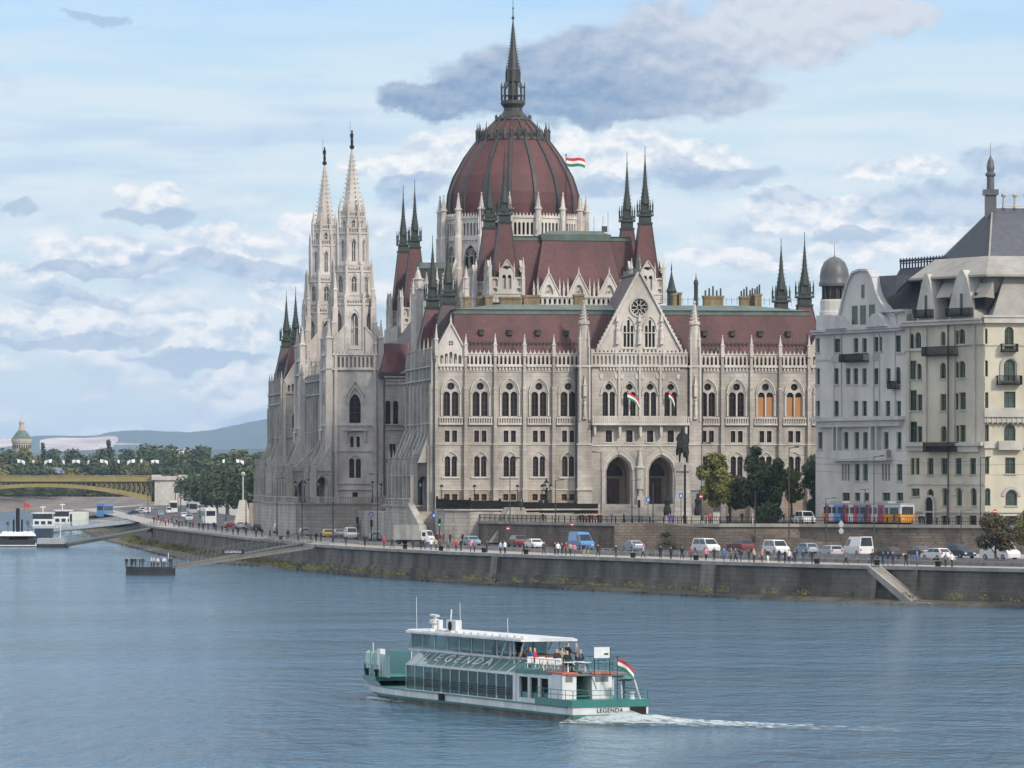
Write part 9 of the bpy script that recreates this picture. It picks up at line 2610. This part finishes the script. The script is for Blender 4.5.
# two white ships at the far landing
def wship(pa, pb, D, yw, lab, two=True):
    gx = lambda p: (p-512)*D/F; gz = lambda y: HC-(yw+(y-yw)*1.32-484)*D/F; r = empty('passenger_ship', (0, 0, 0)); tag(r, lab, 'ship')
    a, b_ = gx(pa), gx(pb); L_ = b_-a
    m = MB(); m.add([(a-.5, D+3, gz(yw-4.5)), (a+1.2, D, gz(yw-4)), (b_, D, gz(yw-4)), (b_, D+8, gz(yw-4)), (a+1.2, D+8, gz(yw-4)), (a+1, D+3, -.2), (a+2, D+.6, -.2), (b_, D+.6, -.2), (b_, D+7, -.2), (a+2, D+7, -.2)], [(0,1,2,3,4), (0,1,6,5), (1,2,7,6), (2,3,8,7), (3,4,9,8), (4,0,5,9)]); m.build('hull', SW, r)
    m = MB(); m.box(a+1.5, b_-1, D+.6, D+7, gz(yw-4), gz(yw-9)); m.build('cabin', SW, r)
    for i in range(max(2, int(L_/2.2))): x = a+2+i*2.0; m = MB(); m.box(x, x+1.3, D+.52, D+.58, gz(yw-7.5), gz(yw-5)); m.build('window', CGL, r)
    m = MB(); m.box(a+L_*.15, b_-L_*.15, D+1.5, D+6, gz(yw-9), gz(yw-13)); m.build('wheelhouse', CGL, r)
    m = MB(); m.prism([(a+L_*.08, D+3), (a+L_*.2, D+1), (b_-L_*.1, D+1), (b_-L_*.1, D+6.5), (a+L_*.2, D+6.5)], gz(yw-13), gz(yw-14.2)); m.build('roof', BWHITE, r)
    m = MB(); c = (a+b_)/2; m.tube((c, D+3, gz(yw-14)), (c, D+3, gz(yw-19)), .12, n=5); m.box(c-.9, c+.9, D+2.9, D+3.1, gz(yw-18.4), gz(yw-17.8)); m.build('mast', SW, r)
    return r
wship(28, 56, 1490, 531, 'white passenger ship with rounded wheelhouse, left one of the moored pair')
wship(49, 74, 1560, 528.5, 'white passenger ship with T-shaped mast, right one of the moored pair')
m = MB(); D = 1545; m.box((69-512)*D/F, (86-512)*D/F, D, D+10, .2, HC-(512-484)*D/F); bo = m.build('boat_shed', mat('pale_green_white', (.55,.56,.48), (.62,.63,.55), .6)); tag(bo, 'pale box-like deck house of the landing right of the white ships', 'cabin')
m = MB(); m.box((70-512)*D/F, (72-512)*D/F, D-.08, D-.01, .6, HC-(514-484)*D/F); m.build('door', VOID, bo)
m = MB(); D = 1180; m.box((34.5-512)*D/F, (51-512)*D/F, D, D+6, .9, HC-(528.5-484)*D/F); m.box((35-512)*D/F, (39-512)*D/F, D, D+6, -.2, .9); m.box((43-512)*D/F, (50-512)*D/F, D, D+6, -.2, .9); tag(m.build('mooring_dolphin', mat('dark_blue_steel', (.02,.035,.06), (.04,.06,.09), 1)), 'dark blue floating dock block behind the grey pontoon', 'dock')
tag(grid_poly('landing_ground', [(-158, 1890), (-128, 1575), (-131, 1500), (-112, 1400), (-60, 1400), (-60, 2100), (-165, 2100)], 2.6, PAVE), kind='structure')

for i, (px, D, kd, cl) in enumerate(((112, 1640, 'minivan', 'white'), (118, 1600, 'hatchback', 'red'), (124, 1650, 'sedan', 'white'), (129, 1590, 'minivan', 'silver'), (134, 1500, 'hatchback', 'navy'), (139, 1560, 'sedan', 'silver'), (143, 1620, 'minivan', 'white'))):
    vehicle(kd, cl, (px-512)*D/F, D, 2.7 if px < 130 else ZQ+.02, R(70+i*23), '%s %s parked on the far landing, %s to the right of the blue bus' % (cl, {'minivan': 'van', 'hatchback': 'small car', 'sedan': 'saloon'}[kd], names[i]), 'vehicles parked on the far landing')
# ------------------------------------------------------------------ haze
hz_ = bpy.data.materials.new('haze'); hz_.use_nodes = True; nt = hz_.node_tree; nt.nodes.remove(nt.nodes['Principled BSDF'])
pv = nt.nodes.new('ShaderNodeVolumePrincipled'); pv.inputs['Color'].default_value = (.52, .73, 1.0, 1); pv.inputs['Density'].default_value = 3.8e-5; pv.inputs['Anisotropy'].default_value = .2
nt.links.new(pv.outputs[0], nt.nodes['Material Output'].inputs['Volume'])
m = MB(); m.box(-9000, 9000, -60, 24500, -4, 340); tag(m.build('haze', hz_), kind='stuff')
# ------------------------------------------------------------------ put each thing's empty at its base
for o in [o for o in sc.objects if o.parent is None and o.type == 'EMPTY' and o.children and o.location.length < 1e-6]:
    lo_ = [1e9]*3; hi_ = [-1e9]*3
    for c in o.children:
        for b_ in c.bound_box:
            for k_ in range(3): lo_[k_] = min(lo_[k_], b_[k_]+c.location[k_]); hi_[k_] = max(hi_[k_], b_[k_]+c.location[k_])
    loc = ((lo_[0]+hi_[0])/2, (lo_[1]+hi_[1])/2, lo_[2])
    if o.name == 'steamer': loc = (ST_C[0], ST_C[1], lo_[2]); o.rotation_euler = (0, 0, math.atan((512-18)/F))
    at_base(o, loc)
# ------------------------------------------------------------------ camera, light, world
cam = bpy.data.cameras.new('camera'); co = bpy.data.objects.new('camera', cam); COL.objects.link(co)
co.location = (0, 0, HC); co.rotation_euler = (R(90), 0, 0)
cam.sensor_width = 36; cam.lens = 36*F/1024; cam.shift_y = 100/1024; cam.clip_start = 1; cam.clip_end = 60000
sc.camera = co
SUN_EL, SUN_AZ = 33.0, 138.0      # azimuth clockwise from +Y
sl = bpy.data.lights.new('sun', 'SUN'); so = bpy.data.objects.new('sun', sl); COL.objects.link(so)
sl.energy = 2.4; sl.angle = R(6.0); sl.color = (1.0, .93, .83)
dv = Vector((math.sin(R(SUN_AZ))*math.cos(R(SUN_EL)), math.cos(R(SUN_AZ))*math.cos(R(SUN_EL)), math.sin(R(SUN_EL))))
so.rotation_euler = dv.to_track_quat('Z', 'Y').to_euler(); so.location = (200, 0, 300)
w = bpy.data.worlds.new('World'); sc.world = w; w.use_nodes = True
nt = w.node_tree; N = nt.nodes; L = nt.links
bg = N['Background']; bg.inputs['Strength'].default_value = .1
sky = N.new('ShaderNodeTexSky'); sky.sky_type = 'NISHITA'; sky.sun_disc = False
sky.sun_elevation = R(SUN_EL); sky.sun_rotation = R(SUN_AZ); sky.air_density = 1.0; sky.dust_density = .6; sky.ozone_density = 2.0
L.new(sky.outputs[0], bg.inputs[0])

class X:
    def __init__(s, k): s.k = k
    def _o(s, op, o, rev=False):
        n = N.new('ShaderNodeMath'); n.operation = op
        a, b_ = (o, s) if rev else (s, o)
        for i, v in enumerate((a, b_)):
            if isinstance(v, X): L.new(v.k, n.inputs[i])
            elif v is not None: n.inputs[i].default_value = v
        return X(n.outputs[0])
    def __add__(s, o): return s._o('ADD', o)
    __radd__ = __add__
    def __sub__(s, o): return s._o('SUBTRACT', o)
    def __rsub__(s, o): return s._o('SUBTRACT', o, True)
    def __mul__(s, o): return s._o('MULTIPLY', o)
    __rmul__ = __mul__
    def __truediv__(s, o): return s._o('DIVIDE', o)
    def mx(s, o): return s._o('MAXIMUM', o)
    def mn(s, o): return s._o('MINIMUM', o)
    def sm(s, a, b_):
        n = N.new('ShaderNodeMapRange'); n.interpolation_type = 'SMOOTHSTEP'; L.new(s.k, n.inputs[0])
        n.inputs[1].default_value = a; n.inputs[2].default_value = b_; return X(n.outputs[0])
tcw = N.new('ShaderNodeTexCoord'); sx = N.new('ShaderNodeSeparateXYZ'); L.new(tcw.outputs['Generated'], sx.inputs[0])
dx_, dy_, dz_ = (X(sx.outputs[i]) for i in range(3))
az = dx_._o('ARCTAN2', dy_); elv = dz_._o('ARCSINE', None)
A = az*48.30; E = elv*48.30          # azimuth and elevation in hundredths of a radian-ish units
def noise(a, e, sc_, det=6, ro=.55, off=0.0):
    cb = N.new('ShaderNodeCombineXYZ'); L.new((a*1.0).k, cb.inputs[0]); L.new((e*1.0).k, cb.inputs[1]); cb.inputs[2].default_value = off
    n = N.new('ShaderNodeTexNoise'); n.inputs['Scale'].default_value = sc_; n.inputs['Detail'].default_value = det; n.inputs['Roughness'].default_value = ro
    L.new(cb.outputs[0], n.inputs['Vector']); return X(n.outputs[0])
wA = A+(noise(A, E*1.4, 1.5, 8, .60, 3.1)-.5)*.95; wE = E+(noise(A, E*1.4, 1.5, 8, .60, 9.7)-.5)*.60
def blob(px, py, rx, ry, soft=1.0):
    u = (wA-(px-512)/100)*(100.0/rx); v = (wE-(484-py)/100)*(100.0/ry)
    return 1-(u*u+v*v).sm(0.0 if soft >= 1 else 1-soft, 1.35)
def allof(bl):
    o = None
    for b_ in bl:
        k = blob(*b_); o = k if o is None else o.mx(k)
    return o
dark = allof([(520,82,120,44),(600,70,130,48),(690,48,120,58),(780,25,120,52),(670,95,130,30),(430,100,75,24),(570,100,120,30),(880,18,60,28)])
dark2 = allof([(930,205,95,22),(1010,165,60,26),(1000,195,60,16),(690,178,70,16),(610,190,50,14),(410,190,34,16),(180,262,95,10),(70,300,80,9),(260,272,70,14),(790,200,40,10)])
white = allof([(150,196,44,16),(600,150,110,30),(700,160,60,24),(780,210,50,22),(100,250,90,16),(230,240,80,18),(60,325,110,22),(190,335,90,24),(330,225,60,18),(840,215,55,22),(960,235,80,18),(40,275,60,16),(880,250,90,16),(740,262,80,12),(455,150,60,28),(400,165,60,20),(240,385,80,18),(290,295,50,18),(900,170,60,14)])
wbot = allof([(150,216,50,9),(240,262,80,12),(90,272,90,8),(70,345,110,10),(200,360,90,10),(730,178,60,12),(500,190,60,12),(850,235,50,10),(420,185,40,14),(20,212,26,9),(90,20,30,8)])
streak = noise(A*.35+E*.15, E*2.6, 1.15, 5, .55, 1.7)
fine = noise(A, E*1.5, 3.2, 7, .6, 5.2)
fine_up = noise(A-.03, (E+.10)*1.5, 3.2, 7, .6, 5.2)
lit = ((fine-fine_up)*4.2+.52)
hz = (E.sm(3.2, 5.4))                  # clearer blue near the top of the frame and above
cover = (streak.sm(.36, .60))*.55+.42
high = elv.sm(.42, .75)
cover = cover*(1-hz*.45)
big = noise(dx_*1.0, dy_*1.0, 2.1, 5, .55, 2.2).sm(.42, .62)
low_up = elv.sm(.07, .13)
front = dy_.sm(.90, .985)
cover = cover*(1-low_up)+((big*.16)*front+(1-front)*(big*.35+.62))*low_up
hzn = 1-E.sm(.5, 2.2)
cover = cover*(1-hzn*.5)+hzn*.42
cover = cover*(1-high)+(big*.5+.5)*high
def rgb(c):
    n = N.new('ShaderNodeRGB'); n.outputs[0].default_value = (c[0]*10, c[1]*10, c[2]*10, 1); return n.outputs[0]
def mix(f, a, b_):
    n = N.new('ShaderNodeMix'); n.data_type = 'RGBA'; n.clamp_factor = True
    L.new(f.k, n.inputs[0]); L.new(a, n.inputs[6]); L.new(b_, n.inputs[7]); return n.outputs[2]
blue = mix(elv.sm(.075, .14), rgb((.32,.50,.66)), rgb((.10,.39,.96)))
base = mix(.62+dx_*0, sky.outputs[0], blue)
c = mix(cover, base, mix(elv.sm(.6, 1.0).mx((1-front)*.45), rgb((.565,.635,.68)), rgb((1.45,1.37,1.27))))
fld = noise(A*.75, E*1.9, 1.05, 7, .52, 4.4); fld_up = noise(A*.75-.02, (E+.16)*1.9, 1.05, 7, .52, 4.4)
fm = fld.sm(.44, .60)*(1-E.sm(2.0, 3.3))*((.2+dy_*0)+E.sm(.1, .8)*.8)
flit = (fld-fld_up)*4.5+.55+(fine-fine_up)*1.2
c = mix(fm*.85, c, mix(flit, rgb((.33,.43,.56)), rgb((.74,.735,.73))))
ci = noise(A*.30-E*.12, E*2.4, 1.3, 6, .5, 7.3).sm(.50, .66)*E.sm(2.0, 2.9)*(1-E.sm(4.1, 4.6))*(1-A.sm(-2.0, .5))
c = mix(ci*.6, c, rgb((.40,.50,.64)))
wc = mix(lit, rgb((.47,.54,.62)), rgb((.76,.745,.73)))
c = mix((white*.95+(fine-.5)*1.5*(white+.1)).sm(.12, .6)*.9, c, wc)
c = mix((wbot+(fine-.5)*.8*wbot).sm(.1, .8)*.6, c, rgb((.28,.37,.50)))
c = mix((dark2+(fine-.5)*1.2*dark2).sm(.12, .8)*.75, c, mix(lit, rgb((.28,.38,.52)), rgb((.46,.52,.61))))
dk = (dark+(fine-.5)*1.1*(dark+.12)+(noise(A, E*1.2, 1.1, 8, .55, 8.8)-.5)*1.3).sm(.16, .72)
c = mix(dk*.92, c, mix(((E-3.85).sm(0.0, .9)*.45+(A-.6).sm(0.0, 2.2)*.45+lit*.28-.02), rgb((.165,.255,.40)), rgb((.53,.55,.60))))
L.new(c, bg.inputs[0])

sc.view_settings.view_transform = 'Standard'; sc.view_settings.look = 'None'; sc.view_settings.gamma = 1
sc.view_settings.exposure = 0.46
sc.cycles.use_denoising = True; sc.cycles.max_bounces = 6; sc.cycles.diffuse_bounces = 2; sc.cycles.glossy_bounces = 3
sc.cycles.transmission_bounces = 4; sc.cycles.volume_bounces = 0; sc.cycles.caustics_reflective = False; sc.cycles.caustics_refractive = False
sc.cycles.sample_clamp_indirect = 4
